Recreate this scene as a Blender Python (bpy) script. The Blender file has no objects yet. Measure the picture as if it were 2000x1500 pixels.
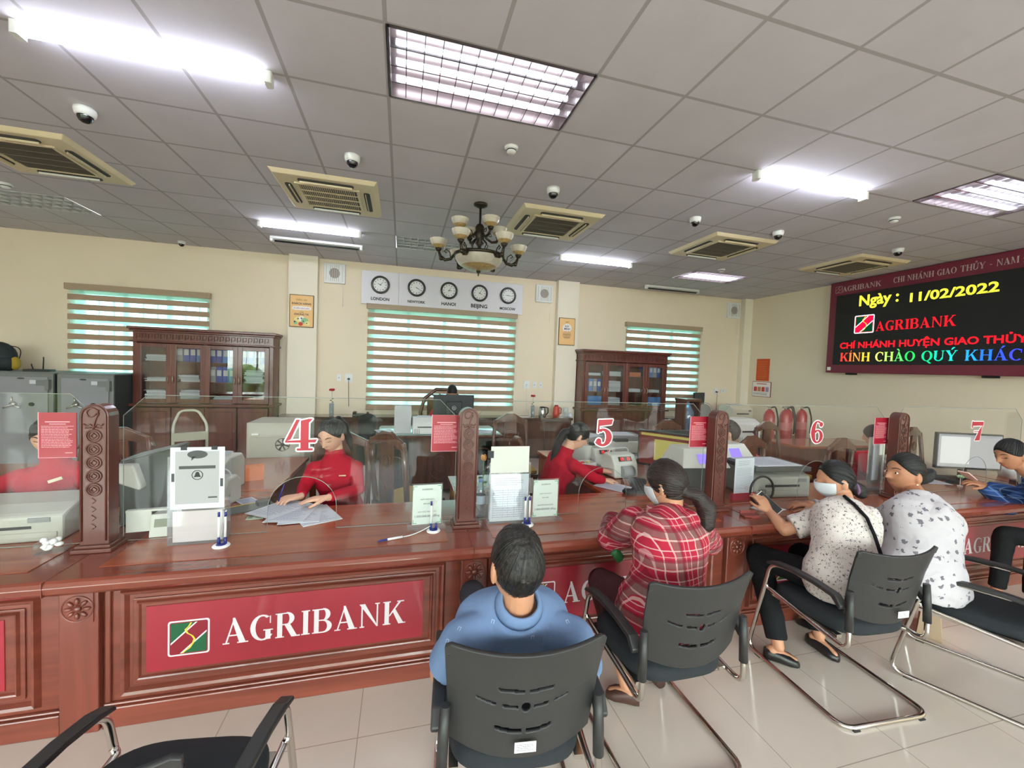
import bpy, bmesh, math, random
from mathutils import Vector, Matrix
PI = math.pi
random.seed(7)
S = bpy.context.scene
COL = S.collection
# ---------------------------------------------------------------- camera
cam_d = bpy.data.cameras.new('camera'); cam = bpy.data.objects.new('camera', cam_d); COL.objects.link(cam)
cam_d.sensor_width = 36.0; cam_d.lens = 36.0 * 799.1 / 2000.0; cam_d.clip_start = .05
YAW, PITCH, ROLL = .2645, -.0389, .0376
cy, sy, cp, sp, cr, sr = math.cos(YAW), math.sin(YAW), math.cos(PITCH), math.sin(PITCH), math.cos(ROLL), math.sin(ROLL)
fw = Vector((sy*cp, cy*cp, sp)); r0 = Vector((cy, -sy, 0)); u0 = r0.cross(fw)
rt = cr*r0 + sr*u0; up = -sr*r0 + cr*u0
cam.matrix_world = Matrix(((rt.x, up.x, -fw.x, .1282), (rt.y, up.y, -fw.y, -2.2783), (rt.z, up.z, -fw.z, 1.665), (0, 0, 0, 1)))
S.camera = cam
# ---------------------------------------------------------------- world, exposure
S.view_settings.view_transform = 'Standard'; S.view_settings.look = 'None'; S.view_settings.gamma = 1.0
S.view_settings.use_curve_mapping = False
S.view_settings.exposure = 1.97
W = bpy.data.worlds.new('World'); S.world = W; W.use_nodes = True
wn = W.node_tree.nodes; wl = W.node_tree.links
bg = wn['Background']; bg.inputs['Strength'].default_value = 5.2
g = wn.new('ShaderNodeNewGeometry'); sx_ = wn.new('ShaderNodeSeparateXYZ'); cr_ = wn.new('ShaderNodeValToRGB'); m_ = wn.new('ShaderNodeMath'); m_.operation = 'MULTIPLY_ADD'
tc = wn.new('ShaderNodeTexCoord'); wl.new(tc.outputs['Generated'], sx_.inputs[0]); wl.new(sx_.outputs['Z'], m_.inputs[0]); m_.inputs[1].default_value = .5; m_.inputs[2].default_value = .5
wl.new(m_.outputs[0], cr_.inputs[0]); e = cr_.color_ramp.elements
e[0].position = .45; e[0].color = (.34, .36, .30, 1); e[1].position = .56; e[1].color = (.92, .98, 1, 1)
wl.new(cr_.outputs[0], bg.inputs['Color'])
TUBE_E = 13.0      # brightness of a lit fluorescent tube
# ---------------------------------------------------------------- materials
MATS = {}
def _m(name):
    m = bpy.data.materials.new(name); m.use_nodes = True
    nt = m.node_tree; b = nt.nodes['Principled BSDF']
    MATS[name] = m
    return m, nt.nodes, nt.links, b
def srgb(r, g_, b_):
    f = lambda c: ((c/255)/12.92 if c/255 <= .04045 else ((c/255+.055)/1.055)**2.4)
    return (f(r), f(g_), f(b_), 1)
def mat(name, col, rough=.5, metal=0, spec=.5, emit=None, es=0, noise=0, nscale=8, bump=0, bscale=60, coat=0, trans=0, alpha=1, sheen=0):
    m, n, l, b = _m(name)
    c = srgb(*col)
    b.inputs['Base Color'].default_value = c
    b.inputs['Roughness'].default_value = rough; b.inputs['Metallic'].default_value = metal
    b.inputs['Specular IOR Level'].default_value = spec
    b.inputs['Coat Weight'].default_value = coat; b.inputs['Coat Roughness'].default_value = .08
    b.inputs['Transmission Weight'].default_value = trans; b.inputs['Alpha'].default_value = alpha
    b.inputs['Sheen Weight'].default_value = sheen
    if emit: b.inputs['Emission Color'].default_value = srgb(*emit); b.inputs['Emission Strength'].default_value = es
    t = n.new('ShaderNodeTexCoord')
    if noise:
        no = n.new('ShaderNodeTexNoise'); no.inputs['Scale'].default_value = nscale; no.inputs['Detail'].default_value = 4
        l.new(t.outputs['Object'], no.inputs['Vector'])
        r = n.new('ShaderNodeValToRGB'); r.color_ramp.elements[0].position = .3; r.color_ramp.elements[1].position = .7
        r.color_ramp.elements[0].color = tuple(x*(1-noise) for x in c[:3])+(1,); r.color_ramp.elements[1].color = tuple(min(1, x*(1+noise)) for x in c[:3])+(1,)
        l.new(no.outputs['Fac'], r.inputs[0]); l.new(r.outputs[0], b.inputs['Base Color'])
    if bump:
        no = n.new('ShaderNodeTexNoise'); no.inputs['Scale'].default_value = bscale; no.inputs['Detail'].default_value = 3
        l.new(t.outputs['Object'], no.inputs['Vector'])
        bu = n.new('ShaderNodeBump'); bu.inputs['Strength'].default_value = bump; bu.inputs['Distance'].default_value = .01
        l.new(no.outputs['Fac'], bu.inputs['Height']); l.new(bu.outputs[0], b.inputs['Normal'])
    return m
def wood(name, c0, c1, rough=.22, axis='X', scale=3.5, coat=.4):
    m, n, l, b = _m(name)
    t = n.new('ShaderNodeTexCoord'); mp = n.new('ShaderNodeMapping'); l.new(t.outputs['Object'], mp.inputs[0])
    mp.inputs['Scale'].default_value = {'X': (.35, 5, 5), 'Y': (5, .35, 5), 'Z': (5, 5, .35)}[axis]
    no = n.new('ShaderNodeTexNoise'); no.inputs['Scale'].default_value = scale; no.inputs['Detail'].default_value = 6; no.inputs['Distortion'].default_value = .35
    l.new(mp.outputs[0], no.inputs['Vector'])
    r = n.new('ShaderNodeValToRGB'); r.color_ramp.elements[0].position = .32; r.color_ramp.elements[1].position = .72
    r.color_ramp.elements[0].color = srgb(*c0); r.color_ramp.elements[1].color = srgb(*c1)
    l.new(no.outputs['Fac'], r.inputs[0]); l.new(r.outputs[0], b.inputs['Base Color'])
    b.inputs['Roughness'].default_value = rough; b.inputs['Coat Weight'].default_value = coat; b.inputs['Coat Roughness'].default_value = .1
    return m
def gridmat(name, base, line, px, py, ox, oy, w, rough=.5, var=0, coat=0, bumpd=.3, spec=.5):
    m, n, l, b = _m(name)
    t = n.new('ShaderNodeTexCoord'); s = n.new('ShaderNodeSeparateXYZ'); l.new(t.outputs['Object'], s.inputs[0])
    outs = []
    cells = []
    for ch, p, o in (('X', px, ox), ('Y', py, oy)):
        a = n.new('ShaderNodeMath'); a.operation = 'SUBTRACT'; l.new(s.outputs[ch], a.inputs[0]); a.inputs[1].default_value = o
        d = n.new('ShaderNodeMath'); d.operation = 'DIVIDE'; l.new(a.outputs[0], d.inputs[0]); d.inputs[1].default_value = p
        f = n.new('ShaderNodeMath'); f.operation = 'ROUND'; l.new(d.outputs[0], f.inputs[0])
        fl = n.new('ShaderNodeMath'); fl.operation = 'FLOOR'; l.new(d.outputs[0], fl.inputs[0]); cells.append(fl)
        e_ = n.new('ShaderNodeMath'); e_.operation = 'SUBTRACT'; l.new(d.outputs[0], e_.inputs[0]); l.new(f.outputs[0], e_.inputs[1])
        ab = n.new('ShaderNodeMath'); ab.operation = 'ABSOLUTE'; l.new(e_.outputs[0], ab.inputs[0])
        lt = n.new('ShaderNodeMath'); lt.operation = 'LESS_THAN'; l.new(ab.outputs[0], lt.inputs[0]); lt.inputs[1].default_value = w/2/p
        outs.append(lt)
    mx = n.new('ShaderNodeMath'); mx.operation = 'MAXIMUM'; l.new(outs[0].outputs[0], mx.inputs[0]); l.new(outs[1].outputs[0], mx.inputs[1])
    cb = n.new('ShaderNodeCombineXYZ'); l.new(cells[0].outputs[0], cb.inputs[0]); l.new(cells[1].outputs[0], cb.inputs[1])
    wn_ = n.new('ShaderNodeTexWhiteNoise'); l.new(cb.outputs[0], wn_.inputs['Vector'])
    mr = n.new('ShaderNodeMapRange'); l.new(wn_.outputs['Value'], mr.inputs[0]); mr.inputs[3].default_value = 1-var; mr.inputs[4].default_value = 1+var
    no = n.new('ShaderNodeTexNoise'); no.inputs['Scale'].default_value = 2.2; no.inputs['Detail'].default_value = 5; l.new(t.outputs['Object'], no.inputs['Vector'])
    mr2 = n.new('ShaderNodeMapRange'); l.new(no.outputs['Fac'], mr2.inputs[0]); mr2.inputs[1].default_value = .3; mr2.inputs[2].default_value = .7; mr2.inputs[3].default_value = .96; mr2.inputs[4].default_value = 1.04
    mm = n.new('ShaderNodeMath'); mm.operation = 'MULTIPLY'; l.new(mr.outputs[0], mm.inputs[0]); l.new(mr2.outputs[0], mm.inputs[1])
    vm = n.new('ShaderNodeVectorMath'); vm.operation = 'SCALE'; vm.inputs[0].default_value = srgb(*base)[:3]; l.new(mm.outputs[0], vm.inputs['Scale'])
    mi = n.new('ShaderNodeMix'); mi.data_type = 'RGBA'; l.new(mx.outputs[0], mi.inputs[0]); l.new(vm.outputs[0], mi.inputs[6]); mi.inputs[7].default_value = srgb(*line)
    l.new(mi.outputs[2], b.inputs['Base Color']); b.inputs['Roughness'].default_value = rough; b.inputs['Coat Weight'].default_value = coat
    b.inputs['Specular IOR Level'].default_value = spec
    bu = n.new('ShaderNodeBump'); bu.inputs['Strength'].default_value = bumpd; bu.inputs['Distance'].default_value = .004; bu.invert = True
    l.new(mx.outputs[0], bu.inputs['Height']); l.new(bu.outputs[0], b.inputs['Normal'])
    return m
def glassmat(name, tint=(1, 1, 1), refl=.08, rough=0.0, haze=0, hazecol=(.8, .82, .8)):
    m = bpy.data.materials.new(name); m.use_nodes = True; n = m.node_tree.nodes; l = m.node_tree.links; n.clear(); MATS[name] = m
    o = n.new('ShaderNodeOutputMaterial'); t = n.new('ShaderNodeBsdfTransparent'); t.inputs[0].default_value = (*tint, 1)
    gl = n.new('ShaderNodeBsdfGlossy'); gl.inputs['Roughness'].default_value = rough
    lw = n.new('ShaderNodeLayerWeight'); lw.inputs[0].default_value = .5
    pw = n.new('ShaderNodeMath'); pw.operation = 'POWER'; l.new(lw.outputs['Facing'], pw.inputs[0]); pw.inputs[1].default_value = 4
    mr = n.new('ShaderNodeMath'); mr.operation = 'MULTIPLY_ADD'; l.new(pw.outputs[0], mr.inputs[0]); mr.inputs[1].default_value = .5; mr.inputs[2].default_value = refl
    mx = n.new('ShaderNodeMixShader'); l.new(mr.outputs[0], mx.inputs[0]); l.new(t.outputs[0], mx.inputs[1]); l.new(gl.outputs[0], mx.inputs[2])
    last = mx
    if haze:
        d = n.new('ShaderNodeBsdfDiffuse'); d.inputs[0].default_value = (*hazecol, 1)
        m2 = n.new('ShaderNodeMixShader'); m2.inputs[0].default_value = haze; l.new(mx.outputs[0], m2.inputs[1]); l.new(d.outputs[0], m2.inputs[2]); last = m2
    l.new(last.outputs[0], o.inputs[0])
    return m
def emis(name, col, st):
    m = bpy.data.materials.new(name); m.use_nodes = True; n = m.node_tree.nodes; l = m.node_tree.links; n.clear(); MATS[name] = m
    o = n.new('ShaderNodeOutputMaterial'); e_ = n.new('ShaderNodeEmission'); e_.inputs[0].default_value = srgb(*col); e_.inputs[1].default_value = st if 'tube' in name else st*.40
    l.new(e_.outputs[0], o.inputs[0]); return m

# ---------------------------------------------------------------- mesh helpers
class MB:
    def __init__(s): s.v = []; s.f = []; s.mi = []; s.cm = 0; s.sm = []; s.smooth = False
    def add(s, vs, fs, sm=None):
        o = len(s.v); s.v += [tuple(v) for v in vs]
        for f in fs: s.f.append([o+i for i in f]); s.mi.append(s.cm); s.sm.append(s.smooth if sm is None else sm)
        return s
    def box(s, x0, x1, y0, y1, z0, z1):
        return s.add([(x0,y0,z0),(x1,y0,z0),(x1,y1,z0),(x0,y1,z0),(x0,y0,z1),(x1,y0,z1),(x1,y1,z1),(x0,y1,z1)],
                     [(0,3,2,1),(4,5,6,7),(0,1,5,4),(1,2,6,5),(2,3,7,6),(3,0,4,7)], False)
    def rbox(s, x0, x1, y0, y1, z0, z1, r=.01, n=3):      # box with rounded vertical edges
        pts = []
        for cx, cy_, a in ((x1-r, y1-r, 0), (x0+r, y1-r, 90), (x0+r, y0+r, 180), (x1-r, y0+r, 270)):
            for k in range(n+1):
                t = math.radians(a+90*k/n); pts.append((cx+r*math.cos(t), cy_+r*math.sin(t)))
        return s.prism(pts, z0, z1)
    def prism(s, pts, z0, z1, M=None, sm=False):
        n = len(pts); vs = [(x, y, z0) for x, y in pts]+[(x, y, z1) for x, y in pts]
        fs = [tuple(range(n))[::-1], tuple(range(n, 2*n))]
        if M: vs = [M @ Vector(v) for v in vs]
        s.add(vs, fs, False)
        o = len(s.v)-2*n
        for i in range(n):
            j = (i+1) % n; s.f.append([o+i, o+j, o+n+j, o+n+i]); s.mi.append(s.cm); s.sm.append(sm)
        return s
    def cyl(s, c, r, h, n=20, axis='Z', r2=None, sm=True):
        r2 = r if r2 is None else r2; vs = []
        for k, (rr, t) in enumerate(((r, 0), (r2, h))):
            for i in range(n):
                a = 2*PI*i/n; x, y = rr*math.cos(a), rr*math.sin(a)
                p = {'Z': (x, y, t), 'Y': (x, t, -y), 'X': (t, x, y)}[axis]
                vs.append((c[0]+p[0], c[1]+p[1], c[2]+p[2]))
        s.add(vs, [tuple(range(n))[::-1], tuple(range(n, 2*n))], False)
        o = len(s.v)-2*n
        for i in range(n):
            j = (i+1) % n; s.f.append([o+i, o+j, o+n+j, o+n+i]); s.mi.append(s.cm); s.sm.append(sm)
        return s
    def lathe(s, prof, n=24, c=(0, 0, 0), sm=True, closed=False):
        vs = []; m = len(prof)
        for i in range(n):
            a = 2*PI*i/n
            for r, z in prof: vs.append((c[0]+r*math.cos(a), c[1]+r*math.sin(a), c[2]+z))
        fs = []
        for i in range(n):
            j = (i+1) % n
            for k in range(m-1 if not closed else m):
                k2 = (k+1) % m
                fs.append((i*m+k, j*m+k, j*m+k2, i*m+k2))
        return s.add(vs, fs, sm)
    def sphere(s, c, r, n=16, m=10, sm=True, M=None):
        rx, ry, rz = (r, r, r) if not hasattr(r, '__len__') else r
        vs = [(0, 0, -1)]
        for j in range(1, m):
            t = -PI/2+PI*j/m
            for i in range(n):
                a = 2*PI*i/n; vs.append((math.cos(t)*math.cos(a), math.cos(t)*math.sin(a), math.sin(t)))
        vs.append((0, 0, 1))
        vs = [Vector((x*rx, y*ry, z*rz)) for x, y, z in vs]
        if M: vs = [M @ v for v in vs]
        vs = [(v[0]+c[0], v[1]+c[1], v[2]+c[2]) for v in vs]
        fs = [(0, 1+(i+1) % n, 1+i) for i in range(n)]
        for j in range(m-2):
            for i in range(n):
                a = 1+j*n+i; b_ = 1+j*n+(i+1) % n; fs.append((a, b_, b_+n, a+n))
        L = 1+(m-1)*n
        fs += [(L, L-n+i, L-n+(i+1) % n) for i in range(n)]
        return s.add(vs, fs, sm)
    def tube(s, pts, r, n=8, closed=False, caps=True, sm=True):
        pts = [Vector(p) for p in pts]; m = len(pts)
        rs = r if hasattr(r, '__len__') else [r]*m
        ref = None; rings = []
        for i, p in enumerate(pts):
            if closed: t = pts[(i+1) % m]-pts[i-1]
            else: t = pts[min(i+1, m-1)]-pts[max(i-1, 0)]
            t.normalize()
            if ref is None: ref = t.orthogonal().normalized()
            ref = (ref-t*ref.dot(t))
            if ref.length < 1e-5: ref = t.orthogonal()
            ref.normalize(); b_ = t.cross(ref)
            rings.append([p+(ref*math.cos(2*PI*k/n)+b_*math.sin(2*PI*k/n))*rs[i] for k in range(n)])
        o = len(s.v)
        for rg in rings: s.v += [tuple(v) for v in rg]
        for i in range(m if closed else m-1):
            i2 = (i+1) % m
            for k in range(n):
                k2 = (k+1) % n; s.f.append([o+i*n+k, o+i*n+k2, o+i2*n+k2, o+i2*n+k]); s.mi.append(s.cm); s.sm.append(sm)
        if caps and not closed:
            s.f.append([o+k for k in range(n)][::-1]); s.mi.append(s.cm); s.sm.append(False)
            s.f.append([o+(m-1)*n+k for k in range(n)]); s.mi.append(s.cm); s.sm.append(False)
        return s
    def quad(s, a, b_, c, d): return s.add([a, b_, c, d], [(0, 1, 2, 3)], False)
    def xf(s, M, start=0):
        for i in range(start, len(s.v)): s.v[i] = tuple(M @ Vector(s.v[i]))
        return s
    def build(s, name, mats, parent=None, loc=None, rz=0, bevel=0, label=None):
        me = bpy.data.meshes.new(name); me.from_pydata(s.v, [], s.f)
        for m in (mats if isinstance(mats, (list, tuple)) else [mats]): me.materials.append(m)
        for p, mi, sm in zip(me.polygons, s.mi, s.sm): p.material_index = mi; p.use_smooth = sm
        me.update()
        o = bpy.data.objects.new(name, me); COL.objects.link(o)
        if parent: o.parent = parent
        if loc: o.location = loc
        o.rotation_euler.z = rz
        if bevel:
            b_ = o.modifiers.new('bevel', 'BEVEL'); b_.width = bevel; b_.segments = 2; b_.limit_method = 'ANGLE'; b_.angle_limit = .6
        if label: o['label'] = label
        return o
def tag(o, label, cat, group=None, kind=None):
    if label: o['label'] = label
    if cat: o['category'] = cat
    if group: o['group'] = group
    if kind: o['kind'] = kind
    return o
def struct(o): o['kind'] = 'structure'; return o
def thing(name, label, cat, loc=(0, 0, 0), rz=0, group=None):
    o = bpy.data.objects.new(name, None); COL.objects.link(o); o.empty_display_size = .1
    o.location = loc; o.rotation_euler = (0, 0, rz)
    return tag(o, label, cat, group)
def dup(root, loc, rz=None, label=None, group=None):
    r = root.copy(); COL.objects.link(r); r.location = loc
    if rz is not None: r.rotation_euler = (0, 0, rz)
    if label: r['label'] = label
    if group: r['group'] = group
    for ch in list(root.children):
        c = ch.copy(); COL.objects.link(c); c.parent = r
        for g_ in list(ch.children):
            d = g_.copy(); COL.objects.link(d); d.parent = c
    return r
def bez(p0, p1, p2, n=8):
    p0, p1, p2 = map(Vector, (p0, p1, p2))
    return [p0*(1-t)**2+p1*2*t*(1-t)+p2*t*t for t in [i/n for i in range(n+1)]]
def rpath(pts, r, n=5):                     # polyline with rounded corners
    pts = [Vector(p) for p in pts]; out = [pts[0]]
    for i in range(1, len(pts)-1):
        a, b_, c = pts[i-1], pts[i], pts[i+1]
        ra = min(r, (a-b_).length*.49, (c-b_).length*.49)
        out += bez(b_+(a-b_).normalized()*ra, b_, b_+(c-b_).normalized()*ra, n)
    out.append(pts[-1]); return out
def frame_M(origin, xdir, ydir):            # plane frame: local x,y on the plane, z = normal
    x = Vector(xdir).normalized(); y = Vector(ydir).normalized(); z = x.cross(y)
    return Matrix(((x.x, y.x, z.x, origin[0]), (x.y, y.y, z.y, origin[1]), (x.z, y.z, z.z, origin[2]), (0, 0, 0, 1)))
def text_obj(name, txt, size, m, parent=None, loc=(0, 0, 0), rot=(PI/2, 0, 0), ext=.0006, off=0, align='CENTER', width=None, shear=0, spacing=1, height=None):
    c = bpy.data.curves.new(name, 'FONT'); c.body = txt; c.size = size; c.extrude = ext; c.offset = off; c.align_x = align; c.shear = shear; c.space_character = spacing; c.resolution_u = 3
    t = bpy.data.objects.new(name, c); COL.objects.link(t)
    dg = bpy.context.evaluated_depsgraph_get(); me = bpy.data.meshes.new_from_object(t.evaluated_get(dg))
    bpy.data.objects.remove(t); me.materials.clear(); me.materials.append(m)
    xs = [v.co.x for v in me.vertices]; ys = [v.co.y for v in me.vertices]
    if xs and width:
        k = width/(max(xs)-min(xs)); ky = (height/(max(ys)-min(ys))) if height else k
        for v in me.vertices: v.co.x *= k; v.co.y *= ky
    o = bpy.data.objects.new(name, me); COL.objects.link(o); o.parent = parent; o.location = loc; o.rotation_euler = rot
    return o
# serif capitals drawn as flat outlines (cap height 1)
def _arc(cx, cy_, rx, ry, a0, a1, tx, ty, n=14):
    # crescent ring: outer rx,ry ; inner rx-tx, ry-ty
    out = []; inn = []
    for k in range(n+1):
        a = math.radians(a0+(a1-a0)*k/n); c, s_ = math.cos(a), math.sin(a)
        out.append((cx+rx*c, cy_+ry*s_)); inn.append((cx+(rx-tx)*c, cy_+(ry-ty)*s_))
    return [[out[i], out[i+1], inn[i+1], inn[i]] for i in range(n)]
def _r(x0, x1, y0, y1): return [(x0, y0), (x1, y0), (x1, y1), (x0, y1)]
def glyph(ch, St=.19, Th=.05, Se=.045, sx=.07):
    P = []
    def stem(x, y0=0, y1=1, w=None, serif=(1, 1)):
        w = w or St; P.append(_r(x, x+w, y0, y1))
        if serif[0]: P.append(_r(x-sx, x+w+sx, y0, y0+Se))
        if serif[1]: P.append(_r(x-sx, x+w+sx, y1-Se, y1))
    W_ = .8
    if ch == 'A':
        P += [[(.08, 0), (.08+Th*1.2, 0), (.42, .93), (.40, 1.02)], [(.36, 1.02), (.44, 1.02), (.84, 0), (.84-St*1.25, 0), (.355, .84)], _r(.2, .62, .3, .3+Th), _r(0, .24, 0, Se), _r(.52, .92, 0, Se)]; W_ = .9
    elif ch == 'G':
        P += _arc(.45, .5, .45, .52, 55, 300, St, Th*1.2); P += [_r(.56, .56+St, .02, .42), _r(.48, .84, .42-Se, .42)]; P += _arc(.45, .5, .45, .52, 300, 325, St, Th*1.5); P += [[(.72, .95), (.76, .95), (.76, .66), (.72, .66)]]; W_ = .84
    elif ch in 'RBKDHNIUMTYĐEVPLF':
        if ch == 'I': stem(.07); W_ = .07+St+.07
        if ch in 'RBDPĐ': stem(.07)
        if ch in 'RBP':
            P += [_r(.2, .45, 1-Se, 1), _r(.2, .45, .5, .5+Th)]; P += _arc(.42, .76, .3, .24+Th/2, -90, 90, St, Th); W_ = .78
        if ch == 'R': P += [[(.34, .52), (.56, .52), (.84, 0), (.84-St*1.2, 0)], _r(.7, .94, 0, Se)]; W_ = .9
        if ch == 'B': P += [_r(.2, .45, 0, Se)]; P += _arc(.44, .27, .34, .27, -90, 90, St, Th); W_ = .8
        if ch in 'DĐ': P += [_r(.2, .42, 0, Th), _r(.2, .42, 1-Th, 1)]; P += _arc(.4, .5, .46, .5, -90, 90, St, Th); W_ = .88
        if ch == 'Đ': P += [_r(-.05, .45, .47, .47+Th*1.3)]
        if ch == 'K': stem(.07); P += [[(.24, .36), (.3, .36), (.78, .97), (.68, .97)], [(.4, .58), (.52, .66), (.9, 0), (.9-St*1.2, 0)], _r(.74, .98, 0, Se), _r(.6, .9, 1-Se, 1)]; W_ = .95
        if ch == 'H': stem(.07); stem(.65); P += [_r(.2, .7, .48, .48+Th)]; W_ = .91
        if ch == 'N': stem(.1, w=Th*1.2); P += [[(.02, 1), (.02+St*1.2, 1), (.8, 0), (.74, 0)]]; stem(.74, w=Th*1.2, serif=(0, 1)); W_ = .92
        if ch == 'M': stem(.1, w=Th*1.2); P += [[(.04, 1), (.04+St*1.2, 1), (.56, .05), (.5, 0)], [(.5, 0), (.56, .05), (.86, 1), (.9, 1)]]; stem(.84); W_ = 1.1
        if ch == 'T': stem(.36, serif=(1, 0)); P += [_r(.04, .87, 1-Se, 1), _r(.04, .09, .74, 1), _r(.82, .87, .74, 1)]; W_ = .9
        if ch == 'U':
            P += [_r(.07, .07+St, .3, 1), _r(0, .33, 1-Se, 1), _r(.72, .72+Th*1.2, .3, 1), _r(.63, .88, 1-Se, 1)]; P += _arc(.42, .32, .36, .34, 180, 360, St*.7, Th*1.4); W_ = .88
        if ch == 'Y': P += [[(.04, 1), (.04+St*1.2, 1), (.52, .45), (.38, .4)], [(.84, 1), (.78, 1), (.47, .42), (.52, .4)], _r(.35, .35+St, 0, .48), _r(.26, .64, 0, Se), _r(0, .34, 1-Se, 1), _r(.68, .92, 1-Se, 1)]; W_ = .92
        if ch == 'E': stem(.07); P += [_r(.2, .7, 0, Th), _r(.2, .7, 1-Th, 1), _r(.2, .55, .48, .48+Th), _r(.65, .7, 0, .26), _r(.65, .7, .76, 1)]; W_ = .78
    elif ch in 'OQ':
        P += _arc(.46, .5, .46, .52, 0, 360, St, Th, 24); W_ = .92
        if ch == 'Q': P += [[(.4, .02), (.56, .02), (.86, -.25), (.7, -.27)]]
    elif ch == 'C':
        P += _arc(.46, .5, .46, .52, 50, 310, St, Th*1.3, 20); P += [[(.72, .97), (.77, .97), (.77, .66), (.72, .66)]]; W_ = .82
    elif ch == '-': P += [_r(.05, .4, .36, .45)]; W_ = .45
    elif ch == ' ': W_ = .4
    return P, W_
ACC = {'Í': ('I', '/'), 'Á': ('A', '/'), 'À': ('A', '\\'), 'Ủ': ('U', '?'), 'Ý': ('Y', '/'), 'Ị': ('I', '.')}
def serif_word(name, txt, width, height, m, parent, origin, xdir=(1, 0, 0), ydir=(0, 0, 1), gap=.09, depth=.002, kern=None, **kw):
    mb = MB(); x = 0; items = []
    for ch in txt:
        b_, acc = ACC.get(ch, (ch, None))
        P, w = glyph(b_, **kw); items.append((P, x, w, acc)); x += w+gap
    x -= gap; kx = width/x
    M = frame_M(origin, xdir, ydir)
    mats = m if isinstance(m, list) else [m]
    for i, (P, x0, w, acc) in enumerate(items):
        mb.cm = min(i, len(mats)-1) if len(mats) > 1 else 0
        if acc == '/': P = P+[[(w*.45, 1.08), (w*.55, 1.08), (w*.8, 1.3), (w*.6, 1.3)]]
        if acc == '\\': P = P+[[(w*.45, 1.08), (w*.55, 1.08), (w*.4, 1.3), (w*.2, 1.3)]]
        if acc == '?': P = P+[_r(w*.45, w*.53, 1.06, 1.18), _r(w*.45, w*.7, 1.16, 1.22), _r(w*.62, w*.7, 1.2, 1.33), _r(w*.4, w*.7, 1.3, 1.36)]
        if acc == '.': P = P+[_r(w*.4, w*.65, -.28, -.12)]
        for k, poly in enumerate(P):
            mb.prism([((x0+px)*kx, py*height) for px, py in poly], 0, depth+.00003*k, M=M)
    return mb.build(name, mats, parent)

# ---------------------------------------------------------------- room shell
XL, XR, YB, YF, H = -7.8, 7.71, 5.39, -6.9, 3.407
wall_m = mat('wall_paint', (238, 222, 198), .75, bump=.05, bscale=30, noise=.02, nscale=1.2, spec=.25)
pil_m = mat('pillar_paint', (241, 231, 212), .7, spec=.25)
ceil_m = gridmat('ceiling_tile', (204, 199, 205), (168, 163, 164), .6, .6, 0, 0, .022, .9, .02, 0, .35, .2)
floor_m = gridmat('floor_tile', (206, 193, 182), (160, 146, 136), .6, .6, -.018, -.423, .004, .1, .015, 0, .12, .5)
white_m = mat('white_plastic', (232, 232, 230), .4)
m = MB().box(XL-.2, XR+.2, YF-.2, YB+.2, -.2, 0).build('floor', floor_m); struct(m)
LAMPS = [(0, 0, 1), (8, 0, 1), (0, 6, 0), (8, 6, 1), (-8, 6, 0), (-8, 0, 1), (0, -6, 1), (8, -6, 1), (-8, -6, 1)]   # ceiling cell of each louvre light
holes = set()
for i, j, _ in LAMPS: holes |= {(i, j), (i+1, j)}
mb = MB()
for i in range(-13, 14):
    for j in range(-12, 10):
        if (i, j) in holes: continue
        x0, x1, y0, y1 = max(XL-.1, i*.6), min(XR+.1, i*.6+.6), max(YF-.1, j*.6), min(YB+.1, j*.6+.6)
        if x1 > x0 and y1 > y0: mb.quad((x0, y0, H), (x0, y1, H), (x1, y1, H), (x1, y0, H))
mb.box(XL-.1, XR+.1, YF-.1, YB+.1, H+.3, H+.35)
struct(mb.build('ceiling', ceil_m))
WIN = [(-4.62, -2.9, .9, 2.6), (-.42, 2.18, .86, 2.62), (4.66, 6.38, .9, 2.64)]
def wall_with_holes(name, x0, x1, ya, yb, z1, wins, m):
    mb = MB(); x = x0
    for a, b_, c, d in wins:
        mb.box(x, a, ya, yb, 0, z1); mb.box(a, b_, ya, yb, 0, c); mb.box(a, b_, ya, yb, d, z1); x = b_
    mb.box(x, x1, ya, yb, 0, z1); return struct(mb.build(name, m))
wall_with_holes('wall_back', XL-.2, XR+.2, YB, YB+.2, H, WIN, wall_m)
FW = [(-6.8, -3.4, .1, 2.9), (-2.9, 2.9, .05, 2.9), (3.4, 6.8, .1, 2.9)]
wall_with_holes('wall_front', XL-.2, XR+.2, YF-.2, YF, H, FW, wall_m)
struct(MB().box(XL-.2, XL, YF-.2, YB+.2, 0, H).build('wall_left', wall_m))
struct(MB().box(XR, XR+.2, YF-.2, YB+.2, 0, H).build('wall_right', wall_m))
for k, (a, b_, y) in enumerate(((-1.71, -1.27, 5.26), (3.04, 3.48, 5.26), (7.5, 7.71, 5.26))):
    struct(MB().box(a, b_, y, YB+.01, 0, H).build('trim_%d' % (k+1), pil_m))
skirt_m = mat('skirting', (120, 70, 50), .35)
struct(MB().box(XL, XR, YB-.015, YB, 0, .1).build('baseboard_back', skirt_m))
struct(MB().box(XR-.015, XR, YF, YB, 0, .1).build('baseboard_right', skirt_m))
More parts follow.
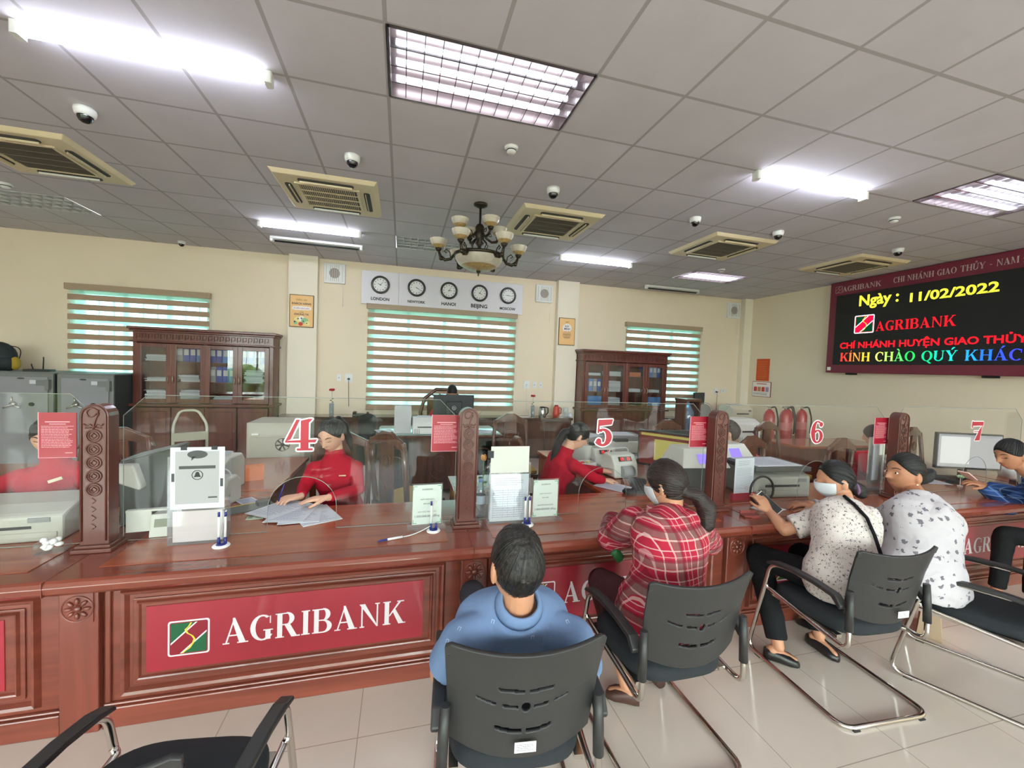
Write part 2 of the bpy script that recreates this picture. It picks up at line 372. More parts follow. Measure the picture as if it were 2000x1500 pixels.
# windows: frame, mullions and panes behind the blinds
pane_m = glassmat('window_pane_glass', (.39, .55, .54), .05)
wf_m = mat('window_frame_white', (225, 232, 228), .45)
alu_m = mat('grey_aluminium', (150, 152, 150), .4, .6)
def window(n, x0, x1, y, z0, z1, nm, fm):
    mb = MB()
    for a, b_ in ((x0, x0+.05), (x1-.05, x1)): mb.box(a, b_, y, y+.05, z0, z1)
    mb.box(x0, x1, y, y+.05, z0, z0+.05); mb.box(x0, x1, y, y+.05, z1-.05, z1)
    for k in range(1, nm):
        c = x0+(x1-x0)*k/nm; mb.box(c-.03, c+.03, y, y+.05, z0, z1)
    mb.box(x0, x1, y+.01, y+.04, z0+(z1-z0)*.72, z0+(z1-z0)*.72+.05)
    for k in range(1, 3*nm):
        c = x0+(x1-x0)*k/(3*nm); mb.box(c-.007, c+.007, y+.08, y+.094, z0, z1)
    w = struct(mb.build('window_%d' % n, fm)); MB().box(x0+.03, x1-.03, y+.02, y+.026, z0+.03, z1-.03).build('pane', pane_m, w)
for k, (a, b_, c, d) in enumerate(WIN): window(k+1, a, b_, YB+.1, c, d, 4 if k == 1 else 3, wf_m)
fpane = pane_m; pane_m = glassmat('front_glass', (.93, .97, .95), .06)
for k, (a, b_, c, d) in enumerate(FW): window(k+4, a, b_, YF-.12, c, d, 3, alu_m)
# hedge and ground outside the front windows
gr = mat('outside_ground', (150, 148, 140), .9)
struct(MB().box(-14, 14, YF-9, YF-.3, -.3, -.2).build('ground', gr))
hedge_m = mat('hedge_leaf', (92, 120, 50), .7, noise=.7, nscale=14, bump=1, bscale=20)
mb = MB(); mb.smooth = True
for k in range(60):
    mb.sphere((-9+k*.3+random.uniform(-.1, .1), YF-4+random.uniform(-.3, .3), random.uniform(.2, 1.0)), random.uniform(.4, .7), 8, 6)
tag(mb.build('hedge', hedge_m), 'green hedge growing outside behind the front windows', 'hedge', kind='stuff')
# ---------------------------------------------------------------- blinds
slat_m = mat('blind_fabric_brown', (178, 150, 126), .85, bump=.2, bscale=300)
bar_m = mat('blind_bar', (172, 150, 126), .6)
sheer = bpy.data.materials.new('blind_sheer'); sheer.use_nodes = True; n = sheer.node_tree.nodes; l = sheer.node_tree.links; n.clear()
o_ = n.new('ShaderNodeOutputMaterial'); t_ = n.new('ShaderNodeBsdfTransparent'); t_.inputs[0].default_value = (.95, 1, 1, 1); tr_ = n.new('ShaderNodeBsdfTranslucent'); tr_.inputs[0].default_value = (.85, .95, .93, 1)
mx_ = n.new('ShaderNodeMixShader'); mx_.inputs[0].default_value = .32; l.new(t_.outputs[0], mx_.inputs[1]); l.new(tr_.outputs[0], mx_.inputs[2]); l.new(mx_.outputs[0], o_.inputs[0])
def blind(x0, x1, z0, z1, label, off=.0, chain=True):
    t = thing('zebra_blind', label, 'blind', ((x0+x1)/2, YB-.05, z1), group='zebra blinds over the back windows')
    w = (x1-x0)/2; h = z1-z0
    MB().rbox(-w-.02, w+.02, -.045, .045, -.09, 0, .02).build('headrail', bar_m, t)
    mb = MB(); z = -.09-off
    mb2 = MB().box(-w+.01, w-.01, .012, .013, -h, -.08)
    z -= .062
    while z > -h+.03:
        mb.box(-w, w, .0, .004, max(z-.085, -h), z); z -= .147
    mb.build('brown_bands', slat_m, t); mb2.build('sheer_fabric', sheer, t)
    MB().rbox(-w, w, -.012, .018, -h-.03, -h, .01).build('bottom_rail', bar_m, t)
    if chain: MB().tube([(w+.012, .0, -.05), (w+.012, .0, -h*.75), (w+.03, 0, -h*.75), (w+.03, 0, -.05)], .003, 5).build('pull_chain', white_m, t)
blind(-4.68, -2.86, .95, 2.675, 'striped brown blind behind the left wooden cabinet and grey safes')
blind(-.47, 2.23, .86, 2.7, 'wide striped brown blind under the world clocks')
blind(4.6, 6.43, .9, 2.71, 'striped brown blind beside the right wooden cabinet')
# ---------------------------------------------------------------- ceiling lights
tube_on = emis('lit_tube', (232, 238, 255), TUBE_E)
louvre_on = emis('louvre_tube', (235, 240, 250), 4)
tube_off = mat('unlit_tube', (235, 235, 235), .3); pan_off = mat('pan_painted_reflection', (205, 203, 204), .3, .25)  # unlit pans get a pale colour in place of reflected room light
dark_m = mat('black_plastic', (28, 29, 31), .45)
pale_grid_m = mat('grid_painted_reflection', (228, 228, 230), .25, .35); mirror_on = mat('louvre_mirror', (225, 225, 228), .12, 1)  # unlit grid colour carries the bright reflections; only lit grids really mirror
refl_m = mat('reflector_pan', (116, 104, 104), .3, .6)
def louvre(i, j, on, label):
    t = thing('louvre_light', label, 'ceiling light', (i*.6+.6, j*.6+.3, H), group='recessed louvre lights with %s tubes' % ('lit' if on else 'dark'))
    mb = MB(); a, b_, d = .59, .29, .11
    mb.box(-a, a, -b_, b_, d, d+.01); mb.box(-a, -a+.008, -b_, b_, -.004, d); mb.box(a-.008, a, -b_, b_, -.004, d); mb.box(-a, a, -b_, -b_+.008, -.004, d); mb.box(-a, a, b_-.008, b_, -.004, d)
    mb.build('housing', refl_m if on else pan_off, t)
    mb = MB()
    for k in range(1, 12): mb.box(-a+k*2*a/12-.0025, -a+k*2*a/12+.0025, -b_+.01, b_-.01, 0, .045)
    for k in range(1, 4): mb.box(-a+.01, a-.01, -b_+k*b_/2-.004, -b_+k*b_/2+.004, 0, .05)
    mb.build('louvre_grid', mirror_on if on else pale_grid_m, t)
    for y in (-.21, -.07, .07, .21)[:(4 if on else 3)]:
        MB().cyl((-.55, y, .075), .014, 1.1, 8, 'X').build('tube', louvre_on if on else tube_off, t)
LBL = ['large lit louvre ceiling light nearest the camera, above the counter', 'lit louvre ceiling light above the electronic board side', 'dark louvre light partly hidden behind the chandelier', 'small far louvre light between the right tube and corner', 'unlit louvre light near the left edge of the back ceiling', 'lit louvre ceiling light over the left customers side', 'lit louvre ceiling light behind the waiting chairs in the middle', 'lit louvre ceiling light behind the waiting chairs on the right', 'lit louvre ceiling light behind the waiting chairs on the left']
for (i, j, on), lb in zip(LAMPS, LBL): louvre(i, j, on, lb)
def batten(x, y, on, label, L=1.2, rz=0):
    t = thing('batten_light', label, 'tube light', (x, y, H), rz, 'ceiling tube lights, %s' % ('lit' if on else 'off'))
    MB().box(-L/2, L/2, -.02, .02, -.03, 0).build('base', white_m if on else white_m, t)
    if on:
        pts = [(.03*math.cos(a)*1.0, -.03-.032*math.sin(a)) for a in [PI*k/6 for k in range(7)]]
        M = Matrix(((0, 0, 1, 0), (1, 0, 0, 0), (0, 1, 0, 0), (0, 0, 0, 1)))
        mb = MB().prism(pts, -L/2+.03, L/2-.03, M=M, sm=True); mb.build('diffuser', tube_on, t)
    else:
        MB().cyl((-L/2+.04, 0, -.06), .014, L-.08, 10, 'X').build('tube', dark_m, t)
        MB().box(-L/2, L/2, -.045, -.02, -.035, -.003).box(-L/2, L/2, .02, .045, -.035, -.003).build('reflector', white_m, t)
    for s in (-1, 1): MB().rbox(s*L/2-.02, s*L/2+.02, -.036, .036, -.072, -.002, .01).build('end_cap', white_m, t)
batten(-1.3, .61, 1, 'long bright tube light nearest the camera on the left')
batten(-1.06, 3.66, 1, 'lit tube light just above the unlit one near the left pillar')
batten(3.02, 3.64, 1, 'lit tube light right of the chandelier')
batten(3.6, .61, 1, 'bright tube light on the right, before the dome camera', 1.22)
batten(-1.1, 4.31, 0, 'unlit dark tube batten below the lit one near the left pillar')
batten(5.36, 4.93, 0, 'unlit dark tube batten close to the right window wall')
for x, y, lb in ((-1.3, -2.7, 'lit tube light over the waiting side, left of the middle'), (3.6, -2.7, 'lit tube light over the waiting side, right of the middle'), (-5.4, .61, 'lit tube light far out on the left side'),
              (-5.4, -3.6, 'lit tube light at the far left back of the hall'), (6.4, -1.9, 'unseen tube light added over the far right customers to brighten the wall'), (6.4, -4.6, 'unseen tube light added at the far right back to brighten the wall')): batten(x, y, 1, lb)  # the two far right tubes are added to brighten the right wall
# ---------------------------------------------------------------- air conditioners
ac_m = mat('aged_cream_plastic', (222, 206, 170), .5, noise=.05, nscale=3)
vent_m = mat('vent_dark', (52, 50, 48), .6)
gr_m = mat('filter_grille', (120, 110, 96), .7)
gr2_m = mat('filter_grille_dark', (92, 90, 90), .7)
def aircon(x, y, label, dark=False, first=[None]):
    t = thing('cassette_aircon', label, 'air conditioner', (x, y, H), group='cassette air conditioners in the ceiling')
    a = .475
    mb = MB(); mb.add([(-a, -a, 0), (a, -a, 0), (a, a, 0), (-a, a, 0), (-a+.03, -a+.03, -.035), (a-.03, -a+.03, -.035), (a-.03, a-.03, -.035), (-a+.03, a-.03, -.035)], [(0, 1, 5, 4), (1, 2, 6, 5), (2, 3, 7, 6), (3, 0, 4, 7), (4, 5, 6, 7)])
    mb.build('panel', ac_m, t, bevel=.006)
    b_ = .265
    mb = MB()
    for s in (-1, 1):
        mb.box(-b_-.03, b_+.03, s*(b_+.012)-.012, s*(b_+.012)+.012, -.048, -.03); mb.box(s*(b_+.012)-.012, s*(b_+.012)+.012, -b_-.03, b_+.03, -.048, -.03)
    mb.build('grille_frame', ac_m, t, bevel=.004)
    mb = MB().box(-b_, b_, -b_, b_, -.038, -.034); mb.build('filter', gr2_m if dark else gr_m, t)
    mb = MB()
    nb = 26 if dark else 34
    for k in range(nb): mb.box(-b_+.01+k*(2*b_-.02)/nb, -b_+.01+k*(2*b_-.02)/nb+.005, -b_, b_, -.045, -.038)
    for k in range(1, 4): mb.box(-b_, b_, -b_+k*b_/2-.003, -b_+k*b_/2+.003, -.047, -.038)
    mb.build('grille', ac_m if dark else gr_m, t)
    for q in range(4):
        M = Matrix.Rotation(q*PI/2, 4, 'Z')
        MB().rbox(-.25, .25, .33, .39, -.043, -.034, .025).xf(M).build('air_outlet', vent_m, t)
        fl = MB().box(-.235, .235, .345, .352, -.06, -.036).xf(M).build('louver_flap', ac_m if q else white_m, t)
aircon(-3.02, 2.4, 'cream ceiling cassette unit cut by the left picture edge')
aircon(-.62, 2.43, 'cream ceiling cassette unit with open dark slatted grille', True)
aircon(1.8, 2.4, 'cream ceiling cassette unit right beside the chandelier')
aircon(4.24, 2.41, 'cream ceiling cassette unit above the far louvre light')
aircon(6.62, 2.42, 'cream ceiling cassette unit nearest the electronic board')
# ---------------------------------------------------------------- dome cameras, detectors
dome_m = mat('smoked_dome', (12, 13, 18), .06, 0, .8)
def dome(x, y, label, s=1.0):
    t = thing('dome_camera', label, 'security camera', (x, y, H), group='white dome cameras on the ceiling')
    MB().lathe([(0, -.001), (.062*s, -.001), (.064*s, -.02*s), (.058*s, -.045*s), (.05*s, -.055*s), (.0, -.055*s)], 24).build('housing', white_m, t)
    MB().lathe([(.046*s, -.05*s), (.044*s, -.07*s), (.034*s, -.088*s), (.018*s, -.099*s), (0, -.102*s)], 20).build('dome', dome_m, t)
for x, y, lb, s in ((-2.11, 1.44, 'dome camera in front of the leftmost cassette unit', 1), (-.32, 1.5, 'dome camera in front of the dark grilled cassette unit', 1), (1.49, 1.5, 'dome camera by the cassette unit beside the chandelier', 1),
                    (3.23, 1.66, 'dome camera left above the fourth cassette unit', .95), (4.41, 1.68, 'dome camera below the right lit tube', .95), (6.33, 1.64, 'dome camera above the electronic board corner', .95), (-3.16, 5.15, 'small dome camera by the back wall above the left blind', .8)): dome(x, y, lb, s)
def smoke(x, y, label):
    t = thing('smoke_detector', label, 'smoke detector', (x, y, H), group='round smoke detectors')
    MB().lathe([(0, 0), (.055, 0), (.055, -.012), (.045, -.02), (0, -.02)], 20).build('base', white_m, t)
    MB().lathe([(.036, -.018), (.038, -.036), (.03, -.046), (0, -.048)], 20).build('sensing_head', white_m, t)
    MB().lathe([(.0385, -.024), (.0395, -.024), (.0395, -.032), (.0385, -.032)], 20, closed=True).build('slot_ring', dark_m, t)
for x, y, lb in ((.92, .93, 'smoke detector below the big louvre light'), (5.13, .94, 'smoke detector left of the electronic board light'), (5.14, 3.38, 'smoke detector by the far louvre light'), (-3.95, 3.37, 'smoke detector at the left edge above the unlit louvre light')): smoke(x, y, lb)
# ---------------------------------------------------------------- chandelier
brz = mat('bronze_metal', (64, 55, 44), .4, .7, noise=.3, nscale=20)
ala = mat('alabaster_glass', (205, 196, 178), .35, noise=.08, nscale=18, trans=.15)
ala2 = mat('amber_pattern_glass', (176, 148, 98), .35, noise=.25, nscale=40)
t = thing('chandelier', 'bronze two tier chandelier with alabaster bowls and large bottom bowl', 'chandelier', (.9, 2.13, 0))
MB().lathe([(0, H), (.075, H-.001), (.072, H-.02), (.03, H-.04), (.0, H-.045)], 24).build('canopy', brz, t)
mb = MB().cyl((0, 0, 2.86), .012, H-2.89, 8)
mb.lathe([(.012, 3.2), (.03, 3.19), (.05, 3.16), (.045, 3.1), (.06, 3.06), (.03, 3.02), (.05, 2.99), (.02, 2.96), (.012, 2.92)], 16)
for q in range(6):
    a = q*PI/3+.2; c, s_ = math.cos(a), math.sin(a)
    mb.tube([(c*r, s_*r, z) for r, z in ((.04, 3.04), (.1, 2.98), (.07, 2.92), (.12, 2.87), (.2, 2.85))], .006, 6)
mb.build('stem', brz, t)
mb = MB().lathe([(.25, 2.865), (.272, 2.865), (.277, 2.85), (.272, 2.835), (.25, 2.835)], 40, closed=True); mb.build('ring', brz, t)
mb = MB(); mb.smooth = True; mb.lathe([(.255, 2.845), (.25, 2.81), (.22, 2.765), (.19, 2.745)], 36); mb.cm = 1; mb.lathe([(.19, 2.745), (.13, 2.715), (.07, 2.7), (0, 2.695)], 36)
mb.build('center_bowl', [ala, ala2], t)
MB().lathe([(0, 2.70), (.025, 2.695), (.02, 2.68), (.006, 2.668), (.009, 2.655), (0, 2.635)], 12).build('finial', brz, t)
def bowl(cx, cy_, z, t):
    mb = MB(); mb.lathe([(.092, .1), (.085, .07), (.068, .04)], 24, (cx, cy_, z)); mb.cm = 1; mb.lathe([(.068, .04), (.045, .018), (.018, .005), (0, .004)], 24, (cx, cy_, z)); return mb.build('bowl_shade', [ala, ala2], t)
for q in range(4):
    a = math.radians(18+90*q); c, s_ = math.cos(a), math.sin(a); r = .235
    arm = MB().tube([(c*x, s_*x, z) for x, z in ((.03, 3.12), (.08, 3.06), (.15, 3.03), (.21, 3.045), (r, 3.085))], [.012, .012, .014, .016, .012], 8)
    arm.tube([(c*x, s_*x, z) for x, z in ((.08, 3.06), (.1, 3.11), (.14, 3.12), (.145, 3.09), (.12, 3.085))], .005, 6)
    arm.lathe([(.0, .0), (.02, .0), (.035, .03), (.028, .034), (0, .03)], 12, (c*r, s_*r, 3.075)); arm.build('arm', brz, t); bowl(c*r, s_*r, 3.1, t)
for q in range(6):
    a = math.radians(-5+60*q); c, s_ = math.cos(a), math.sin(a); r = .43
    arm = MB().tube([(c*x, s_*x, z) for x, z in ((.265, 2.85), (.3, 2.8), (.36, 2.785), (.41, 2.82), (r, 2.88))], [.013, .016, .018, .018, .013], 8)
    arm.tube([(c*x, s_*x, z) for x, z in ((.3, 2.8), (.31, 2.87), (.35, 2.9), (.37, 2.875), (.345, 2.86))], .006, 6)
    arm.sphere((c*.4, s_*.4, 2.8), .025, 8, 6); arm.lathe([(.0, .0), (.02, .0), (.038, .03), (.028, .034), (0, .03)], 12, (c*r, s_*r, 2.87)); arm.build('arm', brz, t); bowl(c*r, s_*r, 2.895, t)

# ---------------------------------------------------------------- world clocks board
board_m = mat('clock_board_white', (224, 220, 226), .35, 0, .5)
blk = mat('black_ink', (26, 26, 28), .5)
t = thing('clock_board', 'long white board with five city names under round clocks', 'clock board', (.88, YB-.001, 2.985))
MB().box(-1.465, -.84, -.035, 0, -.29, .29).box(-.837, 1.465, -.035, 0, -.29, .29).build('backing_board', board_m, t, bevel=.004)
clk_face = mat('clock_face', (232, 232, 228), .3); clk_rim = mat('clock_rim_black', (32, 26, 24), .2, coat=.6)
CITY = [('LONDON', -1.15, 9.75, 7), ('NEWYORK', -.53, 4, 20), ('HANOI', .05, 3, 5), ('BEIJING', .62, 4, 5.5), ('MOSCOW', 1.17, 9, 16)]
for nm, x, hh, mm in CITY:
    text_obj('lettering', nm, .1, blk, t, (x, -.037, -.215), (PI/2, 0, 0), ext=.002, off=.003, width=.31 if len(nm) > 5 else .26)
    ck = thing('wall_clock', 'round black-rimmed clock above the name %s' % nm, 'clock', (.88+x, YB-.037, 3.04), group='world clocks on the white board')
    F = frame_M((0, 0, 0), (1, 0, 0), (0, 0, 1))
    MB().lathe([(.118, 0), (.155, 0), (.158, .02), (.145, .034), (.125, .036), (.118, .02)], 36, closed=True).xf(F).build('rim', clk_rim, ck)
    MB().cyl((0, 0, .005), .12, .008, 36).xf(F).build('face', clk_face, ck)
    mb = MB()
    for k in range(12):
        a = k*PI/6; M = F @ Matrix.Translation((math.sin(a)*.095, math.cos(a)*.095, .0135)); mb.prism([(-.006, -.009), (.006, -.009), (.006, .009), (-.006, .009)], 0, .001, M=M)
    mb.build('numerals', blk, ck)
    for nm2, ang, ln, w in (('hour_hand', hh*PI/6, .055, .006), ('minute_hand', mm*PI/30, .085, .004)):
        M = F @ Matrix.Rotation(-ang, 4, 'Z'); MB().prism([(-w, -.015), (w, -.015), (w*.4, ln), (-w*.4, ln)], .015, .017, M=M).build(nm2, blk, ck)
# ---------------------------------------------------------------- posters on pillars
or_m = mat('orange_poster', (244, 196, 132), .5); fr_m = mat('poster_frame_brown', (110, 84, 52), .5); dk = mat('poster_dark_ink', (74, 46, 62), .6); gd = mat('poster_gold_ink', (160, 124, 60), .6); pk = mat('poster_pink_ink', (190, 60, 110), .6)
wt = mat('poster_white', (246, 240, 236), .6); gn = mat('poster_green', (150, 200, 150), .6); rdp = mat('poster_red', (210, 70, 60), .6); yl = mat('poster_yellow', (240, 225, 150), .6)
def poster(x, z, w, h, label):
    t = thing('framed_poster', label, 'poster', (x, 5.26, z)); MB().box(-w/2, w/2, -.02, 0, -h/2, h/2).build('frame', fr_m, t, bevel=.003)
    MB().box(-w/2+.012, w/2-.012, -.024, -.019, -h/2+.012, h/2-.012).build('print', or_m, t); return t
t = poster(-1.5, 2.48, .37, .535, 'orange framed poster on the left pillar, with flower drawing below its text')
R90 = (PI/2, 0, 0)
for tx, z, w, m_, sh in (('chăm sóc', .17, .17, gd, 0), ('KHÁCH HÀNG', .105, .29, dk, 0), ('CHÚNG TA', -.07, .22, dk, 0), ('của', -.03, .06, gd, 0)):
    text_obj('lettering', tx, .05, m_, t, (0, -.0265, z), R90, width=w, shear=sh, off=.001 if m_ is dk else 0)
F = frame_M((0, -.0245, 0), (1, 0, 0), (0, 0, 1))
MB().prism([(-.15, .025), (-.13, .075), (.05, .08), (.145, .07), (.15, .03), (.1, .015), (-.1, .012)], 0, .001, M=F).build('white_banner', wt, t)
text_obj('lettering', 'là niềm hạnh phúc', .04, pk, t, (0, -.0267, .035), R90, width=.24, shear=.3)
mb = MB()
for (cx, cz, r, mi) in ((-.06, -.14, .05, 0), (0, -.13, .05, 1), (.05, -.16, .055, 2), (.09, -.2, .04, 0), (-.09, -.2, .03, 2), (-.01, -.215, .035, 3), (-.05, -.13, .012, 4), (.0, -.12, .012, 4), (.03, -.17, .01, 4), (.08, -.2, .01, 4), (-.1, -.18, .014, 4)):
    mb.cm = mi; mb.prism([(cx+r*math.cos(a), cz+r*math.sin(a)*.9) for a in [PI*k/8 for k in range(16)]], 0, .001+.0004*len(mb.v)/100, M=F)
mb.build('flower_drawing', [yl, wt, gn, rdp, dk], t)
t = poster(3.24, 2.42, .34, .535, 'orange framed poster on the right pillar, with two text circles')
mb = MB(); c1 = [(.095*math.cos(PI*k/12), .07+.085*math.sin(PI*k/12)) for k in range(24)]; mb.prism(c1, 0, .001, M=F); mb.cm = 1; mb.prism([(x, y-.135) for x, y in c1], 0, .0015, M=F)
mb.build('text_circles', [wt, mat('poster_tan', (226, 178, 128), .6)], t)
for tx, z, w, m_ in (('HÃY', .17, .07, gd), ('ĐẶT', .085, .085, dk), ('MÌNH', .035, .12, dk), ('LÀ', -.005, .05, wt), ('KHÁCH', -.075, .14, gd), ('HÀNG', -.125, .12, gd)): text_obj('lettering', tx, .05, m_, t, (0, -.0272, z), R90, width=w, off=.001)
# ---------------------------------------------------------------- exhaust fans
fan_m = mat('fan_grille_beige', (196, 188, 176), .6)
def fan(x, z, label, y=YB, s=1):
    t = thing('exhaust_fan', label, 'exhaust fan', (x, y, z), group='square exhaust fans near the ceiling')
    a = .17*s; mb = MB(); mb.box(-a, a, -.05, 0, -a, a); mb.build('frame', white_m, t, bevel=.01)
    mb = MB()
    for k in range(9): mb.box(-a*.78+k*a*.195-.003, -a*.78+k*a*.195+.003, -.058, -.05, -a*.8, a*.8)
    mb.build('grille', fan_m, t); MB().cyl((0, -.056, 0), a*.5, .006, 20, 'Y').build('fan_disc', mat('fan_disc_brown', (150, 140, 132), .5), t)
    for s_ in (-1, 1): MB().box(s_*a*.62-.01, s_*a*.62+.01, -.062, -.05, -a*.82, a*.82).build('grille_bar', white_m, t)
    MB().tube([(a*.8, -.03, -a), (a*.8, -.03, -a-.36)], .003, 5).sphere((a*.8, -.03, -a-.37), .009, 6, 4).build('pull_cord', white_m, t)
fan(-1.02, 3.17, 'exhaust fan right of the left pillar')
fan(2.78, 3.14, 'exhaust fan between the clock board and right pillar')
fan(7.28, 3.14, 'exhaust fan in the far right corner')
# ---------------------------------------------------------------- sockets
def socket(x, z, label, w=.075, h=.12, plug=False):
    t = thing('wall_socket', label, 'socket', (x, YB, z), group='white wall sockets and switches')
    MB().rbox(-w/2, w/2, -.012, 0, -h/2, h/2, .004).build('plate', white_m, t)
    MB().box(-.008, -.004, -.0135, -.012, -.012, .012).box(.004, .008, -.0135, -.012, -.012, .012).build('slots', dark_m, t)
    if plug: MB().box(-.02, .02, -.045, -.012, -.03, -.005).tube([(0, -.04, -.02), (.0, -.05, -.12), (.01, -.03, -.5)], .004, 6).build('plug_and_cord', dark_m if plug == 1 else white_m, t)
socket(-.92, 1.385, 'small socket plate left of the pair by the left pillar', .07, .11)
socket(-.76, 1.385, 'double socket with black plug right of the left pillar', .12, .15, 1)
socket(2.5, 1.35, 'double socket between the wide blind and right pillar', .12, .15, 2)
socket(2.66, 1.35, 'middle plate of the three near the right pillar'); socket(2.79, 1.35, 'plate closest to the right pillar')
socket(6.95, 1.32, 'upper socket with black plug right of the right blind', .1, .13, 1); socket(7.14, 1.33, 'pair plate nearest the right corner', .12, .08)
# ---------------------------------------------------------------- electronic board on right wall
mar = mat('maroon_frame', (122, 38, 58), .4); scr = mat('led_screen', (22, 22, 24), .5)
YC = 3.44                                # left end of the board (far end); it runs toward -y
t = thing('electronic_board', 'wide black electronic message board in maroon frame on the right wall', 'electronic board', (XR, YC, 2.6))
L = 4.4; zt, zb = .80, -.80
MB().box(-.13, -.002, -L, 0, zb, zt).build('frame', mar, t, bevel=.008)
MB().box(-.135, -.128, -L+.12, -.12, zb+.14, zt-.24).build('screen', scr, t)
MB().box(-.06, 0, -.45, -.3, zb-.03, zb).build('bracket', blk, t); MB().box(-.06, 0, -2.2, -2.05, zb-.03, zb).build('bracket', blk, t)
MB().box(-.133, -.13, -.09, -.03, zb+.04, zb+.1).build('sticker', wt, t)
silver = mat('silver_letters', (200, 180, 176), .4); 
X_, Y_ = (0, -1, 0), (0, 0, 1)
def emblem(parent, origin, size, xdir, ydir, cols, rim=.07, depth=.002, wave=True):
    # square sign: white rounded frame, red band on the diagonal, green corners, wavy yellow line
    M = frame_M(origin, xdir, ydir); s = size; mb = MB()
    def rr(a, r):
        p = []
        for cx, cy_, q in ((s-a-r, s-a-r, 0), (a+r, s-a-r, 90), (a+r, a+r, 180), (s-a-r, a+r, 270)):
            for k in range(5):
                t_ = math.radians(q+22.5*k); p.append((cx+r*math.cos(t_), cy_+r*math.sin(t_)))
        return p
    mb.cm = 0; mb.prism(rr(0, s*.07), 0, depth, M=M)
    mb.cm = 1; mb.prism(rr(s*rim*.6, s*.05), depth, depth*1.25, M=M)
    mb.cm = 2; mb.prism([(s*.07, s*.93), (s*.07, s*.36), (s*.68, s*.93)], depth*1.25, depth*1.5, M=M); mb.prism([(s*.93, s*.07), (s*.93, s*.64), (s*.32, s*.07)], depth*1.25, depth*1.5, M=M)
    mb.cm = 0; mb.prism([(s*.07, s*.33), (s*.07, s*.38), (s*.66, s*.93), (s*.71, s*.93)], depth*1.5, depth*1.75, M=M); mb.prism([(s*.93, s*.67), (s*.93, s*.62), (s*.34, s*.07), (s*.29, s*.07)], depth*1.5, depth*1.75, M=M)
    pts = [(.56, .93), (.5, .82), (.42, .74), (.47, .63), (.58, .55), (.64, .45), (.6, .33), (.52, .2), (.4, .12), (.35, .07)]
    mb.cm = 3
    for (a, b_), (c, d) in zip(pts, pts[1:]): mb.prism([(a*s-.024*s, b_*s), (a*s+.024*s, b_*s), (c*s+.024*s, d*s), (c*s-.024*s, d*s)], depth*1.75, depth*2, M=M)
    return mb.build('emblem', cols, parent)
emblem(t, (-.131, -.09, zt-.19), .115, X_, Y_, [silver, mar, mar, silver], depth=.003)
serif_word('header_lettering', 'AGRIBANK', .6, .085, silver, t, (-.131, -.21, zt-.18), X_, Y_)
serif_word('header_lettering', 'CHI NHÁNH GIAO THỦY - NAM ĐỊNH', 1.62, .085, silver, t, (-.131, -.98, zt-.17), X_, Y_)
led = lambda n_, c, s=1.3: emis('led_'+n_, c, s)
lY, lR, lW, lG, lDG = led('yellow', (240, 245, 60), 1.2), led('red', (255, 28, 40), 1.1), led('white', (250, 250, 255), 1.6), led('green', (40, 230, 90), 1.1), led('dark_green', (10, 70, 40), .8)
RR = (PI/2, 0, -PI/2)
def ledt(tx, y, z, w, m_, h=None, **k): return text_obj('screen_lettering', tx, .2, m_, t, (-.137, y, z), RR, align='LEFT', width=w, height=h, off=.005, **k)
ledt('Ngày :', -.49, .335, .57, lY, .235); ledt('11/02/2022', -1.18, .3, .97, lY, .14)
emblem(t, (-.136, -.45, -.13), .30, X_, Y_, [lW, led('crimson', (225, 20, 60), 1), lDG, led('orange', (255, 170, 60), 1.2)], depth=.002)
serif_word('screen_lettering', 'AGRIBANK', 1.0, .15, lR, t, (-.136, -.78, -.11), X_, Y_)
ledt('CHÍ NHÁNH HUYỆN GIAO THỦY', -.23, -.375, 2.25, lR, .17)
rb = [(255, 60, 50), (255, 110, 60), (255, 150, 60), (255, 200, 60), (240, 230, 80), (240, 240, 110), (170, 235, 100), (90, 230, 100), (40, 220, 90), (20, 215, 100), (20, 220, 130), (20, 225, 170), (30, 225, 200), (60, 200, 230), (40, 150, 235), (40, 110, 235), (50, 80, 235), (60, 70, 235), (80, 60, 230), (150, 80, 240), (200, 90, 220), (220, 90, 180)]
serif_word('screen_lettering', 'KÍNH CHÀO QUÝ KHÁCH HÀNG', 2.95, .145, [led('rainbow_%d' % k, c, 1.2) for k, c in enumerate(rb)], t, (-.136, -.25, -.6), X_, Y_)
# papers on the right wall
rp = mat('red_orange_paper', (214, 84, 34), .6)
def lines(parent, M, x0, x1, z0, z1, n_, m_, w=.0016, jit=.25, name='small_print'):
    mb = MB()
    for k in range(n_):
        z = z1-(z1-z0)*(k+.5)/n_; x = x0; xe = x1-random.random()*jit*(x1-x0)
        while x < xe:
            wl_ = random.uniform(.03, .11)*(x1-x0); mb.prism([(x, z-w), (min(x+wl_, xe), z-w), (min(x+wl_, xe), z+w), (x, z+w)], 0, .0002, M=M); x += wl_+.015*(x1-x0)
    return mb.build(name, m_, parent)
t = thing('notice_paper', 'red orange printed notice on the right wall', 'notice', (XR-.002, 4.9, 1.83)); MB().box(-.003, 0, -.165, .165, -.24, .24).build('sheet', rp, t)
lines(t, frame_M((-.0035, 0, 0), X_, Y_), -.13, .13, -.2, .2, 11, mat('notice_ink', (240, 150, 90), .6), .003)
t = thing('notice_paper', 'small white poster with red border and four pictures', 'notice', (XR-.002, 4.9, 1.41)); MB().box(-.012, 0, -.235, .235, -.165, .165).build('border', mat('poster_maroon', (140, 60, 62), .5), t)
MB().box(-.015, -.011, -.225, .225, -.155, .155).build('sheet', wt, t)
F2 = frame_M((-.0155, 0, 0), X_, Y_); mb = MB()
for k, c in enumerate((0, 1, 0, 2)):
    mb.cm = c; mb.prism([(-.19+k*.1, -.05), (-.11+k*.1, -.05), (-.11+k*.1, .05), (-.19+k*.1, .05)], 0, .0005, M=F2)
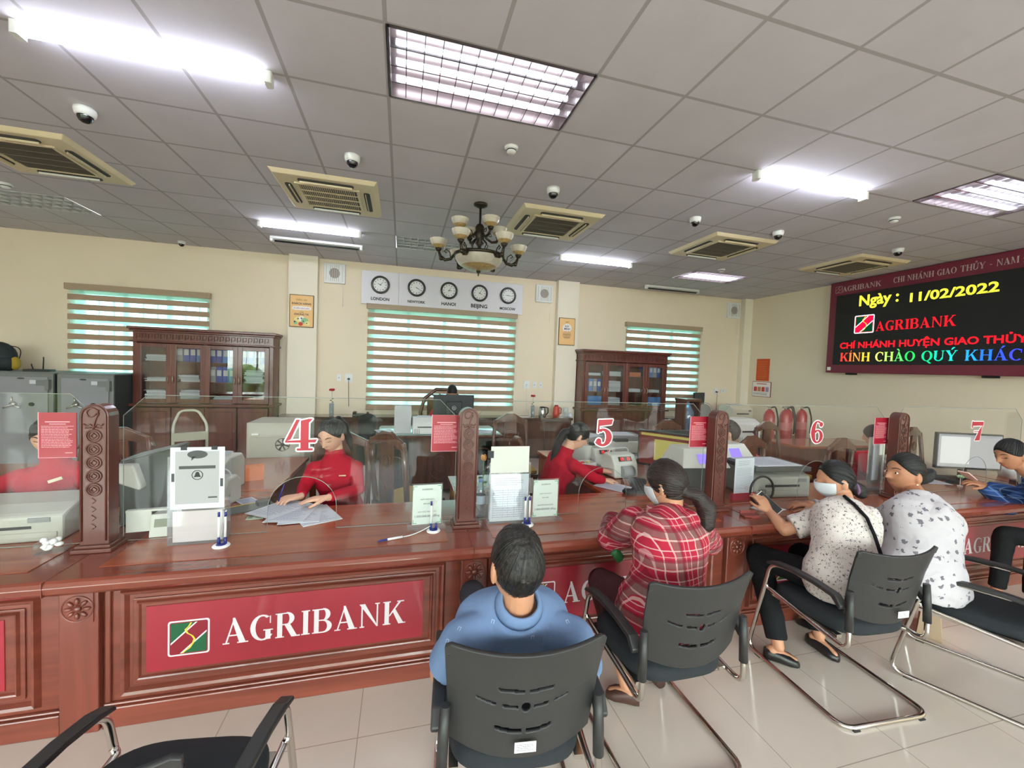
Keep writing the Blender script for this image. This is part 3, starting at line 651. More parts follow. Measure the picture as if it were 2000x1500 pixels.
mb.build('pictures', [rdp, mat('poster_brownish', (190, 130, 90), .6), mat('poster_lilac', (170, 150, 180), .6)], t)
lines(t, F2, -.2, .2, -.13, -.07, 3, blk, .003); lines(t, F2, -.12, .13, .1, .13, 1, rdp, .01, 0)

# ---------------------------------------------------------------- teller counter
w_dark = wood('mahogany_front', (106, 50, 38), (136, 68, 52), .3, 'X')
w_darkz = wood('mahogany_upright', (102, 48, 37), (130, 64, 50), .3, 'Z')
w_border = wood('mahogany_border', (116, 54, 40), (132, 64, 48), .2, 'X', coat=.5)
w_top = wood('mahogany_top', (138, 64, 40), (160, 80, 50), .24, 'X', coat=.4)
w_post = wood('mahogany_post', (86, 46, 38), (106, 60, 50), .35, 'Z')
red_m = mat('red_name_panel', (160, 38, 54), .28, coat=.3)
wlet = mat('white_letter', (232, 224, 228), .4)
emb_red, emb_green, emb_yel = mat('emblem_red', (140, 24, 44), .35), mat('emblem_green', (16, 92, 56), .35), mat('emblem_yellow', (226, 200, 70), .4)
P0, PD = -1.215, 1.72                   # first post, spacing of the posts
Y0 = -.11                              # plane of the counter fronts
wt_ = thing('worktop', 'long glossy red brown wooden worktop running under the glass screens', 'worktop', (0, 0, 0))
prof = [(-.22, .664), (-.225, .675), (-.265, .685), (-.282, .70), (-.288, .725), (-.28, .742), (-.268, .75), (.49, .75), (.49, .664)]
M = Matrix(((0, 0, 1, 0), (1, 0, 0, 0), (0, 1, 0, 0), (0, 0, 0, 1)))
MB().prism(prof, P0-2*PD, P0+5*PD, M=M, sm=False).build('slab', w_border, wt_, bevel=.003)
for k in range(-2, 5):
    x0 = P0+k*PD; MB().box(x0+.12, x0+PD-.12, -.175, .48, .7505, .7525).build('inlay_panel', w_top, wt_)
    MB().box(x0-.001, x0+.001, -.289, .488, .69, .7512).build('joint', w_darkz, wt_)
def rosette(mb, x, z, y, r=.055):
    M = frame_M((x, y, z), (1, 0, 0), (0, 0, 1))
    s0 = len(mb.v); mb.lathe([(0, .012), (r*.22, .01), (r*.28, .003)], 12); mb.lathe([(r*.95, 0), (r, .008), (r*1.05, .0)], 24)
    mb.xf(M, s0)
    for q in range(8):
        a = q*PI/4; s0 = len(mb.v); mb.sphere((0, 0, 0), (r*.3, r*.17, .008), 8, 5); mb.xf(M @ Matrix.Rotation(a, 4, 'Z') @ Matrix.Translation((r*.6, 0, .003)), s0)
ORD = {-2: 'far left, outside the picture', -1: 'below the beige printer', 0: 'under number four', 1: 'behind the man in blue', 2: 'behind the dotted blouse', 3: 'behind the blue plaid man', 4: 'at the far right end'}
for k in range(-2, 5):
    x0 = P0+k*PD-.04
    u_ = thing('counter_cabinet', 'mahogany counter front section with red name panel, '+ORD[k], 'counter', (x0, 0, 0), group='counter front sections')
    MB().box(0, PD-.001, Y0, .42, .0, .662).build('carcass', w_dark, u_)
    MB().box(.145, PD-.003, Y0-.028, Y0, 0, .095).box(.145, PD-.003, Y0-.018, Y0, .095, .108).build('plinth', w_dark, u_, bevel=.006)
    # stepped picture-frame mouldings
    def ring(x1, x2, z1, z2, w, y, d, m_, nm):
        mb = MB(); a, b_, c, e_ = x1, x2, z1, z2
        for (p, q) in (((a, c), (b_, c)), ((b_, c), (b_, e_)), ((b_, e_), (a, e_)), ((a, e_), (a, c))):
            n_ = Vector((-(q[1]-p[1]), q[0]-p[0])).normalized()*w; t_ = Vector((q[0]-p[0], q[1]-p[1])).normalized()*w
            o1 = (p[0], p[1]); o2 = (q[0], q[1]); i1 = (p[0]+n_.x+t_.x, p[1]+n_.y+t_.y); i2 = (q[0]+n_.x-t_.x, q[1]+n_.y-t_.y)
            vs = [(o1[0], y, o1[1]), (o2[0], y, o2[1]), (i2[0], y, i2[1]), (i1[0], y, i1[1]), ((o1[0]*2+i1[0])/3, y-d, (o1[1]*2+i1[1])/3), ((o2[0]*2+i2[0])/3, y-d, (o2[1]*2+i2[1])/3), ((o2[0]+i2[0]*2)/3, y-d*.8, (o2[1]+i2[1]*2)/3), ((o1[0]+i1[0]*2)/3, y-d*.8, (o1[1]+i1[1]*2)/3)]
            mb.add(vs, [(0, 1, 5, 4), (4, 5, 6, 7), (7, 6, 2, 3)])
        return mb.build(nm, m_, u_)
    ring(.2, PD-.08, .125, .62, .035, Y0, .022, w_dark, 'outer_moulding')
    MB().box(.25, PD-.13, Y0-.008, Y0, .175, .57).build('field', w_dark, u_, bevel=.003)
    ring(.265, PD-.145, .195, .56, .018, Y0-.008, .012, w_dark, 'inner_moulding')
    MB().box(.302, PD-.195, Y0-.012, Y0-.008, .225, .53).build('name_panel', red_m, u_)
    emblem(u_, (.385, Y0-.0115, .285), .165, (1, 0, 0), (0, 0, 1), [wlet, emb_red, emb_green, emb_yel], depth=.002)
    serif_word('lettering', 'AGRIBANK', .83, .122, wlet, u_, (.603, Y0-.0115, .312))
    mb = MB().box(0.0, .14, Y0-.035, Y0, 0, .662); mb.build('pilaster', w_darkz, u_, bevel=.006)
    mb = MB(); mb.box(.015, .125, Y0-.04, Y0-.034, .5, .63); rosette(mb, .07, .565, Y0-.04); mb.build('rosette', w_darkz, u_)
    mb = MB()
    mb.box(.15, .17, Y0-.014, Y0, .11, .66)
    mb.build('side_bead', w_darkz, u_, bevel=.004)
# ---------------------------------------------------------------- posts between the screens
def post(k, label):
    x = P0+k*PD; t = thing('screen_post', label, 'post', (x, 0, .7505), group='carved wooden posts between the glass screens')
    w = .055; hgt = .68
    arch = [(-w, .03), (w, .03), (w, hgt-w)]+[(w*math.cos(a), hgt-w+w*math.sin(a)) for a in [PI*q/10 for q in range(1, 10)]]+[(-w, hgt-w)]
    F_ = frame_M((0, -.045, 0), (1, 0, 0), (0, 0, 1)); F_b = frame_M((0, .075, 0), (1, 0, 0), (0, 0, 1))
    MB().prism(arch, 0, .075, M=F_b).build('shaft', w_post, t, bevel=.004)
    MB().box(-w-.022, w+.022, -.025, .098, 0, .018).box(-w-.012, w+.012, -.014, .088, .018, .032).build('base', w_post, t, bevel=.004)
    mb = MB(); y = -.003
    mb.tube([(px*.97, y, pz) for px, pz in [(-w+.008, .05), (-w+.008, hgt-w)]+[((w-.008)*math.cos(PI-a), hgt-w+(w-.008)*math.sin(a)) for a in [PI*q/10 for q in range(1, 10)]]+[(w-.008, hgt-w), (w-.008, .05)]], .0035, 6)
    for q in range(5):
        z = .535-q*.062; c = [(.028*math.cos(a), y, z+.028*math.sin(a)) for a in [2*PI*i/18 for i in range(18)]]
        mb.tube(c, .0035, 5, closed=True); c = [(.019*math.cos(a), y, z+.019*math.sin(a)) for a in [2*PI*i/14 for i in range(14)]]; mb.tube(c, .0022, 5, closed=True)
        mb.tube([(0, y, z+.012), (.011, y, z), (0, y, z-.012), (-.011, y, z)], .003, 5, closed=True)
    mb.tube(bez((0, y, .565), (.0, y, .6), (.018, y, .635), 6)+bez((.018, y, .635), (.015, y, .665), (-.012, y, .66), 5)+bez((-.012, y, .66), (-.036, y, .645), (-.02, y, .625), 5)+bez((-.02, y, .625), (.0, y, .61), (.02, y, .655), 5), .0035, 6)
    for s in (-1, 1): mb.tube([(0, y, .572), (s*.014, y, .588), (s*.026, y, .58), (s*.036, y, .59)], .0035, 5); mb.tube([(s*.008, y, .575), (s*.02, y, .57), (s*.03, y, .572)], .003, 5)
    for q in range(4): mb.tube([(-.008, y, .25-q*.04), (.008, y, .235-q*.04), (-.004, y, .225-q*.04)], .0016, 5)
    mb.build('carving', w_post, t)
    return t
for k, lb in enumerate(('carved wooden post left of number four', 'carved wooden post between numbers four and five', 'carved wooden post between numbers five and six', 'carved wooden post between numbers six and seven', 'carved wooden post right of number seven, outside the picture')): post(k, lb)
# ---------------------------------------------------------------- glass screens
gl_m = glassmat('screen_glass', (.985, .99, .985), .014, 0, .004, (.8, .8, .78))
edge_m = mat('polished_glass_edge', (140, 146, 138), .3)
rim_m = mat('black_rim', (40, 34, 30), .4)
dig_r = mat('number_red', (176, 26, 48), .4); dig_w = mat('number_white', (240, 232, 236), .4)
GY = .10
def digit_polys(d):
    if d == '4': return [[(.3, 1.0), (.42, 1.0), (.12, .36), (-.06, .3)], [(-.06, .26), (.95, .26), (1.0, .36), (-.06, .32)], _r(.45, .72, .04, .97), [(.45, .97), (.72, 1.03), (.85, 1.03), (.72, .9)], _r(.33, .86, 0, .07)], 1.0
    if d == '5': return [[(.14, .76), (.74, .82), (.8, 1.02), (.14, 1.0)], [(.12, 1.0), (.2, 1.0), (.18, .5), (.1, .5)]]+_arc(.36, .33, .42, .34, -150, 128, .27, .09, 18)+_arc(.17, .17, .13, .13, 0, 360, .13, .13, 10), .82
    if d == '6': return _arc(.42, .5, .42, .52, 60, 270, .27, .06, 16)+_arc(.45, .3, .37, .31, -120, 140, .22, .07, 16)+_arc(.66, .85, .12, .11, 0, 360, .12, .11, 10), .84
    return [[(.02, 1.0), (.85, 1.0), (.85, .8), (.02, .78)], [(.02, 1.02), (.1, 1.02), (.08, .68), (0, .68)], [(.82, .84), (.62, .6), (.72, .6), (.87, .9)], [(.6, .6), (.74, .62), (.66, 0), (.28, 0)], _r(.2, .75, .46, .5)], .85
def digit(t, d, x0, z0, w, h):
    P, W_ = digit_polys(d); kx = w/W_; F_ = frame_M((x0, -.0045, z0), (1, 0, 0), (0, 0, 1)); mb = MB()
    P = [[(p[0]*kx, p[1]*h) for p in q] for q in P]
    def ccw(q): return q if sum(a[0]*b_[1]-b_[0]*a[1] for a, b_ in zip(q, q[1:]+q[:1])) > 0 else q[::-1]
    n_ = 0
    for q in P:
        for a in range(8):
            dx, dz = .0075*math.cos(a*PI/4), .0075*math.sin(a*PI/4); mb.prism(ccw([(x+dx, z+dz) for x, z in q]), 0, .0004+.000003*n_, M=F_); n_ += 1
    mb.cm = 1
    for i, q in enumerate(P): mb.prism(ccw(q), .0012, .002+.00001*i, M=F_)
    return mb.build('number_sign', [dig_w, dig_r], t)
def screen(k, xa, za, wa, d, dx, dz0, dw, dh, hole=None):
    x0 = P0+k*PD+.057; x1 = P0+(k+1)*PD-.057; t = thing('glass_screen', 'clear glass counter screen bearing the red number %s' % {'4': 'four', '5': 'five', '6': 'six', '7': 'seven'}[d] if d else 'clear glass counter screen left of the first carved post', 'glass screen', (0, GY, 0), group='glass screens on the counter')
    zt = 1.467; c = .10; z0 = .755
    A = [(xa+wa*math.cos(a), za+wa*1.0*math.sin(a)) for a in [PI*q/16 for q in range(17)]]
    if k < 0: poly = [(x0, z0), (xa-wa, z0)]+A[::-1]+[(xa+wa, z0), (x1, z0), (x1, zt-c), (x1-c*.9, zt), (x0+c, zt), (x0, zt-c)]
    else: poly = [(x0, z0), (xa-wa, z0)]+A[::-1]+[(xa+wa, z0), (x1, z0), (x1, zt-c), (x1-c, zt), (x0+c*.95, zt), (x0, zt-c)]
    F_ = frame_M((0, .004, 0), (1, 0, 0), (0, 0, 1))
    MB().prism(poly, 0, .008, M=F_).build('pane', gl_m, t)
    i0 = 1; loop = [(x, 0, z) for x, z in poly]
    MB().tube(loop, .0018, 5, closed=True).build('polished_edge', edge_m, t)
    if d: digit(t, d, dx, dz0, dw, dh)
    if hole: MB().tube([(hole[0]+hole[2]*math.cos(a), -.008, hole[1]+hole[2]*math.sin(a)) for a in [2*PI*i/24 for i in range(24)]], .008, 8, closed=True).build('round_rim', rim_m, t)
    return t
screen(-1, -2.0, .87, .17, '', 0, 0, 0, 0)
screen(0, -.365, .875, .168, '4', -.445, 1.185, .145, .165)
screen(1, 1.41, .875, .17, '5', 1.335, 1.185, .125, .17)
screen(2, 3.2, .875, .17, '6', 3.12, 1.185, .12, .165, hole=(2.69, .84, .105))
screen(3, 5.02, .885, .155, '7', 4.92, 1.185, .15, .165)
# red notices on the glass
nred = mat('notice_red', (156, 20, 44), .3, coat=.3); nink = mat('notice_pale_ink', (236, 170, 180), .6)
for k, (xa, xb, lb) in enumerate(((-1.475, -1.335, 'left of the first carved post'), (.305, .47, 'left of the post between numbers four and five'), (2.085, 2.245, 'left of the post between numbers five and six'), (3.86, 4.03, 'left of the post between numbers six and seven'))):
    xb = min(xb, P0+k*PD-.03); w = xb-xa
    if w < .15: xa = xb-.15 if k else xa; w = xb-xa
    t = thing('red_notice', 'red printed notice hung on the glass '+lb, 'notice', ((xa+xb)/2, GY-.006, 1.275), group='red notices on the glass'); MB().box(-w/2, w/2, -.003, .001, -.105, .105).build('sheet', nred, t)
    F_ = frame_M((0, -.0035, 0), (1, 0, 0), (0, 0, 1)); lines(t, F_, -w*.43, w*.43, -.06, .045, 14, nink, .0012)
    mb = MB(); mb.prism([(-w*.33, .06), (w*.33, .06), (w*.33, .064), (-w*.33, .064)], 0, .0004, M=F_); mb.prism([(-w*.22, .05), (w*.22, .05), (w*.22, .053), (-w*.22, .053)], 0, .0004, M=F_); mb.prism([(w*.2, -.085), (w*.4, -.085), (w*.4, -.082), (w*.2, -.082)], 0, .0004, M=F_); mb.build('heading', nink, t)
    MB().box(-w/2-.002, -w/2+.001, -.004, 0, -.106, .106).box(-w/2, w/2, -.004, 0, -.1065, -.1045).build('pale_border', nink, t)
# ---------------------------------------------------------------- things standing on the counter
ZT = .7527
beige = mat('beige_plastic', (172, 168, 158), .45); beige2 = mat('light_beige_plastic', (198, 196, 188), .4); grey_p = mat('grey_plastic', (122, 122, 122), .5); dgrey = mat('dark_grey_plastic', (66, 68, 66), .5)
paper_m = mat('paper_white', (204, 207, 213), .7); acr = glassmat('acrylic', (.96, .97, .97), .07, .02, .06, (.9, .9, .9)); lcd = mat('lcd_olive', (128, 130, 112), .3)
ink = mat('print_grey', (110, 110, 118), .7); ink_b = mat('print_blue', (90, 104, 150), .7)
def fM(loc, rz=0, tilt=0): return Matrix.Translation(loc) @ Matrix.Rotation(rz, 4, 'Z') @ Matrix.Rotation(tilt, 4, 'X')
def ang(o, rz=0, rx=0): o.rotation_euler = (rx, 0, rz); return o
# beige laser printer at the left
def printer(name, label, loc, rz, w, d, h, m1=beige, m2=white_m, paper=True, group=None, cat='printer'):
    t = thing(name, label, cat, loc, rz, group)
    mb = MB(); pr_ = [(-d/2, 0), (d/2, 0), (d/2, h*.8), (d/2-.04, h), (-d*.2, h), (-d/2+.03, h*.86), (-d/2, h*.78)]
    M_ = Matrix(((0, 0, 1, 0), (1, 0, 0, 0), (0, 1, 0, 0), (0, 0, 0, 1))); mb.prism(pr_, -w/2, w/2, M=M_); mb.build('body', m1, t, bevel=.012)
    MB().box(-w/2+.02, w/2-.02, -d/2-.006, -d/2+.01, .02, h*.3).build('paper_drawer', m1, t, bevel=.004)
    MB().box(-w*.3, w*.3, -d/2-.004, -d/2+.01, h*.42, h*.50).build('output_slot', dark_m, t)
    mb = MB()
    for q in range(5):
        for r_ in range(3): mb.box(-w*.42+r_*.025, -w*.42+r_*.025+.014, -d/2-.008, -d/2, h*.06+q*.012, h*.06+q*.012+.005)
    mb.build('vent_slots', dgrey, t)
    MB().box(w*.28, w*.42, -d/2-.004, -d/2+.01, h*.6, h*.74).build('control_panel', grey_p, t)
    if paper: MB().box(-w*.3, w*.3, -.02, d*.3, h, h+.012).box(-w*.28, w*.26, -.04, d*.26, h+.012, h+.016).build('paper_stack', paper_m, t)
    return t
tp = printer('laser_printer', 'beige laser printer on the counter at the left picture edge', (-1.73, .325, ZT), .06, .58, .37, .158, paper=False)
# plastic box of white flowers / tissue
t = thing('tissue_box', 'small clear box of crumpled white tissue between printer and post', 'box', (-1.385, .03, ZT), .2); MB().box(-.05, .05, -.035, .035, 0, .004).box(-.05, -.048, -.035, .035, 0, .05).box(.048, .05, -.035, .035, 0, .05).build('clear_box', acr, t)
mb = MB(); mb.smooth = True
for q in range(9): mb.sphere((random.uniform(-.035, .035), random.uniform(-.02, .02), random.uniform(.02, .06)), (random.uniform(.01, .02), random.uniform(.01, .018), random.uniform(.008, .016)), 7, 5)
mb.build('crumpled_tissue', white_m, t)
# customer display of the left bill counter
def bill_counter(label, loc, rz, txt=None, col=None, scale=1, dark=dgrey):
    t = thing('bill_counter', label, 'bill counter', loc, rz, 'bill counters seen from behind, pale hood on dark body'); s = scale
    mb = MB(); pr_ = [(-.12, 0), (.12, 0), (.16, .21), (-.16, .21)]; F_ = frame_M((0, .14*s, 0), (1, 0, 0), (0, 0, 1)); mb.prism([(a*s, b_*s) for a, b_ in pr_], 0, .26*s, M=F_); mb.build('body', dark, t, bevel=.01)
    mb = MB(); mb.add([(-.19*s, -.16*s, .21*s), (.19*s, -.16*s, .21*s), (.19*s, .14*s, .21*s), (-.19*s, .14*s, .21*s), (-.14*s, -.08*s, .335*s), (.14*s, -.08*s, .335*s), (.14*s, .1*s, .335*s), (-.14*s, .1*s, .335*s)], [(0, 3, 2, 1), (4, 5, 6, 7), (0, 1, 5, 4), (1, 2, 6, 5), (2, 3, 7, 6), (3, 0, 4, 7)]); mb.build('hood', beige2, t, bevel=.006)
    if txt:
        c = Vector((0, -.12*s, .272*s)); F_ = frame_M((c.x, c.y-.0035, c.z), (1, 0, 0), (0, .53, .85)); MB().prism([(-.055, -.04), (.055, -.04), (.055, .035), (-.055, .035)], 0, .002, M=F_).build('display', emis('display_violet', (150, 130, 255), .9), t)
        o = text_obj('display_digits', txt, .07, mat('display_ink', (60, 40, 190), .5), t, (0, c.y-.0065, c.z-.022), (math.atan2(.85, .53), 0, 0), width=.085)
    return t
t = thing('bill_counter', 'dark grey slanted bill counter with small pale hood behind the left post', 'bill counter', (-1.17, .42, ZT), .05); F_ = frame_M((0, .1, 0), (1, 0, 0), (0, 0, 1)); MB().prism([(-.13, 0), (.0, 0), (.05, .1), (.095, .33), (.115, .41), (-.13, .34)], 0, .2, M=F_).build('body', dgrey, t, bevel=.008)
MB().prism([(-.15, .26), (-.015, .2), (-.005, .215), (-.04, .335), (-.15, .335)], .2, .26, M=F_).build('hood', beige2, t, bevel=.008); MB().prism([(-.125, .335), (.105, .395), (.1, .41), (-.125, .35)], .0, .19, M=F_).build('top_tray', grey_p, t, bevel=.003)
bill_counter('bill counter showing 100 left of the post between 5 and 6', (2.36, .42, ZT), -.1, '100', scale=1.05)
bill_counter('bill counter showing 69 right of the post between 5 and 6', (2.86, .66, ZT), .05, '69')
t = thing('customer_display', 'white tilted display unit with small olive screen beside the left post', 'display', (-1.03, .12, ZT), .12)
mb = MB(); F_ = frame_M((.0, 0, 0), (1, 0, 0), (0, .12, .99)); mb.prism([(-.035, 0), (.075, 0), (.07, .115), (-.03, .115)], -.09, 0, M=F_); mb.build('housing', beige2, t, bevel=.004)
MB().prism([(-.015, .05), (.055, .05), (.053, .09), (-.013, .09)], .0005, .002, M=F_).build('small_screen', lcd, t)
MB().box(-.13, -.03, .02, .03, .03, .135).box(-.13, .08, .015, .04, .13, .14).build('back_plate', beige2, t)
# acrylic leaflet rack with poster, paper inside
def rack(label, loc, rz, w, h, d, posters):
    t = thing('leaflet_rack', label, 'leaflet rack', loc, rz, 'clear acrylic racks on the counter')
    MB().box(-w/2, w/2, -.001, .001, 0, h).box(-w/2, w/2, d-.002, d, 0, h).box(-w/2, -w/2+.002, 0, d, 0, h*.5).box(w/2-.002, w/2, 0, d, 0, h*.5).box(-w/2, w/2, 0, d, 0, .003).build('acrylic_case', acr, t)
    return t
t = rack('clear rack holding a grey printed poster over stacked leaflets, left of number four', (-.815, .005, ZT), .03, .235, .43, .085, None)
F_ = frame_M((0, -.004, 0), (1, 0, 0), (0, 0, 1)); MB().box(-.105, .118, -.004, -.0012, .175, .475).build('poster_sheet', paper_m, t)
mb = MB(); q = lambda a, b_, c, d: mb.prism([(a, c), (b_, c), (b_, d), (a, d)], 0, .0005, M=F_)
gp = mat('poster_pale_grey', (168, 168, 168), .7)
q(-.085, .095, .2, .455); mb.build('print_area', gp, t)
mb = MB(); mb.cm = 0; mb.prism([(.005+.042*math.cos(a), .44+.02*math.sin(a)) for a in [2*PI*i/16 for i in range(16)]], .0006, .001, M=F_); mb.prism([(-.02, .43), (0, .43), (-.02, .41)], .0006, .001, M=F_)
for a, b_, c, d in ((-.07, .08, .37, .385), (-.1, -.088, .31, .35), (.1, .112, .28, .32), (.05, .088, .225, .232)): mb.prism([(a, c), (b_, c), (b_, d), (a, d)], .0006, .001, M=F_)
mb.build('dark_print', dgrey, t)
mb = MB(); mb.tube([(.005+.022*math.cos(a), -.0055, .34+.022*math.sin(a)) for a in [2*PI*i/18 for i in range(18)]], .0016, 5, closed=True); mb.prism([(-.01, .33), (.02, .33), (.015, .34), (.012, .352), (.005, .356), (-.002, .352), (-.005, .34)], .0006, .001, M=F_); mb.build('figure_icon', blk, t)
lines(t, F_, -.075, .085, .39, .405, 3, ink, .0016); lines(t, F_, -.08, -.04, .3, .345, 7, ink, .0008); lines(t, F_, .045, .085, .3, .345, 7, ink, .0008); lines(t, F_, -.06, .09, .21, .26, 6, ink, .0008)
for x_ in (-.05, .075):
    MB().box(x_-.012, x_+.012, -.008, .006, .462, .48).build('binder_clip', blk, t)
for q_ in range(9): MB().box(-.1, .105, .01+q_*.007, .014+q_*.007, .01, .16-q_*.006).build('leaflet', paper_m if q_ % 2 else mat('leaflet_pinkish', (214, 200, 200), .7), t)
t = rack('clear rack with blank cream board above a printed price table, left of number 5', (.76, .015, ZT), -.02, .25, .36, .08, None)
MB().box(-.12, .11, -.004, -.001, .3, .455).build('blank_board', mat('cream_board', (200, 199, 190), .5), t)
MB().box(-.115, .115, .002, .005, .012, .29).build('table_sheet', paper_m, t); F_ = frame_M((0, .0018, 0), (1, 0, 0), (0, 0, 1)); lines(t, F_, -.1, .1, .03, .2, 13, ink_b, .001, .1)
mb = MB()
for x_ in (-.1, -.04, -.01, .03, .06, .1): mb.prism([(x_, .03), (x_+.0008, .03), (x_+.0008, .21), (x_, .21)], 0, .0004, M=F_)
mb.build('table_rules', ink, t); lines(t, F_, -.09, .09, .22, .27, 4, ink, .0012)
MB().box(-.14, -.105, -.012, .012, .39, .43).tube([(-.14, 0, .42), (-.165, -.003, .425), (-.17, 0, .41), (-.14, 0, .4)], .0015, 5).build('binder_clip', blk, t)
for q_ in range(4): MB().box(-.11, .11, .02+q_*.012, .024+q_*.012, .01, .25-q_*.01).build('leaflet', paper_m, t)
# pens on round stands
navy = mat('navy_plastic', (40, 44, 120), .35)
def pen_stand(label, loc, npen, cord=False, rz=0):
    t = thing('pen_stand', label, 'pen stand', loc, rz, 'white and navy pen stands')
    MB().lathe([(0, 0), (.036, 0), (.038, .004), (.034, .009), (0, .012)], 24).build('base', white_m, t); MB().lathe([(0, .0125), (.022, .0115), (.022, .0095)], 20).build('badge', navy, t)
    for q_ in range(2):
        x = (-.014, .014)[q_]
        MB().cyl((x, .008, .008), .008, .035, 10, r2=.006).build('holder', navy, t)
        if q_ < npen:
            p = MB().cyl((x, .008, .043), .0055, .1, 10, r2=.005).build('pen', white_m, t); MB().cyl((x, .008, .143), .0055, .022, 10).build('pen_cap', navy, p)
    MB().tube(rpath([(.014, .008, .165), (.014, .02, .172), (.0, .03, .14), (-.01, .03, .03)], .01), .0022, 6).build('cord', white_m, t)
    if cord:
        MB().tube(bez((-.014, .008, .03), (-.1, -.04, .0), (-.165, -.065, .008), 12), .0025, 6).build('loose_cord', white_m, t)
        c = MB().cyl((0, 0, 0), .0055, .11, 10); c.xf(fM((-.165, -.065, .008)) @ Matrix.Rotation(PI/2, 4, 'Y') @ Matrix.Rotation(PI+.28, 4, 'X')); 
        MB().tube([(-.165, -.065, .008), (-.24, -.085, .008)], .0058, 10).build('loose_pen', white_m, t); MB().tube([(-.24, -.085, .008), (-.275, -.094, .007), (-.29, -.098, .006)], [.0058, .0045, .001], 10).build('loose_pen_tip', navy, t)
    return t
pen_stand('two-pen stand in front of the printed poster rack', (-.69, -.045, ZT), 2)
pen_stand('pen stand whose second pen lies corded on the counter', (.32, -.035, ZT), 1, True)
pen_stand('two-pen stand between the price table rack and right sign', (.86, -.035, ZT), 2)
pen_stand('pen stand in front of the woman in dotted blouse', (3.2, -.03, ZT), 2)
# acrylic sign holders
dg_ink = mat('print_dark', (84, 70, 80), .7)
def sign(label, loc, rz, w=.17, h=.235):
    t = thing('sign_holder', label, 'sign', loc, rz, 'green cornered paper signs in clear stands')
    MB().box(-w/2-.02, w/2+.02, -.035, .035, 0, .018).build('foot', acr, t, bevel=.003); MB().box(-w/2, w/2, -.004, .004, .018, h+.018).build('clear_panel', acr, t); MB().box(-w/2+.006, w/2-.006, -.0052, -.0045, .026, h+.012).build('paper', mat('sign_paper', (196, 205, 196), .6), t)
    F_ = frame_M((0, -.0056, .018), (1, 0, 0), (0, 0, 1)); mb = MB()
    for sx in (-1, 1):
        for z_, s_ in ((h-.012, -1), (.014, 1)):
            mb.prism(sorted_ccw([(sx*(w/2-.008), z_), (sx*(w/2-.03), z_), (sx*(w/2-.03), z_+s_*.003), (sx*(w/2-.008), z_+s_*.003)]), 0, .0004, M=F_); mb.prism(sorted_ccw([(sx*(w/2-.008), z_), (sx*(w/2-.011), z_), (sx*(w/2-.011), z_+s_*.022), (sx*(w/2-.008), z_+s_*.022)]), 0, .0004, M=F_)
    mb.build('green_corners', mat('sign_green', (60, 140, 90), .6), t)
    for tx, z, ww in (('AGRIBANK', h-.035, .06), ('QUẦY GIAO DỊCH', .145, .075), ('BẢO HIỂM', .12, .04), ('HẠN MỨC GIAO DỊCH', .075, .1), ('1.000.000.000 đồng', .048, .135)): text_obj('lettering', tx, .02, dg_ink, t, (0, -.0062, .018+z), R90, width=ww, ext=.0002)
    return t
def sorted_ccw(q):
    c = (sum(p[0] for p in q)/len(q), sum(p[1] for p in q)/len(q)); return sorted(q, key=lambda p: math.atan2(p[1]-c[1], p[0]-c[0]))
sign('paper sign in clear stand left of the post between 4 and 5', (.285, .015, ZT), .04)
sign('paper sign in clear stand under number 5, right of the price table', (.985, .02, ZT), .02)
# water bottle
bot_m = glassmat('bottle_plastic', (.86, .93, .96), .09, .05, .12, (.8, .88, .92)); cap_b = mat('bottle_cap_blue', (150, 180, 226), .4); lab_m = mat('bottle_label', (206, 220, 232), .4)
t = thing('water_bottle', 'clear water bottle with pale blue cap beside the post', 'bottle', (.615, .16, ZT)); mb = MB(); mb.lathe([(0, 0), (.03, 0), (.032, .01), (.03, .05), (.032, .06), (.032, .14), (.028, .17), (.013, .2), (.012, .21)], 20); mb.build('bottle_body', bot_m, t)
MB().cyl((0, 0, .208), .014, .02, 14).build('cap', cap_b, t); MB().lathe([(.0325, .08), (.0328, .13)], 20).build('wrapper', lab_m, t)
# orange rose in the rack
def flower(name, label, loc, petal, cat='flower', h=.3):
    t = thing(name, label, cat, loc); mb = MB(); mb.smooth = True
    for q_ in range(7):
        a = q_*2.4; mb.sphere((.008*math.cos(a), .008*math.sin(a), h-.006*q_/7), (.012, .012, .02), 7, 5)
    mb.build('petals', petal, t); MB().tube([(0, 0, .0), (.003, 0, h*.5), (0, 0, h-.01)], .0025, 6).build('stem', mat('stem_green', (70, 110, 60), .6), t)
    mb = MB(); 
    for q_ in range(3): mb.sphere((.015*(-1)**q_, .004, h*.5+q_*.03), (.016, .004, .009), 8, 5)
    mb.build('leaves', MATS['stem_green'], t); return t
flower('artificial_rose', 'orange rose standing behind the price table rack', (.655, .3, ZT), mat('petal_orange', (240, 160, 40), .5), h=.33)
t = thing('vase', 'slim vase holding the orange rose behind the rack', 'vase', (.655, .3, ZT)); MB().lathe([(.012, 0), (.018, .02), (.015, .09), (.018, .12)], 14).build('vase_body', acr, t)
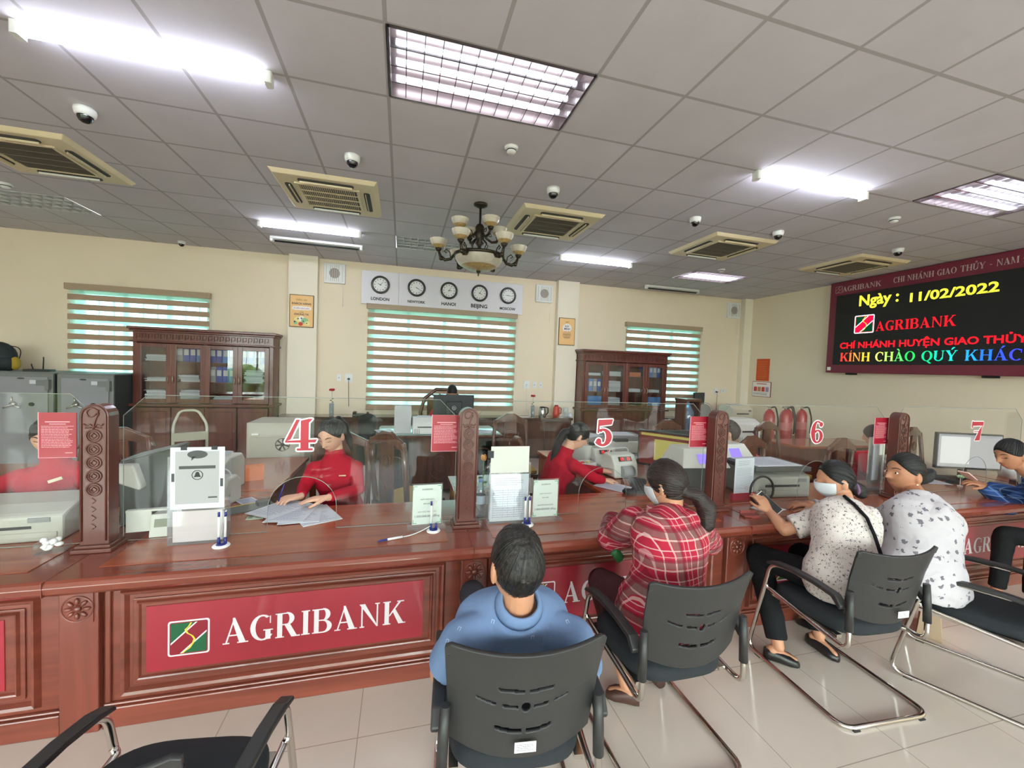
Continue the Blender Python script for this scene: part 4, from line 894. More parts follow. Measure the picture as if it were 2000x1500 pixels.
# papers, folder, card in front of clerk 4
def sheet(label, loc, rz, w=.21, h=.297, txt=True, tilt=0, cnt=1, mt=None, inkm=None):
    t = thing('paper_sheet', label, 'paper', loc, rz, 'loose papers on the desks'); MB().box(-w/2, w/2, -h/2, h/2, 0, .0012*cnt).build('sheet', mt or paper_m, t)
    if txt: lines(t, frame_M((0, 0, .0012*cnt+.0002), (1, 0, 0), (0, 1, 0)), -w*.42, w*.42, -h*.4, h*.4, 16, inkm or ink_b, .0013, .3)
    return t
ZP = ZT+.0005
sheet('bottom printed sheet under the writing clerk, turned right', (-.34, .32, ZP), .45, cnt=3)
sheet('middle printed sheet fanned out under the writing clerk', (-.42, .34, ZP+.004), .1, cnt=2)
sheet('top printed page before the writing clerk', (-.47, .36, ZP+.0075), -.12, cnt=2)
sheet('blank-edged form under the writing hand', (-.56, .44, ZP+.0105), -.6, cnt=1)
sheet('two-column leaflet beside the money machine', (-.78, .62, ZP), -.9, .2, .1)
t = thing('folder', 'dark folder with yellow edge left of the papers', 'folder', (-.76, .49, ZP), .55); MB().box(-.15, .15, -.06, .06, 0, .008).build('cover', mat('folder_grey', (84, 88, 84), .5), t); MB().box(-.15, .15, .06, .068, 0, .01).build('yellow_edge', mat('yellow_strip', (226, 190, 60), .5), t); MB().rbox(.06, .13, -.02, .04, .008, .03, .01).build('black_clip', dark_m, t)
t = thing('id_card', 'small pale green card lying in front of the folder', 'card', (-.66, .33, ZP), .1); MB().box(-.043, .043, -.027, .027, 0, .001).build('card', mat('card_green', (206, 224, 200), .4), t); MB().box(-.036, -.014, -.012, .016, .001, .0014).build('photo', mat('card_photo', (140, 150, 130), .5), t); MB().box(.0, .036, .0, .012, .001, .0014).build('red_print', mat('card_print', (220, 120, 110), .5), t)
# other side of post 5|6 : table sheet in stand
t = thing('table_sheet', 'white price table standing on a red strip right of the post by number 6', 'sheet', (2.6, .17, ZT), .04); MB().box(-.09, .09, -.002, 0, .045, .31).build('sheet', paper_m, t); F_ = frame_M((0, -.0022, 0), (1, 0, 0), (0, 0, 1)); lines(t, F_, -.075, .075, .08, .24, 15, ink, .001, .1); lines(t, F_, -.06, .06, .255, .295, 3, ink, .0012)
MB().box(-.1, .11, -.004, .02, 0, .05).build('red_strip', mat('strip_red', (170, 40, 60), .5), t); MB().lathe([(.014, 0), (.016, 0), (.016, .001), (.014, .001)], 16, closed=True).xf(frame_M((.03, -.003, .085), (1, 0, 0), (0, 0, 1))).build('stamp', mat('stamp_pink', (214, 130, 140), .6), t)
# flatbed scanner box with paper on top
printer('flatbed_scanner', 'grey office scanner with white papers on its dark lid, under number 6', (2.97, .34, ZT), -.08, .5, .36, .2, mat('scanner_grey', (150, 150, 142), .5), white_m, False, cat='scanner')
t = thing('scanner_lid', 'dark lid tray lying on the grey scanner', 'lid', (2.97, .35, ZT+.2), -.08); MB().rbox(-.26, .26, -.2, .2, 0, .035, .03).build('lid', dgrey, t, bevel=.006)
sheet('white sheets on top of the dark scanner lid', (2.97, .34, ZT+.2355), -.06, .4, .3, cnt=4)
sheet('white form near the phone of the woman in dotted blouse', (2.62, -.03, ZP), .25, .2, .14, txt=False)
t = thing('business_card_tray', 'small reddish card tray at the foot of the post by number 6', 'card tray', (2.36, -.13, ZT), -.2); MB().box(-.05, .05, -.03, .03, 0, .01).box(-.05, .05, .02, .03, .01, .03).build('tray', mat('tray_redbrown', (140, 70, 66), .35), t)
# documents and rack by number 7
t = rack('clear rack with white board and papers at the post by number 7', (4.0, .2, ZT), .1, .24, .3, .08, None); MB().box(-.1, .12, .02, .023, .05, .45).build('white_board', mat('cream_board2', (220, 222, 210), .5), t)
for q_ in range(4): MB().box(-.11+.008*q_, -.03, -.02+q_*.012, -.017+q_*.012, .1, .4-.03*q_).build('folded_paper', paper_m, t)
sign('paper sign in clear stand before number 7, behind the floral blouse', (4.06, .1, ZT), .1)

# ---------------------------------------------------------------- office side
# monitors
scr_on = emis('screen_pale', (186, 188, 188), .62); scr_win = emis('screen_window', (226, 230, 226), .7)
def monitor(label, loc, rz, w=.52, h=.31, on=None, wins=(), zc=.33, logo=False, group='computer monitors'):
    t = thing('monitor', label, 'monitor', loc, rz, group)
    MB().rbox(-w/2, w/2, -.02, .015, zc-h/2, zc+h/2, .006).build('casing', dark_m, t, bevel=.004)
    MB().box(-w*.2, w*.2, .015, .045, zc-h*.25, zc+h*.25).build('rear_housing', dark_m, t, bevel=.01)
    MB().box(-.03, .03, .02, .05, .02, zc).build('neck', dark_m, t, bevel=.004); MB().rbox(-.12, .12, -.09, .1, 0, .018, .04).build('foot', dark_m, t)
    if on: MB().box(-w/2+.015, w/2-.015, -.0225, -.02, zc-h/2+.02, zc+h/2-.015).build('screen', on, t)
    mb = MB()
    for k, (a, b_, c, d, m_) in enumerate(wins): MB().box(a*w, b_*w, -.0235-k*.0003, -.0225, zc+c*h, zc+d*h).build('screen_window', m_, t)
    if logo: MB().lathe([(.024, 0), (.028, 0), (.028, .003), (.024, .003)], 20, closed=True).box(-.014, .014, -.003, .003, 0, .003).xf(frame_M((0, .0475, zc), (-1, 0, 0), (0, 0, 1))).build('round_badge', white_m, t)
    return t
monitor('monitor with grey and white desktop under number 7', (5.3, .3, ZT), -.35, .92*.62, .34, scr_on, ((-.44, .0, -.35, .42, scr_win), (-.46, .46, .4, .45, emis('screen_bar', (170, 176, 180), .6))), zc=.29)
y_scr = emis('screen_olive', (176, 168, 90), .55); m_scr = emis('screen_maroon', (110, 52, 48), .5)
monitor('monitor with olive and maroon picture between clerk 5 and plaid customer', (2.33, .72, ZT), -.95, .5, .31, m_scr, ((-.2, .46, -.3, .28, y_scr), (-.44, .46, .36, .43, y_scr), (.1, .25, -.15, -.08, m_scr)), zc=.26)
monitor('back of a black monitor with round badge left of the 5 to 6 post', (2.72, 1.05, ZT), PI, .56, .32, logo=True, zc=.22)
monitor('large black monitor back with round badge on the manager desk', (.84, 3.4, .785), PI, .56, .36, logo=True, zc=.3)
monitor('black monitor by the right corner table', (6.2, 5.02, .766), .3, .36, .34, dgrey, zc=.36)
# keyboards, mice
def keyboard(label, loc, rz):
    t = thing('keyboard', label, 'keyboard', loc, rz, 'black keyboards'); MB().rbox(-.21, .21, -.07, .07, 0, .014, .008).build('base', dark_m, t)
    mb = MB()
    for r_ in range(5):
        for c in range(16): mb.box(-.2+c*.025, -.18+c*.025, -.06+r_*.025, -.04+r_*.025, .014, .02)
    mb.build('keys', dgrey, t); return t
keyboard('black keyboard in front of clerk 5', (2.0, .58, ZT), 1.15); keyboard('black keyboard below the monitor of number 7', (5.25, .42, ZT), -.3)
def mouse(label, loc, rz): 
    t = thing('computer_mouse', label, 'mouse', loc, rz, 'computer mice'); MB().sphere((0, 0, .005), (.03, .052, .026), 14, 8).build('shell', dark_m, t); MB().sphere((0, .03, .028), (.004, .009, .004), 6, 5).build('wheel', grey_p, t)
mouse('black mouse by the plaid customer', (1.8, .42, ZT+.012), .9); mouse('black mouse by the phone of the man in blue plaid', (5.05, .26, ZT+.012), .4)
# money counters with red digits (front side)
redd = emis('led_red_digits', (255, 50, 40), 1.5)
def money_counter(label, loc, rz, s=1.0, txt='0'):
    t = thing('money_counter', label, 'money counter', loc, rz, 'pale money counters with red digits')
    mb = MB(); pr_ = [(-.12, 0), (.12, 0), (.12, .16), (.06, .21), (-.05, .2), (-.1, .12)]; M_ = Matrix(((0, 0, 1, 0), (1, 0, 0, 0), (0, 1, 0, 0), (0, 0, 0, 1))); mb.prism([(a*s, b_*s) for a, b_ in pr_], -.13*s, .13*s, M=M_); mb.build('body', beige2, t, bevel=.015)
    mb = MB().cyl((-.06*s, -.115*s, .06*s), .05*s, .12*s, 18, 'X'); mb.build('note_wheel', grey_p, t)
    F_ = frame_M((0, -.078*s, .165*s), (1, 0, 0), (0, .53, .85)); MB().prism([(-.07*s, -.022*s), (.07*s, -.022*s), (.07*s, .022*s), (-.07*s, .022*s)], 0, .004, M=F_).build('display_window', dark_m, t)
    mb = MB()
    for x_ in (-.035, .035):
        x_ *= s
        for a, b_, c, d in ((-.012, .012, .011, .014), (-.012, .012, -.014, -.011), (-.014, -.011, -.012, .012), (.011, .014, -.012, .012), (-.01, .01, -.0015, .0015)): mb.prism([(x_+a*s, c*s), (x_+b_*s, c*s), (x_+b_*s, d*s), (x_+a*s, d*s)], .004, .005, M=F_)
    mb.build('red_digits', redd, t)
    MB().tube(rpath([(-.12*s, .02*s, .19*s), (-.09*s, .02*s, .25*s), (.09*s, .02*s, .25*s), (.12*s, .02*s, .19*s)], .05*s), .006, 6).build('top_guard', mat('clear_guard', (190, 194, 194), .3), t); return t
money_counter('money counter with red digits closest to clerk 5', (2.02, .95, ZT), .1, .95)
money_counter('second money counter with red digits behind the closest one', (2.02, 1.28, ZT), .0, .9)
money_counter('small money counter with red digits left of monitor 7', (5.1, .72, ZT), .2, .75)
# multifunction printer near clerk 5
def mfp(label, loc, rz, s=1):
    t = thing('copier_printer', label, 'printer', loc, rz, 'printers on the office desks'); MB().rbox(-.24*s, .24*s, -.2*s, .2*s, 0, .2*s, .04).build('body', mat('mfp_body', (196, 196, 190), .45), t, bevel=.01)
    MB().rbox(-.22*s, .22*s, -.17*s, .19*s, .205*s, .25*s, .03).build('scanner_lid', grey_p, t, bevel=.008); MB().box(-.2*s, .2*s, -.205*s, -.15*s, .04*s, .075*s).build('paper_tray', dgrey, t); MB().box(-.2*s, .0, -.215*s, -.17*s, .2*s, .23*s).build('control_panel', dark_m, t); MB().box(-.16*s, .14*s, -.1*s, .14*s, .25*s, .255*s).build('papers', paper_m, t)
mfp('grey and white multifunction printer beyond clerk 5', (1.98, 1.55, ZT), .5, 1.0); mfp('multifunction printer with dark lid behind the red digits', (2.45, 1.7, ZT), -.1, .95)
printer('laser_printer', 'white office printer left of clerk 4, beyond the leaflet rack', (-1.1, .95, .7505), -.15, .26, .28, .24, beige2, white_m, True)
money_counter('white money counter between leaflet rack and clerk 4', (-.98, .63, .7505), -.2, .85)
t = thing('carton', 'small box of office goods next to the printer of desk 4', 'box', (-.93, 1.2, .7505), .3); MB().box(-.06, .06, -.05, .05, 0, .1).build('box_body', mat('orange_box', (226, 120, 60), .5), t)
t = thing('white_box', 'small white box with bright odds and ends before clerk 5', 'box', (1.8, 1.18, ZT), .1); MB().box(-.08, .08, -.06, .06, 0, .004).box(-.08, -.076, -.06, .06, 0, .07).box(.076, .08, -.06, .06, 0, .07).box(-.08, .08, -.06, -.056, 0, .07).box(-.08, .08, .056, .06, 0, .07).build('box_walls', white_m, t)
mb = MB(); mb.sphere((-.03, 0, .05), .025, 8, 6); mb.cm = 1; mb.sphere((.03, 0, .06), .02, 8, 6); mb.cm = 2; mb.sphere((.05, .02, .05), .018, 8, 6); mb.build('contents', [rdp, yl, gn], t)
t = thing('stamp_pad', 'small red and white bottles beside the keyboard of clerk 5', 'bottles', (2.17, .68, ZT)); mb = MB().cyl((0, 0, 0), .016, .06, 12); mb.build('white_bottle', white_m, t); MB().box(.02, .09, -.02, .03, 0, .05).build('red_pad', rdp, t)
sheet('white forms by the keyboard of clerk 5', (1.78, .62, ZP), .6, .2, .25); sheet('green tinted bundle under the hands of clerk 5', (1.72, .78, ZP), .2, .14, .1, False, cnt=8, mt=mat('note_bundle', (150, 164, 140), .7))
sheet('white form under the keyboard of number 7', (4.95, .4, ZP), -.3)
t = thing('card_display', 'white tilted display unit in front of the man in blue plaid', 'display', (5.85, .1, ZT), -.3); F_ = frame_M((0, 0, 0), (1, 0, 0), (0, .4, .9)); MB().prism([(-.1, 0), (.08, 0), (.09, .12), (-.07, .13)], -.03, 0, M=F_).build('housing', beige2, t, bevel=.004); MB().box(-.08, .1, .02, .12, 0, .02).build('base', dark_m, t)
leafm = mat('leaf_green', (72, 104, 58), .5, noise=.3, nscale=20)
def plant(label, loc, r=.09, hp=.1, hl=.16, pot=None, n_=22):
    t = thing('potted_plant', label, 'plant', loc, 0, 'potted plants'); MB().lathe([(0, 0), (r*.75, 0), (r, hp), (r*.92, hp), (r*.9, hp*.85), (0, hp*.85)], 20).build('pot', pot or white_m, t)
    mb = MB()
    for k in range(n_):
        a = random.uniform(0, 2*PI); rr = random.uniform(.3, 1)*r*1.2; z = random.uniform(.5, 1)*hl; c, s_ = math.cos(a), math.sin(a); w = .012
        mb.add([(c*.01, s_*.01, hp*.85), (c*rr*.5-s_*w, s_*rr*.5+c*w, hp+z*.7), (c*rr, s_*rr, hp+z), (c*rr*.5+s_*w, s_*rr*.5-c*w, hp+z*.7)], [(0, 1, 2, 3)])
    mb.build('leaves', leafm, t); return t
plant('plant in a wide white pot behind the man in blue plaid', (6.1, .36, ZT), .11, .12, .14)
plant('small green plant behind the sheet rack near number 7', (4.3, .4, ZT), .05, .06, .12)
plant('spiky green plant by the right window', (5.7, 5.0, .766), .1, .05, .16, n_=36)
t = thing('tulip_ornament', 'small pale green flower ornament in front of monitor 7', 'ornament', (5.0, .18, ZT)); MB().cyl((0, 0, 0), .018, .01, 12).tube([(0, 0, .01), (0, 0, .08)], .003, 6).build('stand', white_m, t); mb = MB(); [mb.sphere((.014*math.cos(a), .014*math.sin(a), .09), .013, 7, 5) for a in (0, 1.3, 2.5, 3.8, 5)]; mb.build('petals', gn, t)
# ---------------------------------------------------------------- side desks (L returns)
def side_desk(label, x0, x1, y0, y1, z=.75):
    t = thing('side_desk', label, 'desk', (0, 0, 0), 0, 'wooden return desks behind the counter'); MB().box(x0, x1, y0, y1, z-.035, z).build('desktop', w_top, t, bevel=.005)
    MB().box(x0+.02, x0+.05, y0+.02, y1-.02, 0, z-.035).build('side_panel', w_darkz, t); MB().box(x1-.05, x1-.02, y0+.02, y1-.02, 0, z-.035).build('side_panel', w_darkz, t); MB().box(x0+.05, x1-.05, y1-.06, y1-.03, .1, z-.035).build('back_panel', w_darkz, t); return t
side_desk('orange brown return desk left of clerk 4', -1.33, -.7, .495, 1.95)
side_desk('return desk left of number five, behind the carved post', .52, .98, .495, 1.1)
side_desk('return desk carrying printers right of clerk 5', 1.62, 2.68, .495, 2.05)
side_desk('small return desk behind the scanner of number six', 2.7, 3.4, .495, .95)
side_desk('brown desk by the right wall', 5.35, 7.0, 2.0, 2.6)
side_desk('return desk behind the left printer', -3.2, -2.5, .495, 1.9)
# beige machine with fan
t = thing('cash_sorter', 'beige cabinet machine with round fan left of clerk 4', 'machine', (-1.0, 2.2, 0), 0); MB().rbox(-.25, .25, -.2, .25, 0, 1.065, .02).build('cabinet', mat('sorter_beige', (188, 184, 170), .5), t, bevel=.008)
MB().box(-.22, .22, -.206, -.2, .3, .93).build('rear_door', mat('sorter_beige2', (178, 174, 160), .5), t, bevel=.003); MB().lathe([(.058, 0), (.062, 0), (.062, .006), (.058, .006)], 24, closed=True).cyl((0, 0, .001), .018, .006, 12).xf(frame_M((.06, -.206, .86), (1, 0, 0), (0, 0, 1))).build('fan_ring', dgrey, t)
mb = MB(); [mb.prism([(-.003, .0), (.003, 0), (.012, .055), (-.004, .055)], .001, .003, M=frame_M((.06, -.206, .86), (1, 0, 0), (0, 0, 1)) @ Matrix.Rotation(k*PI/3.5, 4, 'Z')) for k in range(7)]; mb.build('fan_blades', dgrey, t); MB().box(-.2, -.14, -.215, -.2, .95, .965).build('latch', white_m, t)
# trolley handle
t = thing('trolley', 'pale folded hand trolley standing behind the left desk', 'trolley', (-1.85, 2.3, 0), .5); tm = mat('trolley_cream', (190, 188, 168), .45)
MB().tube(rpath([(-.1, 0, .0), (-.1, 0, 1.0), (-.04, .12, 1.13), (.1, .12, 1.13), (.16, 0, 1.0), (.16, 0, 0)], .05), .012, 8).build('handle', tm, t); MB().box(-.1, .16, -.01, .01, .85, .93).build('cross_plate', tm, t); MB().box(-.18, .24, -.5, .05, .05, .09).build('platform', tm, t)
for x_ in (-.12, .18): MB().cyl((x_-.015, 0, .04), .04, .03, 14, 'X').build('wheel', dark_m, t)
# carved wooden chairs of the office
cw = wood('carved_rosewood', (74, 40, 26), (104, 60, 40), .25, 'Z')
def carved_chair(label, x, y, rz, top=1.1, first=[None]):
    if first[0] is None:
        t = thing('carved_chair', label, 'chair', (x, y, 0), rz, 'carved wooden office chairs')
        MB().rbox(-.24, .24, -.23, .23, .42, .46, .03).build('seat', cw, t, bevel=.006)
        MB().rbox(-.22, .22, -.21, .21, .46, .5, .03).build('cushion', mat('gold_cushion', (170, 140, 60), .8), t, bevel=.01)
        for sx in (-1, 1):
            MB().box(sx*.2-.022, sx*.2+.022, -.22, -.17, 0, .42).build('leg', cw, t, bevel=.005)
            MB().tube([(sx*.2, .2, 0), (sx*.2, .2, .45), (sx*.21, .24, .8), (sx*.19, .26, 1.02)], .024, 8).build('leg', cw, t)
        mb = MB(); pts = [(-.235, .94), (-.2, 1.02), (-.12, 1.06), (-.05, 1.1), (.05, 1.1), (.12, 1.06), (.2, 1.02), (.235, .94), (.2, .96), (.1, .99), (0, 1.0), (-.1, .99), (-.2, .96)]
        mb.prism(sorted(pts, key=lambda p: 0) and pts, 0, .04, M=frame_M((0, .28, 0), (1, 0, 0), (0, -.0, 1))); mb.build('crest_rail', cw, t, bevel=.008)
        mb = MB(); mb.prism([(-.075, .46), (.075, .46), (.085, .7), (.07, 1.0), (-.07, 1.0), (-.085, .7)], 0, .025, M=frame_M((0, .265, 0), (1, 0, 0), (0, 0, 1))); mb.build('back_splat', cw, t, bevel=.005)
        mb = MB()
        for yy in (.238, .268):
            mb.tube([(.055*math.cos(a), yy, .85+.055*math.sin(a)) for a in [2*PI*i/16 for i in range(16)]], .005, 5, closed=True); mb.tube([(.03*math.cos(a), yy, .85+.03*math.sin(a)) for a in [2*PI*i/12 for i in range(12)]], .004, 5, closed=True)
            mb.tube([(-.03, yy, .6), (0, yy, .66), (.03, yy, .6), (0, yy, .56)], .005, 5, closed=True)
        mb.build('carving', cw, t)
        MB().box(-.2, .2, -.19, -.17, .2, .23).build('stretcher', cw, t)
        first[0] = t; return t
    return dup(first[0], (x, y, 0), rz, label)
carved_chair('empty carved chair beside the writing clerk, turned sideways', .22, 1.45, 2.3)
carved_chair('carved chair seen from behind, left of clerk 5', 1.45, 2.35, .0)
carved_chair('carved chair with tag behind monitor backs, near the 5 to 6 post', 3.3, 2.35, PI+.1)
carved_chair('carved chair standing before the fire extinguishers', 4.75, 1.7, .1)
carved_chair('carved chair right of the number 6 with white tag', 4.3, 1.0, PI+.15)
carved_chair('carved chair behind monitor 7', 6.6, 1.2, .2)
carved_chair('carved chair under the clerk writing at number four', -.3, 1.02, 0.1)
carved_chair('carved chair under the long-haired clerk at number five', 1.33, .95, PI/2)
carved_chair('carved chair of the clerk at the left edge', -1.93, 1.25, .1)
carved_chair('carved chair of the clerk behind the 5 to 6 post', 3.36, 1.16, PI+.2)
carved_chair('carved chair of the clerk at number 7 post', 5.1, 1.06, PI+.3)
# manager desk
t = thing('manager_desk', 'dark carved manager desk with glass top in front of the wide blind', 'desk', (.63, 3.35, 0)); MB().box(-.78, .82, -.42, .42, .74, .775).build('desktop', cw, t, bevel=.008)
MB().box(-.72, .76, -.36, -.32, .06, .74).build('front_panel', cw, t); MB().box(-.74, -.34, -.36, .38, 0, .74).build('pedestal', cw, t, bevel=.006); MB().box(.38, .78, -.36, .38, 0, .74).build('pedestal', cw, t, bevel=.006)
mb = MB()
for x_ in (-.54, .0, .56):
    mb.tube([(x_+.15*math.cos(a), -.365, .4+.2*math.sin(a)) for a in [2*PI*i/20 for i in range(20)]], .008, 6, closed=True); mb.tube([(x_+.08*math.cos(a), -.365, .4+.1*math.sin(a)) for a in [2*PI*i/16 for i in range(16)]], .01, 6, closed=True)
mb.build('carving', cw, t); MB().box(-.76, .8, -.4, .4, .776, .783).build('glass_top', mat('glass_sheet', (150, 186, 180), .05, 0, .8), t)
printer('laser_printer', 'white printer with paper on the manager desk', (.43, 3.12, .785), 0, .3, .3, .2, white_m, white_m, True)
t = thing('paper_stack', 'standing grey paper stack left of the manager printer', 'papers', (.16, 3.13, .785)); MB().box(-.105, .105, -.06, .06, 0, .34).build('stack', mat('stack_grey', (200, 200, 202), .7), t, bevel=.004); MB().box(-.1, .1, -.055, .055, .34, .35).build('top_sheet', paper_m, t)
sheet('loose sheets at the left end of the manager desk', (-.05, 3.2, .785), .3, cnt=6); sheet('papers at the right of the manager desk', (1.2, 3.2, .785), -.4, .3, .25, cnt=4)
t = thing('black_jacket', 'black jacket hanging on the left end of the manager desk', 'jacket', (-.3, 3.55, 0)); mb = MB(); mb.smooth = True
mb.lathe([(.02, .98), (.1, .95), (.13, .85), (.11, .7), (.14, .5), (.12, .3), (.05, .28)], 14); mb.build('cloth', mat('black_cloth', (24, 24, 28), .9), t); MB().tube([(0, 0, 0), (0, 0, 1.0)], .015, 8).build('stand_pole', cw, t)
# ornate armchair of the manager
t = thing('carved_armchair', 'ornate carved armchair behind the manager desk', 'chair', (.8, 4.2, 0)); MB().rbox(-.3, .3, -.26, .26, .42, .48, .04).build('seat', cw, t)
mb = MB(); mb.tube([(-.32, .25, .48), (-.36, .27, .9), (-.3, .28, 1.12), (-.12, .28, 1.27), (.12, .28, 1.27), (.3, .28, 1.12), (.36, .27, .9), (.32, .25, .48)], .03, 8)
for sx in (-1, 1):
    mb.tube([(sx*.33, .27, 1.05), (sx*.24, .27, 1.1), (sx*.2, .27, 1.02), (sx*.27, .27, .97)], .018, 6); mb.tube([(sx*.2, .27, 1.2), (sx*.1, .27, 1.14), (sx*.05, .27, 1.2)], .016, 6)
mb.build('back_frame', cw, t); MB().box(-.26, .26, .25, .27, .5, 1.1).build('back_panel', cw, t)
for sx in (-1, 1):
    MB().tube([(sx*.32, .2, .75), (sx*.35, -.1, .76), (sx*.33, -.2, .7), (sx*.3, -.2, .45)], .022, 8).build('armrest', cw, t)
    for sy in (-1, 1): MB().box(sx*.26-.025, sx*.26+.025, sy*.22-.025, sy*.22+.025, 0, .42).build('leg', cw, t)
# ---------------------------------------------------------------- low cupboards along the back wall
def sideboard(label, x0, x1, n_):
    t = thing('low_sideboard', label, 'sideboard', (0, 0, 0), 0, 'long dark sideboards against the back wall'); MB().box(x0, x1, 4.86, 5.24, .05, .72).build('carcass', cw, t); MB().box(x0-.02, x1+.02, 4.83, 5.25, .72, .765).build('top_board', wood('sideboard_top', (66, 40, 30), (90, 58, 44), .15, 'X'), t, bevel=.005)
    w = (x1-x0)/n_
    for k in range(n_):
        d = MB().box(x0+k*w+.02, x0+(k+1)*w-.02, 4.845, 4.862, .1, .69).build('door', cw, t, bevel=.004); MB().tube([(x0+k*w+(.07 if k % 2 else w-.07), 4.835, .42), (x0+k*w+(.07 if k % 2 else w-.07), 4.835, .5)], .006, 6).build('handle', MATS['grey_aluminium'], d)
sideboard('dark sideboard under the wide blind', -1.75, 3.25, 9)
sideboard('dark sideboard under the right blind', 5.4, 7.4, 4)
def tallcab(label, x0, x1, top, z_split, contents):
    yb, yf = 5.37, 4.97; t = thing('bookcase', label, 'cabinet', (x0, yf, 0), 0, 'mahogany glass door cabinets'); w = x1-x0; cwm = wood('cabinet_mahogany'+str(len(MATS)), (84, 34, 26), (112, 52, 40), .3, 'Z')
    mb = MB().box(0, w, .32, .34, 0, top-.02).box(0, .05, 0, .34, 0, top-.02).box(w-.05, w, 0, .34, 0, top-.02).box(0, w, 0, .34, z_split-.04, z_split).box(.051, w-.051, .001, .33, top-.2, top-.025).box(w/2-.02, w/2+.02, 0, .33, 0, top-.1); mb.build('carcass', cwm, t)
    MB().box(-.05, w+.05, -.06, .34, top-.04, top).box(-.03, w+.03, -.04, .34, top-.07, top-.04).box(-.03, w+.03, -.035, .34, top-.225, top-.2).build('cornice', cwm, t, bevel=.008)
    mb = MB(); n_ = int(w/.08)
    for k in range(n_): x_ = .04+k*(w-.08)/n_; mb.tube([(x_, -.004, top-.17), (x_, -.004, top-.1), (x_+.045, -.004, top-.1), (x_+.045, -.004, top-.15), (x_+.02, -.004, top-.15)], .004, 4)
    mb.build('carved_frieze', cwm, t)
    MB().box(-.05, w+.05, -.06, .34, z_split-.03, z_split+.01).build('waist_rail', cwm, t, bevel=.008)
    sh = [z_split+.01, z_split+.01+(top-.22-z_split)*.36, z_split+.01+(top-.22-z_split)*.69]
    for s_ in sh[1:]: MB().box(.05, w-.05, .04, .32, s_-.012, s_).build('shelf', cwm, t)
    dw = (w-.1)/4
    for k in range(4):
        xa = .05+k*dw; mb = MB(); z0, z1 = z_split+.02, top-.235; fr = .065
        mb.box(xa, xa+fr, -.022, 0, z0, z1).box(xa+dw-fr, xa+dw, -.022, 0, z0, z1).box(xa+fr, xa+dw-fr, -.022, 0, z0, z0+.06).box(xa+fr, xa+dw-fr, -.022, 0, z1-.06, z1); d = mb.build('door', cwm, t, bevel=.004)
        MB().box(xa+fr, xa+dw-fr, -.012, -.009, z0+.06, z1-.06).build('glass', glassmat('cabinet_glass'+str(len(MATS)), (.9, .92, .92), .05), d)
        hx = xa+(.03 if k % 2 else dw-.03); MB().tube([(hx, -.022, z0+.3), (hx+.0, -.045, z0+.33), (hx, -.045, z0+.38), (hx, -.022, z0+.41)], .006, 6).build('handle', mat('brass_handle'+str(len(MATS)), (190, 176, 150), .3, .8), d)
        d2 = MB().box(xa+.01, xa+dw-.01, -.02, 0, .08, z_split-.05).box(xa+.06, xa+dw-.06, -.026, -.02, .14, z_split-.11).build('lower_door', cwm, t, bevel=.004); MB().sphere((xa+(.03 if k % 2 else dw-.03), -.03, z_split*.55), .01, 8, 6).build('knob', MATS['grey_aluminium'], d2)
    bl, bl2 = mat('binder_blue', (40, 70, 160), .5), mat('binder_light_blue', (90, 140, 200), .5); gy = mat('binder_grey', (150, 152, 156), .5); bk = mat('box_orange', (200, 110, 70), .6)
    for k in range(4):
        xa = .05+k*dw+.03
        for si, s_ in enumerate(sh):
            kind = contents[k][si]
            lab = 'column %s, %s shelf' % (('one', 'two', 'three', 'four')[k], ('bottom', 'middle', 'top')[si])
            side = 'left' if x0 < 0 else 'right'
            pos = ('leftmost', 'second', 'third', 'rightmost')[k]; lev = ('bottom', 'middle', 'top')[si]
            if kind in 'bB':
                nn = 4; wv = (dw-.09)/nn
                for q_ in range(nn):
                    hb = .24; c = [bl, bl, bl2, gy][(q_+k+si) % 4]; o = MB().box(x0+xa+q_*wv+.003, x0+xa+(q_+1)*wv-.003, yf+.06, yf+.31, s_+.0005, s_+hb); o = o.build('binder_spine', c)
                    o.name = 'ring_binder'; tag(o, '%s binder, number %s from left, %s shelf behind %s door of the %s cabinet' % ({bl: 'blue', bl2: 'light blue', gy: 'grey'}[c], ('one', 'two', 'three', 'four')[q_], lev, pos, side), 'binder', 'binders in the glass door cabinets')
                    MB().box(x0+xa+q_*wv+.014, x0+xa+(q_+1)*wv-.014, yf+.0585, yf+.0601, s_+.1, s_+.19).build('spine_sticker', paper_m, o)
            if kind in 'pPt':
                hh = {'p': .09, 'P': .2, 't': .05}[kind]
                tt = thing('paper_pile', 'pile of white papers on the %s shelf behind the %s door of the %s cabinet' % (lev, pos, side), 'papers', (x0+xa+dw/2-.03, yf+.175, s_+.0005), 0, 'paper piles in the glass door cabinets')
                mb = MB(); z_ = 0
                while z_ < hh: th = random.uniform(.008, .02); dx = random.uniform(-.015, .015); mb.box(-.13+dx, .13+dx, -.14+dx, .13, z_, z_+th); mb.cm = random.choice((0, 0, 1)); z_ += th+.001
                mb.build('bundled_sheets', [paper_m, mat('bundle_grey', (176, 178, 184), .7)], tt)
            if kind == 'o': tag(MB().box(x0+xa+.03, x0+xa+dw-.1, yf+.06, yf+.3, s_+.0005, s_+.09).build('file_box', bk), 'orange file box on the %s shelf behind the %s door of the %s cabinet' % (lev, pos, side), 'box')
            if kind == 'u': tag(MB().box(x0+xa+.01, x0+xa+dw-.08, yf+.03, yf+.06, s_+.0005, s_+.24).build('blue_folder', bl2), 'blue folder leaning on the %s shelf behind the %s door of the %s cabinet' % (lev, pos, side), 'folder')
tallcab('left wide mahogany cabinet with papers and blue binders', -3.68, -1.84, 2.07, .93, ['Ptp', 'PpB', 'pbB', 'oPb'])
